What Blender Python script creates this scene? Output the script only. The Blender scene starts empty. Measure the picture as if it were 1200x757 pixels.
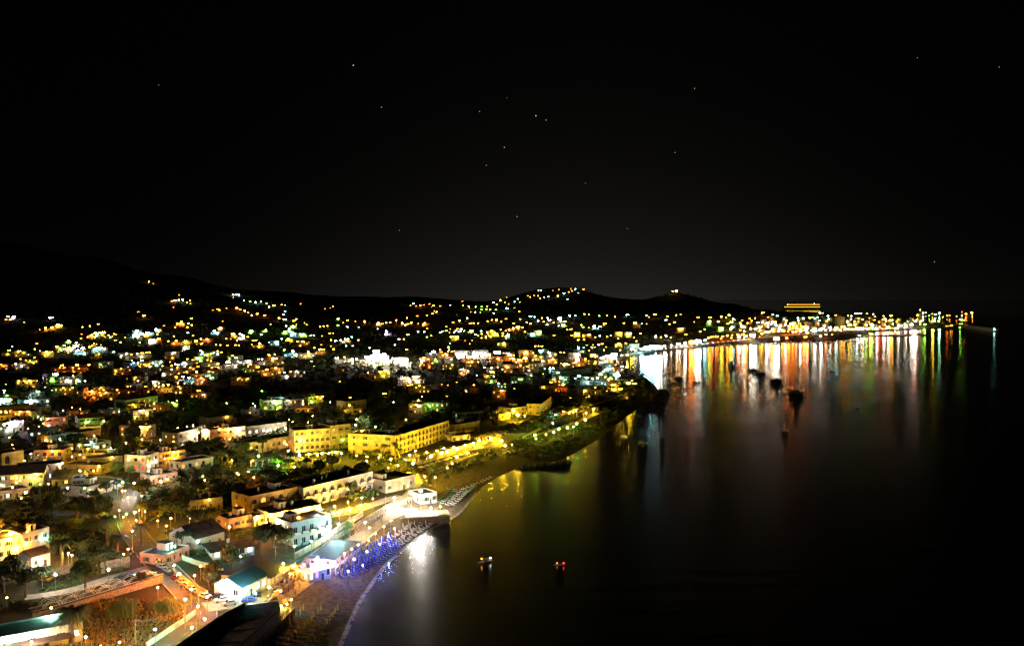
import bpy, math, random
import numpy as np
from mathutils import Vector, Matrix

R = math.radians
rng = random.Random(11)
scene = bpy.context.scene
COL = scene.collection

# ------------------------------------------------------------------ camera model
# coordinates of the photograph (1200 x 757) are turned into points of the real place
PW, PH, FPX = 1200.0, 757.0, 1000.0
CAM_Z = 85.0
HORIZON = 350.0
PITCH = math.atan((PH / 2 - HORIZON) / FPX)
CP, SP = math.cos(PITCH), math.sin(PITCH)


def ray(px, py):
    x = (px - PW / 2) / FPX
    v = (PH / 2 - py) / FPX
    return (x, CP + v * SP, -SP + v * CP)


def proj(p):
    X, Y, Z = p[0], p[1], p[2] - CAM_Z
    dep = Y * CP - Z * SP
    up = Y * SP + Z * CP
    return (PW / 2 + FPX * X / dep, PH / 2 - FPX * up / dep, dep)


def plane(px, py, z=0.0):
    d = ray(px, py)
    t = (z - CAM_Z) / d[2]
    return Vector((d[0] * t, d[1] * t, z))


# ------------------------------------------------------------------ coast and terrain
COAST_PX = [(397, 757), (420, 705), (450, 662), (475, 640), (503, 620), (532, 606), (541, 598), (552, 584), (566, 570),
            (584, 558), (602, 551), (622, 546), (645, 541), (670, 533), (700, 516), (725, 496), (745, 480), (768, 466),
            (774, 460), (768, 452), (758, 443), (742, 436), (733, 430), (729, 424), (738, 418.5), (760, 413.5),
            (790, 410), (830, 406.5), (880, 403), (930, 401), (985, 399.5), (1010, 395), (1030, 388.5), (1065, 386.5), (1100, 385.5),
            (1122, 384), (1141, 383)]
coast = [plane(x, y) for x, y in COAST_PX]
coast = [(p.x, p.y) for p in coast]
coast = [(150, -400), (140, -60), (100, 60), (40, 130), (-20, 175)] + coast + \
        [(1430, 2620), (1380, 2900), (1150, 3200), (1000, 3500), (1050, 3900), (1250, 4300), (1200, 5000), (700, 6400),
         (-1500, 9000), (-9000, 9000), (-9000, -400)]
CST = np.array(coast, float)
CA = CST
CB = np.roll(CST, -1, axis=0)


def coast_dist(X, Y):
    """signed distance to the shore, positive inland"""
    X = np.asarray(X, float).ravel()
    Y = np.asarray(Y, float).ravel()
    if X.size == 1:
        x, y = float(X[0]), float(Y[0])
        D = CB - CA; q = np.array([x, y]) - CA
        t = np.minimum(np.maximum((q * D).sum(1) / (D * D).sum(1), 0), 1)
        e = q - D * t[:, None]
        d = math.sqrt((e * e).sum(1).min())
        cr = ((CA[:, 1] > y) != (CB[:, 1] > y))
        xi = D[cr, 0] * (y - CA[cr, 1]) / D[cr, 1] + CA[cr, 0]
        ins = int((x < xi).sum()) % 2
        return np.array([d if ins else -d])
    best = np.full(X.shape, 1e18)
    inside = np.zeros(X.shape, bool)
    for (ax, ay), (bx, by) in zip(CA, CB):
        dx, dy = bx - ax, by - ay
        t = np.clip(((X - ax) * dx + (Y - ay) * dy) / (dx * dx + dy * dy), 0, 1)
        d2 = (X - ax - t * dx) ** 2 + (Y - ay - t * dy) ** 2
        best = np.minimum(best, d2)
        if ay != by:
            c = ((ay > Y) != (by > Y)) & (X < (bx - ax) * (Y - ay) / (by - ay) + ax)
            inside ^= c
    d = np.sqrt(best)
    return np.where(inside, d, -d)


TROW = np.array([150, 450, 700, 1000, 1400, 1900, 2200, 2500, 3200, 4200, 5500, 7500], float)
TCOL = np.array([-600, 0, 100, 200, 300, 400, 480, 560, 650, 740, 793, 850, 950, 1100, 1300, 1800], float)
# wanted picture row of the ground at each (column, distance); None = flat at 6 m
def _z(py, Y): return CAM_Z + (HORIZON - py) / 1000.0 * Y
_T = {
    -600: [6, 9, 14, 22, 40, 80, 110, 150, 260, 380, 420, 300],
    0:    [6, 9, 12, 14, 16, 30, 46, _z(357, 2500), _z(325, 3200), _z(289, 4200), _z(284, 5500), 200],
    100:  [6, 9, 12, 13, 15, 27, 42, _z(359, 2500), _z(333, 3200), _z(305, 4200), _z(302, 5500), 200],
    200:  [6, 8, 11, 12, 15, 25, 37, _z(362, 2500), _z(345, 3200), _z(327, 4200), _z(324, 5500), 180],
    300:  [6, 8, 10, 12, 14, 22, 31, _z(366, 2500), _z(353, 3200), _z(343, 4200), _z(343, 5500), 150],
    400:  [6, 8, 10, 11, 13, 18, 24, _z(374, 2500), _z(366, 3200), _z(359, 4200), _z(356, 5500), 100],
    480:  [6, 8, 10, 10, 12, 17, 22, _z(375, 2500), _z(368, 3200), _z(353, 4200), _z(349, 5500), 90],
    560:  [6, 8, 9, 10, 12, 17, 23, _z(372, 2500), _z(359, 3200), _z(355, 4200), _z(357, 5500), 60],
    650:  [6, 7, 8, 9, 12, 17, 21, _z(374, 2500), _z(354, 3200), _z(338, 4200), _z(342, 5500), 60],
    740:  [6, 7, 8, 9, 11, 16, 20, _z(378, 2500), _z(369, 3200), _z(351, 4200), _z(354, 5500), 50],
    793:  [6, 7, 8, 8, 10, 16, 25, 46, 50, _z(343, 4200), _z(356, 5500), 50],
    850:  [6, 7, 8, 8, 9, 16, 30, 44, 52, 52, 50, 50],
    950:  [6, 7, 8, 8, 9, 13, 30, 42, 42, 30, 20, 20],
    1100: [6, 7, 8, 8, 9, 11, 17, 28, 26, 20, 10, 10],
    1300: [6, 6, 6, 6, 6, 8, 14, 18, 18, 10, 10, 10],
    1800: [6, 6, 6, 6, 6, 8, 10, 10, 10, 10, 10, 10],
}
TZ = np.array([_T[int(c)] for c in TCOL], float)       # [col][row]
_lr = np.log(TROW)


def _ss(x, a, b):
    t = np.clip((x - a) / (b - a), 0, 1)
    return t * t * (3 - 2 * t)


def beach_w(Y):
    return 21 + 17 * _ss(Y, 365, 420) * (1 - _ss(Y, 560, 680))


def hgt(X, Y, cd=None):
    X = np.asarray(X, float).ravel()
    Y = np.asarray(Y, float).ravel()
    if cd is None:
        cd = coast_dist(X, Y)
    Ys = np.maximum(Y, 60)
    px = 600 + 1000 * X / Ys
    ci = np.clip(np.interp(px, TCOL, np.arange(len(TCOL))), 0, len(TCOL) - 1.001)
    ri = np.clip(np.interp(np.log(Ys), _lr, np.arange(len(TROW))), 0, len(TROW) - 1.001)
    c0 = ci.astype(int); r0 = ri.astype(int)
    u = ci - c0; v = ri - r0
    u = u * u * (3 - 2 * u)
    z = (TZ[c0, r0] * (1 - u) + TZ[c0 + 1, r0] * u) * (1 - v) + (TZ[c0, r0 + 1] * (1 - u) + TZ[c0 + 1, r0 + 1] * u) * v
    # rolling relief on the far slopes
    z = z + np.clip((Y - 1500) / 2500, 0, 1) * (9 * np.sin(X / 171 + Y / 260) * np.sin(Y / 133 - X / 310) + 3 * np.sin(X / 47 + 1) * np.sin(Y / 59))
    # shore profile: wet sand, beach, then the built level behind the sea wall
    bw = beach_w(Y)
    k2 = (bw - 21) / 17
    beach = np.clip(cd, 0, 99) / bw * 2.0
    rise = np.clip((cd - bw) / (1.2 + 3.5 * k2), 0, 1)
    lim = 2.0 + rise * (2.3 + 2.6 * k2) + np.maximum(cd - bw - 1.2, 0) * np.where(Y > 3400, 0.7, np.where(Y > 1200, 0.095, 0.05))
    hl = np.where(cd < bw, beach, np.minimum(z, lim))
    hl = np.where(cd < 0, np.maximum(cd * 0.12, -9), hl)
    r = np.hypot(X, Y)
    cliff = 83.3 - 0.64 * r
    return np.maximum(hl, cliff)


def ground(x, y):
    return float(hgt([x], [y])[0])


_TS = np.geomspace(150, 6500, 1400)


def G(px, py, up=0.0):
    """point of the place seen at a picture position: first meeting of the sight line with the ground (raised by up)"""
    d = ray(px, py)
    t = _TS / d[1]
    X, Y, Z = d[0] * t, d[1] * t, CAM_Z + d[2] * t
    g = hgt(X, Y)
    diff = Z - (np.maximum(g, 0.0) + up)
    idx = np.nonzero(diff <= 0)[0]
    if len(idx) and idx[0] > 0:
        i = idx[0]
        a, b = diff[i - 1], diff[i]
        f = a / (a - b)
        tt = t[i - 1] + (t[i] - t[i - 1]) * f
    else:
        m = (Y > 1500) & (g > 1)
        if not m.any():
            m = Y > 0
        j = np.argmin(np.where(m, diff, 1e9))
        tt = t[j]
    x, y = d[0] * tt, d[1] * tt
    return Vector((x, y, max(ground(x, y), 0.0)))


# ------------------------------------------------------------------ materials
MATS = {}


def nodes_of(name):
    m = bpy.data.materials.new(name)
    m.use_nodes = True
    nt = m.node_tree
    nt.nodes.clear()
    out = nt.nodes.new('ShaderNodeOutputMaterial')
    return m, nt, out


def mat(name, col, rough=0.8, var=0.25, scale=1.2, metal=0.0, bump=0.0, col2=None, rnd=0.0, spec=None, coord='Object', trans=0.0):
    """procedural surface: base colour broken up by two noises, optional per-object variation"""
    if name in MATS:
        return MATS[name]
    m, nt, out = nodes_of(name)
    N, L = nt.nodes, nt.links
    b = N.new('ShaderNodeBsdfPrincipled')
    L.new(b.outputs[0], out.inputs[0])
    tc = N.new('ShaderNodeTexCoord')
    n1 = N.new('ShaderNodeTexNoise'); n1.inputs['Scale'].default_value = scale; n1.inputs['Detail'].default_value = 5
    L.new(tc.outputs[coord], n1.inputs['Vector'])
    c2 = col2 or tuple(c * (1 - var) for c in col)
    c1 = tuple(min(1, c * (1 + var * 0.4)) for c in col)
    rp = N.new('ShaderNodeValToRGB')
    rp.color_ramp.elements[0].position = 0.35; rp.color_ramp.elements[0].color = (*c2, 1)
    rp.color_ramp.elements[1].position = 0.62; rp.color_ramp.elements[1].color = (*c1, 1)
    L.new(n1.outputs['Fac'], rp.inputs[0])
    src = rp.outputs[0]
    if rnd:
        oi = N.new('ShaderNodeObjectInfo')
        mr = N.new('ShaderNodeMapRange'); mr.inputs[3].default_value = 1 - rnd; mr.inputs[4].default_value = 1 + rnd
        L.new(oi.outputs['Random'], mr.inputs[0])
        hs = N.new('ShaderNodeHueSaturation')
        L.new(mr.outputs[0], hs.inputs['Value']); L.new(src, hs.inputs['Color'])
        src = hs.outputs[0]
    L.new(src, b.inputs['Base Color'])
    b.inputs['Roughness'].default_value = rough
    b.inputs['Metallic'].default_value = metal
    if spec is not None:
        b.inputs['Specular IOR Level'].default_value = spec
    if bump:
        n2 = N.new('ShaderNodeTexNoise'); n2.inputs['Scale'].default_value = scale * 6; n2.inputs['Detail'].default_value = 4
        L.new(tc.outputs[coord], n2.inputs['Vector'])
        bp = N.new('ShaderNodeBump'); bp.inputs['Strength'].default_value = bump; bp.inputs['Distance'].default_value = 0.1
        L.new(n2.outputs['Fac'], bp.inputs['Height']); L.new(bp.outputs[0], b.inputs['Normal'])
    if trans:
        b.inputs['Transmission Weight'].default_value = trans
    MATS[name] = m
    return m


LAMP_COL = {
    'w': (1, .90, .74), 'a': (1, .38, .035), 'y': (1, .64, .03), 'g': (.38, 1, .08), 'c': (.36, .95, 1), 'b': (.12, .22, 1),
    'o': (1, .20, .015), 'r': (1, .03, .02), 'v': (.62, .5, 1), 't': (.45, 1, .78),
}
COL_WORD = {'w': 'white', 'a': 'amber', 'y': 'yellow', 'g': 'green', 'c': 'cyan', 'b': 'blue', 'o': 'orange', 'r': 'red', 'v': 'violet', 't': 'pale teal'}


def emit(name, col, L_, sampling=True):
    key = 'emit_%s_%.3g_%d' % (name, L_, sampling)
    if key in MATS:
        return MATS[key]
    m, nt, out = nodes_of(key)
    e = nt.nodes.new('ShaderNodeEmission')
    e.inputs[0].default_value = (*col, 1)
    e.inputs[1].default_value = L_
    nt.links.new(e.outputs[0], out.inputs[0])
    m.cycles.emission_sampling = 'FRONT' if sampling else 'NONE'
    MATS[key] = m
    return m


# ------------------------------------------------------------------ mesh builder
class MB:
    def __init__(self):
        self.v = []; self.f = []; self.m = []; self.mats = []

    def mi(self, material):
        if material not in self.mats:
            self.mats.append(material)
        return self.mats.index(material)

    def add(self, vs, fs, material):
        k = len(self.v); i = self.mi(material)
        self.v.extend(tuple(p) for p in vs)
        for f in fs:
            self.f.append(tuple(k + q for q in f)); self.m.append(i)

    def quad(self, a, b, c, d, material):
        self.add([a, b, c, d], [(0, 1, 2, 3)], material)

    def box(self, x0, x1, y0, y1, z0, z1, material, M=None):
        vs = [(x0, y0, z0), (x1, y0, z0), (x1, y1, z0), (x0, y1, z0), (x0, y0, z1), (x1, y0, z1), (x1, y1, z1), (x0, y1, z1)]
        if M is not None:
            vs = [tuple(M @ Vector(p)) for p in vs]
        self.add(vs, [(3, 2, 1, 0), (4, 5, 6, 7), (0, 1, 5, 4), (1, 2, 6, 5), (2, 3, 7, 6), (3, 0, 4, 7)], material)

    def tube(self, pts, rad, material, n=6, cap=True):
        pts = [Vector(p) for p in pts]
        if not hasattr(rad, '__len__'):
            rad = [rad] * len(pts)
        rings = []
        for i, p in enumerate(pts):
            t = (pts[min(i + 1, len(pts) - 1)] - pts[max(i - 1, 0)])
            if t.length < 1e-9: t = Vector((0, 0, 1))
            t.normalize()
            a = Vector((1, 0, 0)) if abs(t.x) < 0.8 else Vector((0, 1, 0))
            u = t.cross(a).normalized(); w = t.cross(u)
            rings.append([tuple(p + (u * math.cos(2 * math.pi * j / n) + w * math.sin(2 * math.pi * j / n)) * rad[i]) for j in range(n)])
        vs = [q for r_ in rings for q in r_]
        fs = []
        for i in range(len(pts) - 1):
            for j in range(n):
                k = (j + 1) % n
                fs.append((i * n + j, i * n + k, (i + 1) * n + k, (i + 1) * n + j))
        if cap:
            fs.append(tuple(range(n - 1, -1, -1)))
            fs.append(tuple((len(pts) - 1) * n + j for j in range(n)))
        self.add(vs, fs, material)

    def sphere(self, c, r, material, nu=8, nv=5, sz=1.0):
        vs = [(c[0], c[1], c[2] - r * sz)]
        for i in range(1, nv):
            ph = -math.pi / 2 + math.pi * i / nv
            for j in range(nu):
                th = 2 * math.pi * j / nu
                vs.append((c[0] + r * math.cos(ph) * math.cos(th), c[1] + r * math.cos(ph) * math.sin(th), c[2] + r * sz * math.sin(ph)))
        vs.append((c[0], c[1], c[2] + r * sz))
        fs = []
        for j in range(nu):
            fs.append((0, 1 + (j + 1) % nu, 1 + j))
        for i in range(nv - 2):
            for j in range(nu):
                a = 1 + i * nu + j; b = 1 + i * nu + (j + 1) % nu
                fs.append((a, b, b + nu, a + nu))
        k = 1 + (nv - 2) * nu
        for j in range(nu):
            fs.append((k + j, k + (j + 1) % nu, len(vs) - 1))
        self.add(vs, fs, material)

    def prism(self, poly, z0, z1, material):
        """extrude a ground polygon (counter-clockwise)"""
        n = len(poly)
        vs = [(p[0], p[1], z0) for p in poly] + [(p[0], p[1], z1) for p in poly]
        fs = [tuple(range(n - 1, -1, -1)), tuple(range(n, 2 * n))] + [(i, (i + 1) % n, n + (i + 1) % n, n + i) for i in range(n)]
        self.add(vs, fs, material)

    def mesh(self, name, smooth=False):
        me = bpy.data.meshes.new(name)
        me.from_pydata(self.v, [], self.f)
        for q in self.mats: me.materials.append(q)
        me.polygons.foreach_set('material_index', self.m)
        if smooth:
            me.polygons.foreach_set('use_smooth', [True] * len(self.f))
        me.update()
        return me

    def obj(self, name, parent=None, smooth=False, **props):
        return link(name, self.mesh(name, smooth), parent, **props)


def link(name, data, parent=None, loc=None, rotz=None, scale=None, **props):
    o = bpy.data.objects.new(name, data)
    COL.objects.link(o)
    if parent is not None: o.parent = parent
    if loc is not None: o.location = loc
    if rotz is not None: o.rotation_euler = (0, 0, rotz)
    if scale is not None: o.scale = scale if hasattr(scale, '__len__') else (scale,) * 3
    for k, v in props.items():
        if v is not None: o[k] = v
    return o


def thing(name, loc, rotz=0.0, label=None, category=None, group=None):
    return link(name, None, None, loc, rotz, label=label, category=category, group=group)


def copy_tree(o, parent=None, **props):
    c = o.copy(); COL.objects.link(c)
    if parent is not None: c.parent = parent
    for k, v in props.items():
        if v is not None: c[k] = v
    for ch in list(o.children):
        copy_tree(ch, c)
    return c


# ------------------------------------------------------------------ labels from landmarks
LANDMARKS = [
    ('arched trellis walkway', 110, 690), ('amber villa with two chimneys', 30, 640), ('white street lamp above the parked cars', 155, 622),
    ('gabled seafront kiosk', 290, 690), ('arcaded ochre hotel', 385, 578), ('three-storey yellow hotel', 465, 512), ('pier building', 515, 588),
    ('seafront garden terrace', 655, 500), ('blazing sports ground floodlights', 442, 416), ('left hillside floodlight mast', 239, 381),
    ('long white floodlit hall', 567, 414), ('bright village floodlight', 657, 373), ('first harbour floodlights', 765, 408),
    ('yellow round castle tower', 984, 371), ('orange-lit church on the point', 1138, 366), ('red harbour beacon', 1072, 395),
    ('villa with the red window', 165, 545), ('layered conifer at the left edge', 30, 592), ('green-lit garden of the left plain', 83, 447),
    ('uppermost hilltop hamlet', 640, 345), ('white car park lights below the slope', 166, 389), ('long low arcaded house', 315, 522),
    ('bell tower above the harbour', 1078, 366), ('lonely headland lamp', 793, 340), ('orange hill road', 500, 358),
    ('long pale green roofed school', 672, 437), ('boxy house of the first bay', 745, 403), ('dark pine grove', 455, 465),
    ('white cross-lit square', 815, 400), ('hillside chain of amber lamps', 290, 362), ('bay-window apartment row', 195, 448),
]
ORD = ['first', 'second', 'third', 'fourth', 'fifth', 'sixth', 'seventh', 'eighth', 'ninth', 'tenth', 'eleventh', 'twelfth', 'thirteenth',
       'fourteenth', 'fifteenth', 'sixteenth', 'seventeenth', 'eighteenth', 'nineteenth', 'twentieth', 'twenty-first', 'twenty-second',
       'twenty-third', 'twenty-fourth', 'twenty-fifth', 'twenty-sixth', 'twenty-seventh', 'twenty-eighth', 'twenty-ninth', 'thirtieth']
AUTO = []      # (object, descriptor, px, py) labelled at the end


def auto_label(o, desc, px, py):
    AUTO.append((o, desc, px, py))


def finish_labels():
    by = {}
    for o, desc, px, py in AUTO:
        lm = min(LANDMARKS, key=lambda l: (l[1] - px) ** 2 + ((l[2] - py) * 2) ** 2)
        dx, dy = px - lm[1], (py - lm[2]) * 2
        if abs(dx) >= abs(dy): side = 'leftward' if dx < 0 else 'rightward'
        else: side = 'upward' if dy < 0 else 'downward'
        by.setdefault((desc, lm[0], side), []).append((math.hypot(dx, dy), o.name, o))
    for (desc, lm, side), L_ in by.items():
        L_.sort(key=lambda t: t[:2])
        for i, (_, _, o) in enumerate(L_):
            if len(L_) == 1:
                o['label'] = '%s %s of the %s' % (desc, {'leftward': 'to the left', 'rightward': 'to the right', 'upward': 'just behind and above', 'downward': 'just in front'}[side], lm)
                if side == 'upward': o['label'] = '%s just behind the %s' % (desc, lm)
            else:
                o['label'] = '%s %s counting %s from the %s' % (ORD[i % 30], desc, side, lm)
# ------------------------------------------------------------------ render settings, camera, night sky
scene.render.engine = 'CYCLES'
scene.cycles.use_denoising = True
scene.cycles.denoiser = 'OPENIMAGEDENOISE'
scene.cycles.denoising_input_passes = 'RGB_ALBEDO_NORMAL'
scene.cycles.max_bounces = 4
scene.cycles.diffuse_bounces = 1
scene.cycles.glossy_bounces = 3
scene.cycles.transmission_bounces = 2
scene.cycles.volume_bounces = 0
scene.cycles.transparent_max_bounces = 4
scene.cycles.caustics_reflective = False
scene.cycles.caustics_refractive = False
scene.cycles.sample_clamp_indirect = 6
scene.cycles.use_light_tree = True
scene.cycles.filter_width = 1.45
scene.view_settings.view_transform = 'Standard'
scene.view_settings.look = 'None'
scene.view_settings.exposure = 0.0
scene.view_settings.gamma = 1.0
scene.render.resolution_x, scene.render.resolution_y = 1024, 645

cam = bpy.data.cameras.new('camera')
cam.sensor_width = 36; cam.lens = 36 * FPX / PW
cam.clip_start = 0.5; cam.clip_end = 80000
cam_o = link('camera', cam, loc=(0, 0, CAM_Z))
cam_o.rotation_euler = (math.pi / 2 - PITCH, 0, 0)
scene.camera = cam_o

world = bpy.data.worlds.new('World')
scene.world = world
world.use_nodes = True
wn, wl = world.node_tree.nodes, world.node_tree.links
wn.clear()
wo = wn.new('ShaderNodeOutputWorld')
bg = wn.new('ShaderNodeBackground')
wl.new(bg.outputs[0], wo.inputs[0])
# faint night remainder of the real sky model
sky = wn.new('ShaderNodeTexSky'); sky.sky_type = 'NISHITA'; sky.sun_disc = False
sky.sun_elevation = R(-6); sky.sun_rotation = R(200); sky.sun_intensity = 0.4
sky_s = wn.new('ShaderNodeMix'); sky_s.data_type = 'RGBA'; sky_s.blend_type = 'MULTIPLY'; sky_s.inputs[0].default_value = 1
wl.new(sky.outputs[0], sky_s.inputs[6]); sky_s.inputs[7].default_value = (0.02, 0.02, 0.02, 1)
# glow of the town in the lower air: falls off with height and away from the town's bearing
tc = wn.new('ShaderNodeTexCoord'); sep = wn.new('ShaderNodeSeparateXYZ')
wl.new(tc.outputs['Generated'], sep.inputs[0])


def wm(op, a, b=None, c=None):
    n = wn.new('ShaderNodeMath'); n.operation = op
    for i, q in enumerate((a, b, c)):
        if q is None: continue
        if isinstance(q, (int, float)): n.inputs[i].default_value = q
        else: wl.new(q, n.inputs[i])
    return n.outputs[0]


az = wm('ARCTAN2', sep.outputs[0], sep.outputs[1])
azd = wm('DIVIDE', wm('SUBTRACT', az, 0.08), 0.29)
azg = wm('EXPONENT', wm('MULTIPLY', wm('MULTIPLY', azd, azd), -1.0))
azg = wm('ADD', wm('MULTIPLY', azg, 0.94), 0.06)
elev = wm('MAXIMUM', sep.outputs[2], 0.0)
v1 = wm('EXPONENT', wm('MULTIPLY', elev, -9.0))
v2 = wm('EXPONENT', wm('MULTIPLY', elev, -30.0))
gl = wm('ADD', wm('MULTIPLY', v1, 0.0118), wm('MULTIPLY', v2, 0.0055))
gl = wm('MULTIPLY', gl, azg)
glc = wn.new('ShaderNodeMix'); glc.data_type = 'RGBA'; glc.blend_type = 'MULTIPLY'; glc.inputs[0].default_value = 1
glc.inputs[6].default_value = (1.0, 0.93, 0.80, 1)
cmb = wn.new('ShaderNodeCombineColor')
for i in range(3): wl.new(gl, cmb.inputs[i])
wl.new(cmb.outputs[0], glc.inputs[7])
addc = wn.new('ShaderNodeMix'); addc.data_type = 'RGBA'; addc.blend_type = 'ADD'; addc.inputs[0].default_value = 1
wl.new(sky_s.outputs[2], addc.inputs[6]); wl.new(glc.outputs[2], addc.inputs[7])
base = wn.new('ShaderNodeMix'); base.data_type = 'RGBA'; base.blend_type = 'ADD'; base.inputs[0].default_value = 1
wl.new(addc.outputs[2], base.inputs[6]); base.inputs[7].default_value = (0.0003, 0.00026, 0.00026, 1)
wl.new(base.outputs[2], bg.inputs[0])
bg.inputs[1].default_value = 1.0

# ------------------------------------------------------------------ terrain: one sheet reaching the horizon
def build_terrain():
    rr = np.concatenate([np.geomspace(3, 180, 60)[:-1], np.geomspace(180, 1000, 330)[:-1], np.geomspace(1000, 9000, 260)])
    aa = np.concatenate([np.linspace(-75, -34, 42)[:-1], np.linspace(-34, 34, 400), np.linspace(34, 75, 42)[1:]])
    A, Rr = np.meshgrid(np.radians(aa), rr)
    X = (Rr * np.sin(A)).ravel(); Y = (Rr * np.cos(A)).ravel()
    cd = coast_dist(X, Y)
    Z = hgt(X, Y, cd)
    # undergrowth relief away from the built shore
    n = len(aa)
    vs = np.stack([X, Y, Z], 1)
    idx = np.arange(len(rr) * n).reshape(len(rr), n)
    q = np.stack([idx[:-1, :-1], idx[:-1, 1:], idx[1:, 1:], idx[1:, :-1]], -1).reshape(-1, 4)
    keep = (cd[q] > -60).any(1)
    q = q[keep]
    me = bpy.data.meshes.new('ground')
    me.vertices.add(len(vs)); me.vertices.foreach_set('co', vs.ravel())
    me.loops.add(q.size); me.loops.foreach_set('vertex_index', q[:, ::-1].ravel())
    me.polygons.add(len(q)); me.polygons.foreach_set('loop_start', np.arange(0, q.size, 4)); me.polygons.foreach_set('loop_total', np.full(len(q), 4))
    me.polygons.foreach_set('use_smooth', np.ones(len(q), bool))
    at = me.attributes.new('shore', 'FLOAT', 'POINT'); at.data.foreach_set('value', (cd - beach_w(Y)).astype(np.float32))
    me.update(); me.validate()
    m, nt, out = nodes_of('earth')
    N, L = nt.nodes, nt.links
    b = N.new('ShaderNodeBsdfPrincipled'); b.inputs['Roughness'].default_value = 0.95; b.inputs['Specular IOR Level'].default_value = 0.15
    L.new(b.outputs[0], out.inputs[0])
    tc = N.new('ShaderNodeTexCoord')
    n1 = N.new('ShaderNodeTexNoise'); n1.inputs['Scale'].default_value = 0.06; n1.inputs['Detail'].default_value = 8
    n2 = N.new('ShaderNodeTexNoise'); n2.inputs['Scale'].default_value = 0.7; n2.inputs['Detail'].default_value = 6
    for k in (n1, n2): L.new(tc.outputs['Object'], k.inputs['Vector'])
    veg = N.new('ShaderNodeValToRGB')
    veg.color_ramp.elements[0].position = 0.4; veg.color_ramp.elements[0].color = (0.028, 0.035, 0.014, 1)
    veg.color_ramp.elements[1].position = 0.6; veg.color_ramp.elements[1].color = (0.085, 0.068, 0.036, 1)
    L.new(n1.outputs['Fac'], veg.inputs[0])
    sand = N.new('ShaderNodeValToRGB')
    sand.color_ramp.elements[0].position = 0.35; sand.color_ramp.elements[0].color = (0.08, 0.062, 0.042, 1)
    sand.color_ramp.elements[1].position = 0.65; sand.color_ramp.elements[1].color = (0.19, 0.15, 0.10, 1)
    L.new(n2.outputs['Fac'], sand.inputs[0])
    a = N.new('ShaderNodeAttribute'); a.attribute_name = 'shore'
    sp_ = N.new('ShaderNodeSeparateXYZ'); L.new(tc.outputs['Object'], sp_.inputs[0])
    far = N.new('ShaderNodeMapRange'); far.inputs[1].default_value = 395; far.inputs[2].default_value = 430
    L.new(sp_.outputs[1], far.inputs[0])
    rock = N.new('ShaderNodeMix'); rock.data_type = 'RGBA'
    L.new(far.outputs[0], rock.inputs[0]); L.new(sand.outputs[0], rock.inputs[6]); rock.inputs[7].default_value = (0.022, 0.020, 0.016, 1)
    mr = N.new('ShaderNodeMapRange'); mr.inputs[1].default_value = -2; mr.inputs[2].default_value = 3
    L.new(a.outputs['Fac'], mr.inputs[0])
    mx = N.new('ShaderNodeMix'); mx.data_type = 'RGBA'
    L.new(mr.outputs[0], mx.inputs[0]); L.new(rock.outputs[2], mx.inputs[6]); L.new(veg.outputs[0], mx.inputs[7])
    L.new(mx.outputs[2], b.inputs['Base Color'])
    bp = N.new('ShaderNodeBump'); bp.inputs['Strength'].default_value = 0.6; bp.inputs['Distance'].default_value = 0.5
    L.new(n2.outputs['Fac'], bp.inputs['Height']); L.new(bp.outputs[0], b.inputs['Normal'])
    me.materials.append(m)
    link('ground', me, kind='structure')


build_terrain()


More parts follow.
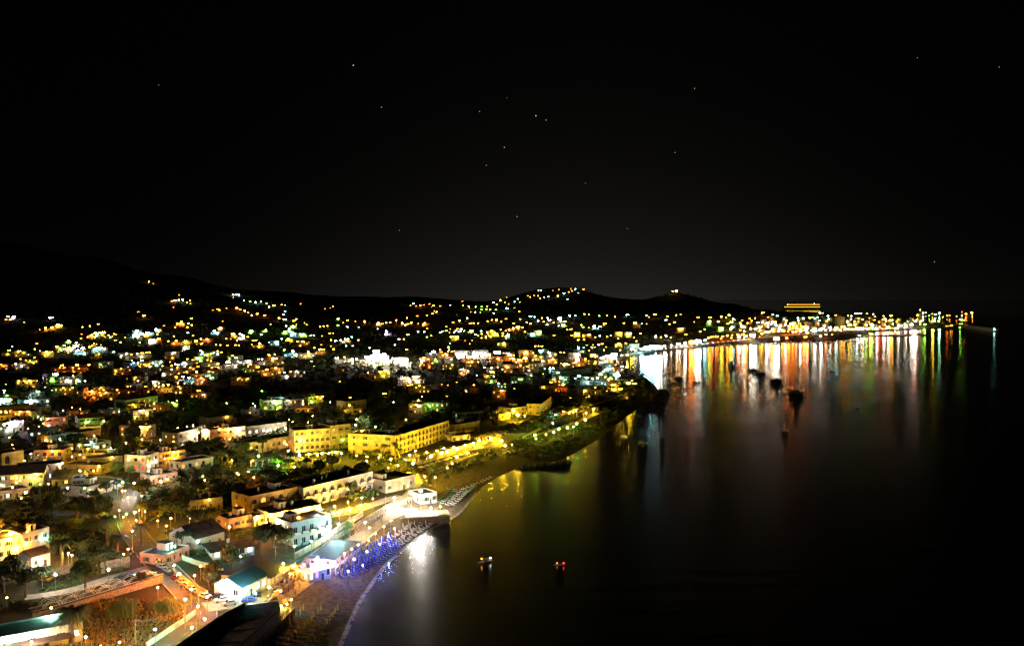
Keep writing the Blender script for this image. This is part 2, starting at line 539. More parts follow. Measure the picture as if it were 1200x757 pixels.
# ------------------------------------------------------------------ sea
def build_sea():
    mb = MB()
    m, nt, out = nodes_of('sea_water')
    N, L = nt.nodes, nt.links
    b = N.new('ShaderNodeBsdfPrincipled')
    b.inputs['Base Color'].default_value = (0.0015, 0.004, 0.006, 1)
    b.inputs['Roughness'].default_value = SEA_ROUGH
    b.inputs['IOR'].default_value = 1.333
    L.new(b.outputs[0], out.inputs[0])
    tc = N.new('ShaderNodeTexCoord')
    mp = N.new('ShaderNodeMapping'); mp.inputs['Scale'].default_value = (0.10, 1.0, 1); mp.inputs['Rotation'].default_value = (0, 0, R(8))
    L.new(tc.outputs['Object'], mp.inputs[0])
    n1 = N.new('ShaderNodeTexNoise'); n1.inputs['Scale'].default_value = 0.55; n1.inputs['Detail'].default_value = 6; n1.inputs['Roughness'].default_value = 0.6
    n2 = N.new('ShaderNodeTexNoise'); n2.inputs['Scale'].default_value = 0.13; n2.inputs['Detail'].default_value = 3
    L.new(mp.outputs[0], n1.inputs['Vector']); L.new(mp.outputs[0], n2.inputs['Vector'])
    ad = N.new('ShaderNodeMath'); ad.operation = 'MULTIPLY_ADD'; ad.inputs[1].default_value = 2.2
    L.new(n2.outputs['Fac'], ad.inputs[0]); L.new(n1.outputs['Fac'], ad.inputs[2])
    bp = N.new('ShaderNodeBump'); bp.inputs['Strength'].default_value = 1.0; bp.inputs['Distance'].default_value = SEA_BUMP
    L.new(ad.outputs[0], bp.inputs['Height']); L.new(bp.outputs[0], b.inputs['Normal'])
    # waves too small and far to resolve: calmer shading towards the horizon
    sx = N.new('ShaderNodeSeparateXYZ'); L.new(tc.outputs['Object'], sx.inputs[0])
    m1 = N.new('ShaderNodeMapRange'); m1.inputs[1].default_value = 2600; m1.inputs[2].default_value = 5000; m1.inputs[3].default_value = SEA_ROUGH; m1.inputs[4].default_value = 0.05
    m2 = N.new('ShaderNodeMapRange'); m2.inputs[1].default_value = 2600; m2.inputs[2].default_value = 5000; m2.inputs[3].default_value = 1; m2.inputs[4].default_value = 0.0
    L.new(sx.outputs[1], m1.inputs[0]); L.new(sx.outputs[1], m2.inputs[0])
    m3 = N.new('ShaderNodeMapRange'); m3.inputs[1].default_value = 450; m3.inputs[2].default_value = 1300; m3.inputs[3].default_value = 0.045; m3.inputs[4].default_value = 0.0
    L.new(sx.outputs[1], m3.inputs[0])
    ra = N.new('ShaderNodeMath'); ra.operation = 'ADD'; L.new(m1.outputs[0], ra.inputs[0]); L.new(m3.outputs[0], ra.inputs[1])
    L.new(ra.outputs[0], b.inputs['Roughness'])
    m4 = N.new('ShaderNodeMapRange'); m4.inputs[1].default_value = 350; m4.inputs[2].default_value = 1100; m4.inputs[3].default_value = 0.5; m4.inputs[4].default_value = 1.0
    L.new(sx.outputs[1], m4.inputs[0])
    mm = N.new('ShaderNodeMath'); mm.operation = 'MULTIPLY'; L.new(m2.outputs[0], mm.inputs[0]); L.new(m4.outputs[0], mm.inputs[1])
    L.new(mm.outputs[0], bp.inputs['Strength'])
    S = 60000
    mb.quad((-S, -2000, 0), (S, -2000, 0), (S, S, 0), (-S, S, 0), m)
    mb.obj('sea', kind='structure')


SEA_ROUGH, SEA_BUMP = 0.14, 0.085
build_sea()

# ------------------------------------------------------------------ stars
STARS = [(414, 77, 2.2), (447, 126, 1.2), (562, 131, 1.1), (628, 136, 2.2), (640, 141, 1.4), (591, 173, 1.5), (570, 194, 1.1), (606, 254, 1.3),
         (468, 270, .9), (791, 179, 1.1), (814, 104, 1.2), (686, 215, .8), (735, 268, .8), (1171, 79, 1.0), (186, 100, .8), (1095, 307, 1.2), (594, 115, .7), (1075, 68, .8)]
for i, (px, py, s) in enumerate(STARS):
    d = Vector(ray(px, py)).normalized()
    mb = MB(); mb.sphere((0, 0, 0), 14, emit('star%d' % (i % 3), [(.75, .85, 1), (1, .85, .6), (.9, .95, 1)][i % 3], 0.34 * s * s, False), 8, 6)
    auto = ['bright', 'faint', 'dim'][0 if s > 2 else (1 if s > 1.15 else 2)]
    o = mb.obj('star', category='star', group='stars in the night sky',
               label=None)
    o.location = Vector((0, 0, CAM_Z)) + d * 30000
    nm = {414: 'brightest star, alone high in the left half of the sky', 447: 'small warm star low right of the brightest left star',
          562: 'faint star left of the close pair in mid sky', 628: 'bright white star, upper left one of the close pair',
          640: 'smaller star, lower right one of the close pair', 591: 'blue-white star just below the close pair',
          570: 'faint star below and left of the blue-white star', 606: 'lone faint star low above the middle of the town',
          468: 'very dim star low above the sports ground lights', 791: 'faint star in the right half, lower of two above the harbour',
          814: 'faint star in the right half, upper of two above the harbour', 686: 'very dim star right of and below the close pair',
          735: 'very dim star low, left of the headland lamp bearing', 1171: 'dim star near the upper right corner of the sky',
          186: 'dim star alone in the upper left of the sky', 1095: 'small star low over the castle end of the harbour',
          594: 'dimmest star between the close pair and the zenith', 1075: 'dim star left of the upper right corner star'}
    o['label'] = nm[px]
# ------------------------------------------------------------------ lamps
M_POLE = mat('galvanised_pole', (0.30, 0.29, 0.27), 0.5, metal=0.6)
M_DARKPOLE = mat('dark_pole', (0.06, 0.06, 0.055), 0.6, metal=0.3)
M_WOODPOLE = mat('pole_timber', (0.26, 0.19, 0.11), 0.9, 0.3, 3)
INT = {0: 90, 1: 300, 2: 800, 3: 1700, 4: 4500, 5: 14000}
INT_NEAR = {0: 18, 1: 50, 2: 150, 3: 480, 4: 1400, 5: 3400}
PXR = {0: .5, 1: .72, 2: 1.0, 3: 1.5, 4: 2.2, 5: 3.2}
LAMPS = []        # (point of the bulb, picture x, y, colour, size)
_lampmesh = {}


def glow_mat(c, s, r, Y=0):
    L_ = (INT if Y > 620 else INT_NEAR)[s] / (math.pi * r * r)
    if Y > 620: L_ = min(L_, (18, 40, 110, 350, 4096, 9999)[s])
    L_ = 2 ** (round(math.log2(L_)))
    return emit('lamp_' + COL_WORD[c].replace(' ', '_'), LAMP_COL[c], L_)


def lamp_globe_r(Y, s, near=0.17):
    return min(max(near, PXR[s] * Y / 1000 * (0.8 if Y > 620 else .45)), (1.0, 1.2, 1.6, 2.0, 2.4, 4.0)[s])  # far globes enlarged to stand in for bloom and glare


def lamp(px, py, c, s, h=5.6, name='street_lamp', desc=None, label=None, at=None, group='street lamps of the town'):
    """one lamp on its own pole whose lit globe is seen at (px, py)"""
    if at is None:
        g = G(px, py, h)
    else:
        g = Vector(at)
    Y = g.y
    r = lamp_globe_r(Y, s)
    if Y > 620:
        r = 2 ** (round(math.log2(r) * 3) / 3)
        var = rng.choice([0, 1, 1, 2]) if s < 4 else 0
        key = (c, s, round(r, 3), h, var)
        if key not in _lampmesh:
            mb = MB()
            mb.tube([(0, 0, -0.8), (0, 0, h - r * 0.8)], [.14, .09], M_POLE, 5)
            gm_ = glow_mat(c, s, r, Y)
            if s >= 4:
                mb.box(-r * 1.9, r * 1.9, .1, .25, h - r * .9, h + r * .9, M_POLE)
                for a_ in range(4):
                    for b_ in range(2): mb.sphere((r * (a_ - 1.5) * .95, -.1, h + r * (b_ - .5) * .95), r * .42, gm_, 6, 4)
            elif var == 0: mb.sphere((0, 0, h), r, gm_, 8, 5)
            elif var == 1:
                k0 = len(mb.v); mb.sphere((0, 0, h), r, gm_, 8, 5, .6)
                mb.v[k0:] = [(v_[0] * 1.7, v_[1], v_[2]) for v_ in mb.v[k0:]]
            else:
                mb.box(-r * 1.5, r * 1.5, -.08, .08, h - .08, h + .08, M_POLE)
                mb.sphere((-r * 1.5, 0, h), r * .72, gm_, 6, 4); mb.sphere((r * 1.5, 0, h + r * .2), r * .6, gm_, 6, 4)
            _lampmesh[key] = mb.mesh('far_lamp')
        o = link(name, _lampmesh[key], None, g)
        o['category'] = 'street lamp' if name == 'street_lamp' else name.replace('_', ' '); o['group'] = group
    else:
        o = thing(name, g, rng.uniform(0, 6.28), category='street lamp' if name == 'street_lamp' else name.replace('_', ' '), group=group)
        mb = MB()
        mb.tube([(0.0, 0, -0.4), (0, 0, 0.9), (0, 0, h - r - .12)], [.11, .08, .05], M_POLE, 8)
        mb.tube([(0, 0, -0.2), (0, 0, 0.35)], [.16, .13], M_POLE, 8)
        mb.obj('pole', o)
        mb = MB(); mb.sphere((0, 0, h), r, glow_mat(c, s, r), 10, 7); mb.obj('globe', o, smooth=True)
        mb = MB(); mb.tube([(0, 0, h + r * .93), (0, 0, h + r * 1.12), (0, 0, h + r * 1.3)], [r * .55, r * .35, .02], M_DARKPOLE, 8)
        mb.tube([(0, 0, h - r - .14), (0, 0, h - r * .9)], [.09, r * .5], M_DARKPOLE, 8)
        mb.obj('cap', o)
    size = ['small', 'small', 'medium', 'bright', 'glaring', 'blazing'][s]
    if label: o['label'] = label
    else: auto_label(o, desc or '%s %s %s' % (size, COL_WORD[c], 'lamp' if name == 'street_lamp' else name.replace('_', ' ')), px, py)
    LAMPS.append((Vector((g.x, g.y, g.z + h)), px, py, c, s))
    return o


TILES = []        # far lamps, later ones added, the rest read off the photograph: (x0, y0, 'zoomx zoomy colour size; ...') , zoom 9.833


def T(x0, y0, s):
    for t in s.replace('\n', ' ').split(';'):
        t = t.split()
        if len(t) == 4:
            TILES.append((x0 + float(t[0]) / 9.833, y0 + float(t[1]) / 9.833, t[2], int(t[3])))


T(0, 340, '92 305 c 1;160 305 v 2;70 340 o 1;130 335 o 0;570 320 w 1;600 318 c 1;458 456 a 0;525 438 a 2;600 430 a 2;672 400 a 3;712 405 y 1;'
  '950 425 y 1;1035 415 y 1;1135 392 a 1;940 508 a 0;935 556 a 1;1010 540 a 1;1055 520 a 2;1090 545 y 1;1100 495 y 2;1150 490 a 2;'
  '795 585 g 2;880 605 w 2;740 635 w 1;655 650 a 2;740 680 w 1;790 660 y 2;850 660 w 2;900 690 c 2;955 670 w 2;1030 658 y 1;1085 615 y 1;'
  '1120 670 c 2;1160 660 w 2;425 615 o 1;400 680 y 1;460 700 w 0;535 712 a 2;200 700 y 0;142 648 w 0;975 735 a 0;1140 735 y 1')
T(120, 325, '540 52 a 2;585 72 y 0;883 205 a 0;800 275 o 1;840 265 w 2;880 262 y 2;925 258 c 2;975 290 y 1;1010 268 a 1;1015 302 a 0;820 345 o 0;'
  '415 398 a 0;480 443 a 2;1025 475 a 1;880 535 o 3;910 515 y 2;990 530 w 1;400 612 c 2;435 608 w 2;385 652 c 3;450 650 w 3;520 640 c 3;620 603 c 3;'
  '710 558 a 0;840 575 o 1;1030 550 y 1;980 575 y 1;490 670 y 2;635 660 a 1;405 697 a 1;580 722 w 3;650 710 o 2;825 680 a 1;1045 672 a 1;985 640 c 1;'
  '760 735 y 1;850 732 o 2;960 738 y 2;1080 735 a 2;1135 712 o 2;150 725 o 1;15 635 y 2;210 748 g 1;430 750 g 1')
T(240, 335, '325 100 w 2;365 98 c 3;395 105 t 2;330 135 a 0;450 165 t 1;522 182 g 1;585 190 c 2;648 182 t 2;712 203 g 1;740 243 w 1;795 225 y 2;885 218 a 1;'
  '925 222 c 0;1105 208 o 1;370 255 o 2;410 272 o 1;460 288 a 2;500 305 o 1;540 340 w 1;605 322 o 2;690 340 o 2;855 375 o 2;925 292 c 1;905 330 w 1;'
  '920 388 t 2;1055 383 a 1;150 268 a 1;168 280 y 1;95 280 o 0;250 258 a 0;205 407 a 0;178 480 o 2;112 520 c 2;150 535 y 1;325 555 o 3;'
  '405 555 w 2;440 575 w 2;495 588 a 1;535 520 g 2;703 510 g 2;652 563 t 1;758 443 g 0;940 462 t 1;1018 468 g 2;972 498 c 2;922 532 g 2;1020 545 c 2;'
  '1132 562 g 2;960 610 y 2;940 630 o 1;1070 640 a 1;1128 640 a 2;830 640 c 2;885 612 t 1;740 650 t 0;555 630 a 1;590 628 a 1;372 630 a 1;247 608 o 1;'
  '300 612 a 0;25 615 o 2;632 665 a 2;130 678 a 1;180 682 y 1;262 685 a 1;355 683 a 1;393 685 a 1;540 678 y 0;915 740 g 1;1018 752 c 2;1100 690 a 1')
T(360, 335, '205 265 a 0;265 255 o 0;298 236 a 1;355 380 g 2;355 455 g 1;465 397 a 1;415 425 a 0;555 408 a 0;662 410 o 2;820 430 a 2;865 438 o 1;'
  '910 425 a 1;955 422 a 1;1025 398 o 2;1095 428 a 2;1150 370 a 1;1160 440 a 1;150 470 a 1;190 465 y 1;230 462 a 1;260 548 a 1;300 545 y 0;275 625 y 1;'
  '330 635 w 1;385 625 w 1;440 615 w 2;470 615 y 2;515 590 c 1;590 625 a 1;450 690 c 1;525 690 w 0;912 530 v 3;1060 615 w 1;1115 615 a 1;1160 562 g 1;'
  '1012 678 w 1;150 735 a 2;190 733 y 1;310 730 y 1;720 715 w 1;1140 735 a 1;812 495 w 0')
T(480, 335, '10 225 o 1;45 205 c 2;75 232 o 1;125 225 o 2;165 220 o 1;230 210 o 1;275 230 a 2;355 232 a 1;285 290 o 1;310 300 o 2;265 320 o 2;200 340 o 1;90 348 o 1;'
  '20 425 o 2;100 435 a 0;172 432 o 2;470 222 w 0;608 178 o 1;615 225 y 1;683 240 y 2;762 242 g 1;830 240 g 1;895 240 y 1;830 272 g 1;885 270 y 1;930 275 g 1;'
  '995 275 g 1;965 195 t 2;1042 165 y 2;1005 215 g 1;1100 188 y 1;1140 210 a 0;1118 115 a 0;1125 262 c 2;968 315 w 1;755 302 w 1;708 300 a 0;815 305 a 0;'
  '550 330 y 0;502 420 a 1;575 402 a 2;662 373 w 1;700 432 a 1;740 430 y 1;790 432 a 1;900 410 y 1;950 392 a 1;1000 392 a 2;1055 412 y 1;1112 380 o 1;'
  '203 490 y 0;97 528 w 1;168 530 t 1;425 470 g 0;425 518 a 1;555 495 o 1;595 500 a 1;715 520 g 2;825 520 t 1;890 535 w 1;945 520 y 2;985 545 y 2;'
  '1050 505 a 1;1110 515 y 1;1075 545 y 1;1140 560 c 2;250 575 y 1;200 590 g 1;490 588 y 2;545 590 y 2;760 560 w 1;790 570 a 1;830 600 a 1;880 600 a 1;'
  '640 630 o 0;720 628 a 0;693 668 y 0;448 707 a 1;352 735 a 1;1085 660 y 2;465 662 c 0')
T(600, 330, '305 100 c 1;335 98 w 1;470 102 a 0;540 92 o 1;185 165 o 1;210 178 a 1;255 160 y 0;300 163 o 1;325 193 a 1;370 180 t 1;420 172 c 1;'
  '530 165 a 2;600 135 c 2;655 122 y 1;690 108 a 1;728 88 c 2;678 82 o 1;765 132 w 0;825 70 o 2;640 203 t 1;68 200 t 1;30 230 c 1;90 235 a 1;30 303 a 0;'
  '85 345 a 1;215 400 c 2;260 408 t 1;95 432 a 1;300 450 w 2;345 420 a 1;365 462 a 1;410 420 w 1;430 445 w 2;665 392 c 3;730 395 t 1;550 425 w 4;'
  '610 460 a 2;835 375 y 1;885 378 a 1;1005 395 g 1;1095 392 a 1;480 472 a 1;405 498 w 1;540 508 t 1;592 502 g 2;20 480 a 1;70 520 a 2;15 540 a 2;120 530 y 1;'
  '170 470 a 1;215 485 a 1;240 605 t 2;305 595 g 2;185 600 t 1;150 580 y 1;485 620 a 1;635 555 a 1;680 550 a 1;690 620 a 1;735 605 y 2;830 670 a 1;765 672 y 1;'
  '890 610 a 2;960 640 a 1;1012 625 t 1;1095 635 y 1;1140 622 t 0;945 520 c 2;1005 520 c 1;1055 480 a 0;800 500 a 1;820 525 g 1;995 727 c 1;1040 718 a 1;'
  '265 745 a 1;305 742 a 1;345 745 y 1')
T(720, 330, '715 97 a 4;670 100 y 2;8 405 a 1;150 385 t 2;370 392 t 1;465 378 y 2;398 410 a 0;612 400 a 1;712 388 a 1;765 378 a 0;595 442 c 1;240 478 a 2;110 478 a 1;'
  '635 490 a 1;695 470 a 1;315 485 c 0;372 488 a 0;755 548 a 2;965 412 a 1;1105 412 a 1;1095 460 g 2;920 465 a 0;1042 550 g 1;825 610 a 1;60 600 y 2;150 605 y 2;'
  '300 598 a 1;595 625 w 2;475 632 w 2;535 640 a 1;990 575 a 1;225 645 a 1;45 655 a 1;60 715 a 1;255 685 a 1;650 645 a 1')
T(0, 410, '235 105 a 1;308 118 a 1;345 127 y 1;400 88 o 1;15 168 o 1;85 168 a 0;180 162 w 1;715 178 o 2;690 205 o 1;740 205 o 1;890 175 a 2;840 205 o 1;910 212 o 1;'
  '1025 172 o 2;1150 165 g 2;625 280 w 2;660 285 v 3;700 280 c 2;215 358 y 1;280 358 a 1;340 355 y 2;398 358 g 0;428 355 a 0;600 345 g 2;'
  '845 298 w 1;780 345 w 2;850 345 g 2;890 345 g 2;915 365 c 1;980 358 w 1;440 480 t 2;68 395 g 0;520 430 w 0;690 440 t 1;730 438 y 1;835 435 y 1;600 465 g 0;'
  '958 440 y 0;1058 478 o 3;1150 490 o 1;895 492 a 0;15 515 a 1;45 495 y 1;40 598 t 3;355 580 c 2;1165 435 y 1')
T(120, 400, '960 65 w 2;1000 60 g 1;130 122 t 1;280 140 w 1;335 152 a 1;400 142 w 1;460 135 y 1;510 130 y 1;545 125 a 1;215 180 a 0;342 222 w 1;360 248 c 1;'
  '410 243 w 1;452 220 y 2;580 250 t 1;658 250 a 0;778 238 a 0;805 145 a 1;830 128 w 1;1130 105 w 1;1150 140 c 1;980 205 y 1;1045 215 a 1;1105 200 g 2;'
  '940 250 t 2;840 262 w 1;870 272 w 1;215 315 a 1;598 465 w 2;610 510 a 2;700 505 a 2;760 500 y 2;880 520 a 1;500 520 o 1;380 415 a 1;410 455 w 1;285 428 a 0;'
  '850 408 y 1;930 405 w 2;1000 420 c 2;1140 425 o 2;1085 350 a 2;880 370 o 1;870 480 y 1;1110 565 o 2;15 560 a 1;40 590 a 1;170 560 a 1;810 705 g 3;290 520 o 1')
T(240, 400, '30 215 a 1;70 225 y 1;150 258 a 2;268 240 w 3;320 168 o 2;350 190 w 1;380 190 g 2;410 245 w 1;508 225 w 2;620 205 w 1;660 205 w 1;740 158 o 2;805 150 a 1;'
  '820 200 y 2;780 215 y 1;530 268 a 1;500 285 y 1;620 295 y 1;715 325 a 2;818 308 a 2;780 378 a 0;680 378 a 0;920 358 w 1;990 350 a 1;1060 345 w 1;395 425 a 1;450 420 y 0;'
  '1020 118 c 2;918 100 g 1;20 400 t 1;95 412 w 0;800 685 w 1;880 680 t 1;960 678 w 1;1130 720 a 2;825 720 g 2;555 715 g 1;580 745 w 1;900 245 a 0')
T(360, 400, '150 92 a 1;300 90 y 1;340 192 w 2;430 185 a 1;515 205 w 2;568 205 w 2;700 185 w 4;860 165 w 5;1125 210 w 4;1040 195 a 1;1150 95 a 1;840 350 y 2;905 340 y 2;'
  '700 360 a 1;1110 425 w 2;1165 425 a 2;1030 335 a 0;1165 505 a 1;940 255 a 0;100 138 a 0;50 230 w 0;10 118 w 1;265 700 w 1;115 640 y 1;180 632 a 1;485 735 y 2;80 285 g 0')
T(480, 400, '60 410 w 3;100 405 a 2;20 500 y 1;115 512 y 1;165 190 o 2;145 225 w 2;140 255 o 1;265 250 a 1;280 120 w 3;240 140 c 1;297 205 g 1;430 155 a 2;352 95 a 1;448 65 a 1;'
  '480 205 w 1;560 145 w 3;620 145 w 3;740 140 w 3;790 135 w 3;850 140 w 3;665 180 o 2;745 195 a 1;925 160 o 2;1010 135 w 4;1020 200 o 2;1155 160 w 2;1165 195 o 1;'
  '680 240 y 1;790 238 a 1;490 270 y 1;550 265 y 0;605 325 w 2;860 300 w 1;945 305 w 1;1015 300 a 1;1130 298 a 2;1070 245 w 1;945 352 y 2;970 355 a 1;890 405 a 1;970 402 c 1;'
  '775 392 t 0;740 502 a 1;1025 485 t 1;1065 565 a 2;1100 490 y 0;655 578 w 0;430 632 a 0;545 470 a 0;370 495 o 0;440 505 a 0;100 680 y 2;75 730 y 1;230 745 g 1;140 637 c 0')
T(600, 400, '270 55 a 1;345 55 y 1;160 130 a 2;330 110 t 2;245 135 a 1;425 128 w 2;150 195 y 3;80 210 a 2;270 165 y 1;240 215 a 1;355 225 w 2;470 205 a 2;500 150 a 1;'
  '560 125 a 1;600 130 y 1;670 130 a 1;765 75 c 2;755 155 w 3;752 215 a 3;850 205 a 2;935 155 a 2;890 100 a 1;820 120 a 1;960 240 y 1;1035 190 w 3;1090 170 w 3;1150 200 w 3;'
  '1060 100 a 1;1000 40 c 1;50 240 w 0;195 335 w 1;380 315 t 0;455 312 c 3;600 270 a 2;640 265 y 2;20 160 a 1;15 200 a 2;180 290 a 1;100 275 a 1;360 375 y 0;225 395 y 0;92 440 g 1;'
  '530 360 y 2;485 440 y 1;450 472 y 1;560 430 t 2;615 438 g 1;770 400 t 2;730 425 c 1;860 420 c 2;930 430 t 1;985 420 c 2;590 500 o 2;30 545 y 0;840 565 y 2;960 530 a 1;'
  '1020 385 a 2;1050 350 t 1;1115 440 a 2;1150 430 y 1;675 652 a 0;860 645 a 0;230 590 o 0')
T(700, 395, '60 240 w 3;130 220 w 3;190 205 w 4;150 260 a 1;250 75 y 2;330 70 a 1;265 150 a 1;280 210 a 2;400 145 y 2;430 105 y 1;345 205 a 2;210 320 o 1;285 340 w 2;'
  '340 345 a 2;240 440 t 3;230 410 c 2;150 470 y 1;90 460 a 1;185 550 y 2;360 530 y 3;430 535 y 2;400 500 y 1;265 600 y 2;170 605 a 1;110 620 a 0')
T(830, 345, '20 265 a 1;15 310 g 2;150 255 y 2;115 315 w 1;240 240 y 2;205 265 y 1;290 285 t 2;265 320 y 2;225 340 y 1;390 302 y 1;370 330 y 1;630 212 o 3;690 262 o 1;745 230 w 1;'
  '480 280 a 1;540 275 y 1;795 248 t 1;155 395 g 2;260 400 y 2;410 378 w 2;490 395 a 2;550 395 w 3;590 385 w 2;415 425 a 2;370 412 a 1;500 305 a 1;570 325 w 2;650 345 a 1;'
  '680 330 w 2;740 320 w 2;770 320 a 2;720 345 w 1;905 300 y 1;1035 275 t 2;1040 305 w 1;1165 270 y 2;890 348 w 2;965 340 o 4;1000 365 o 3;930 370 o 2;1100 375 a 2;1050 335 a 1;'
  '5 500 o 2;45 492 o 2;100 488 o 2;165 484 o 2;220 475 o 2;275 470 o 1;340 462 o 2;400 462 o 2')
T(950, 345, '20 265 g 1;80 265 t 1;105 215 w 2;140 215 a 1;100 300 w 1;200 245 t 2;290 240 a 1;340 250 y 3;365 270 y 3;430 245 a 1;465 285 w 1;470 250 w 1;505 310 g 1;530 220 t 3;580 220 w 1;'
  '650 220 y 1;720 228 t 1;740 255 a 1;735 295 a 1;790 318 a 1;840 250 a 1;830 290 a 1;930 248 a 2;930 298 a 3;870 310 y 1;600 290 y 2;640 350 g 2;700 345 g 2;'
  '1085 340 y 1;1015 365 w 2;1165 345 w 2')
T(1060, 345, '180 180 y 2;150 240 y 2;215 215 w 2;245 210 w 1;320 225 y 1;355 235 t 2;403 215 w 2;440 262 y 1;490 243 a 1;520 243 a 1;285 245 g 1;235 345 g 2;330 300 y 2;210 300 g 1;'
  '395 305 g 1;125 310 w 3;80 350 w 3;180 345 a 1;660 203 o 1;710 225 o 3;775 210 o 4;600 255 o 1;660 245 t 1;650 290 g 3;690 300 o 1;490 365 o 1;540 358 a 1;1035 407 t 1')
T(0, 470, '10 120 y 2;75 130 a 1;230 120 a 1;320 120 a 1;350 30 w 0;165 240 v 3;45 270 y 2;15 315 t 1;475 208 w 1;555 200 o 2;620 215 a 0;700 185 w 0;560 285 c 1;'
  '505 255 a 0;730 105 w 1;830 70 o 1;920 90 y 1;990 245 y 2;1020 235 g 1;690 438 t 2;1085 400 a 1;1050 472 t 2;1015 545 y 2;1120 530 y 2;355 605 v 1;600 575 a 2;'
  '280 705 w 1;720 710 a 1;920 615 a 1;830 640 w 0;425 752 v 1;830 545 a 0;555 510 a 0')
T(120, 470, '155 48 w 1;210 72 t 1;355 40 y 1;595 30 a 2;600 90 a 1;470 105 w 1;15 230 y 2;440 295 a 3;545 292 a 1;375 338 w 0;610 285 y 0;870 305 y 1;975 290 y 1;'
  '1045 280 w 2;1040 330 y 1;1160 345 w 3;100 545 t 1;20 515 y 1;430 660 o 1;300 675 y 1;820 590 o 2;870 580 a 1;720 660 o 1;820 465 a 0;535 740 w 4')
T(0, 535, '10 325 w 2;145 355 o 1;190 300 a 1;230 275 y 0;165 190 g 0;420 115 v 1;720 75 a 1;920 160 y 3;1140 110 y 3;245 480 y 0;780 360 v 2;460 318 y 1;400 250 g 1;975 360 g 1;560 315 y 0')
# harbour promenade: the dense white row at the water, lamps between added for glare
for px, py, s in [(745, 411, 1), (752, 409, 3), (758, 408, 4), (765, 407, 4), (772, 407, 4), (779, 405.5, 2), (787, 404.5, 1), (795, 403, 2), (803, 402, 3), (811, 401, 4),
                  (818, 400, 4), (826, 399, 2), (845, 397, 1), (857, 396, 1), (866, 395, 2), (874, 394, 3), (882, 393, 4), (893, 391, 2), (900, 389, 3), (905, 387, 3),
                  (912, 385, 3), (918, 388, 3), (925, 386, 2), (931, 389, 3), (938, 388, 2), (946, 390, 3), (955, 388, 3), (963, 385, 3), (972, 384, 3), (980, 384, 3),
                  (988, 383, 3), (996, 381, 3), (1004, 384, 2), (1012, 385, 2), (1022, 383, 2), (1031, 383, 2), (1041, 383, 3), (1052, 385, 1),
                  (1062, 382, 2), (910, 397, 4), (922, 396, 2), (944, 395, 2), (962, 394, 2), (1007, 393, 1)] + [(762 + 6.1 * k, 410.5 - .74 * k - (.35 * (k - 20) if k > 20 else 0), 0) for k in range(22)] + [(896 + 5.5 * k, 389.2 - .17 * k, 1) for k in range(29)]:
    near_c = min([(808, 'o'), (845, 'o'), (851, 'o'), (857, 'a'), (866, 'w'), (878, 'a'), (893, 'a'), (905, 'a'), (921, 'o'), (930, 'o'), (944, 'o'), (963, 'w'), (977, 't'), (988, 'a'), (995, 'y'), (1024, 'g'), (1046, 'a'),
                  (1031, 'r'), (762, 'c'), (755, 'c'), (772, 'w'), (798, 'w'), (815, 'w'), (822, 'c'), (882, 'w')], key=lambda t: abs(t[0] - px))
    TILES.append((px, py, near_c[1] if abs(near_c[0] - px) < 5 else 'w', s))
TILES += [(1020, 391, 'y', 2), (1028, 391, 'w', 2), (1036, 391, 'w', 2), (1045, 391, 'a', 2), (1053, 391, 't', 1), (1070, 388, 'w', 3), (1074, 389, 'w', 2), (968, 392, 'o', 2), (975, 392, 'o', 1),
          (1083, 386, 'g', 1), (1093, 387, 'y', 2), (1101, 386, 't', 2), (1125, 384, 'g', 1)]
TILES += [(437, 416.5, 'w', 4), (447, 417.5, 'w', 5), (441, 412, 'w', 4), (452, 419, 'w', 4), (434, 420, 'a', 3)]  # floodlights added beside the main one to widen its glare
_r2 = random.Random(77)  # extra town lamps clustered at random, added to raise the density of lights
for _ in range(24):
    cx_, cy_ = _r2.uniform(0, 735), 374 + 62 * _r2.random(); cc_ = _r2.choice('aaayyywogt')
    for _k in range(_r2.randint(3, 8)):
        TILES.append((cx_ + _r2.gauss(0, 7), max(368, cy_ + _r2.gauss(0, 1.6)), cc_ if _r2.random() < .7 else _r2.choice('aywt'), _r2.choice([0, 0, 1])))
far_count = 0
for i, (px, py, c, s) in enumerate(TILES):
    nm = 'street_lamp'
    if s >= 4: nm = 'floodlight'
    elif s == 0: nm = 'porch_lamp'
    elif py < 372 and px < 760: nm = 'hillside_lamp'
    elif px > 740 and py < 384: nm = 'roof_lamp'
    elif px > 740: nm = 'promenade_lamp'
    elif c in 'gt': nm = 'garden_lamp'
    elif c in 'ayo': nm = 'sodium_lamp'
    h = {'street_lamp': 6.5, 'sodium_lamp': 6.5, 'floodlight': 10, 'porch_lamp': 4.5, 'hillside_lamp': 6.5, 'roof_lamp': 11, 'promenade_lamp': 6.5, 'garden_lamp': 4.5}[nm]
    lamp(px, py, c, s, h, nm, group={'street_lamp': 'white street lamps across the plain', 'sodium_lamp': 'warm sodium lamps across the plain', 'floodlight': 'strong floodlights on tall poles', 'porch_lamp': 'small porch lamps',
                                     'hillside_lamp': 'lamps on the far slopes', 'roof_lamp': 'lamps above the old town roofs', 'promenade_lamp': 'lamps along the harbour front',
                                     'garden_lamp': 'lamps in planted gardens'}[nm])
FAR_LAMPS = list(LAMPS)

print('TIMER c_lamps.py', __import__('time').perf_counter())
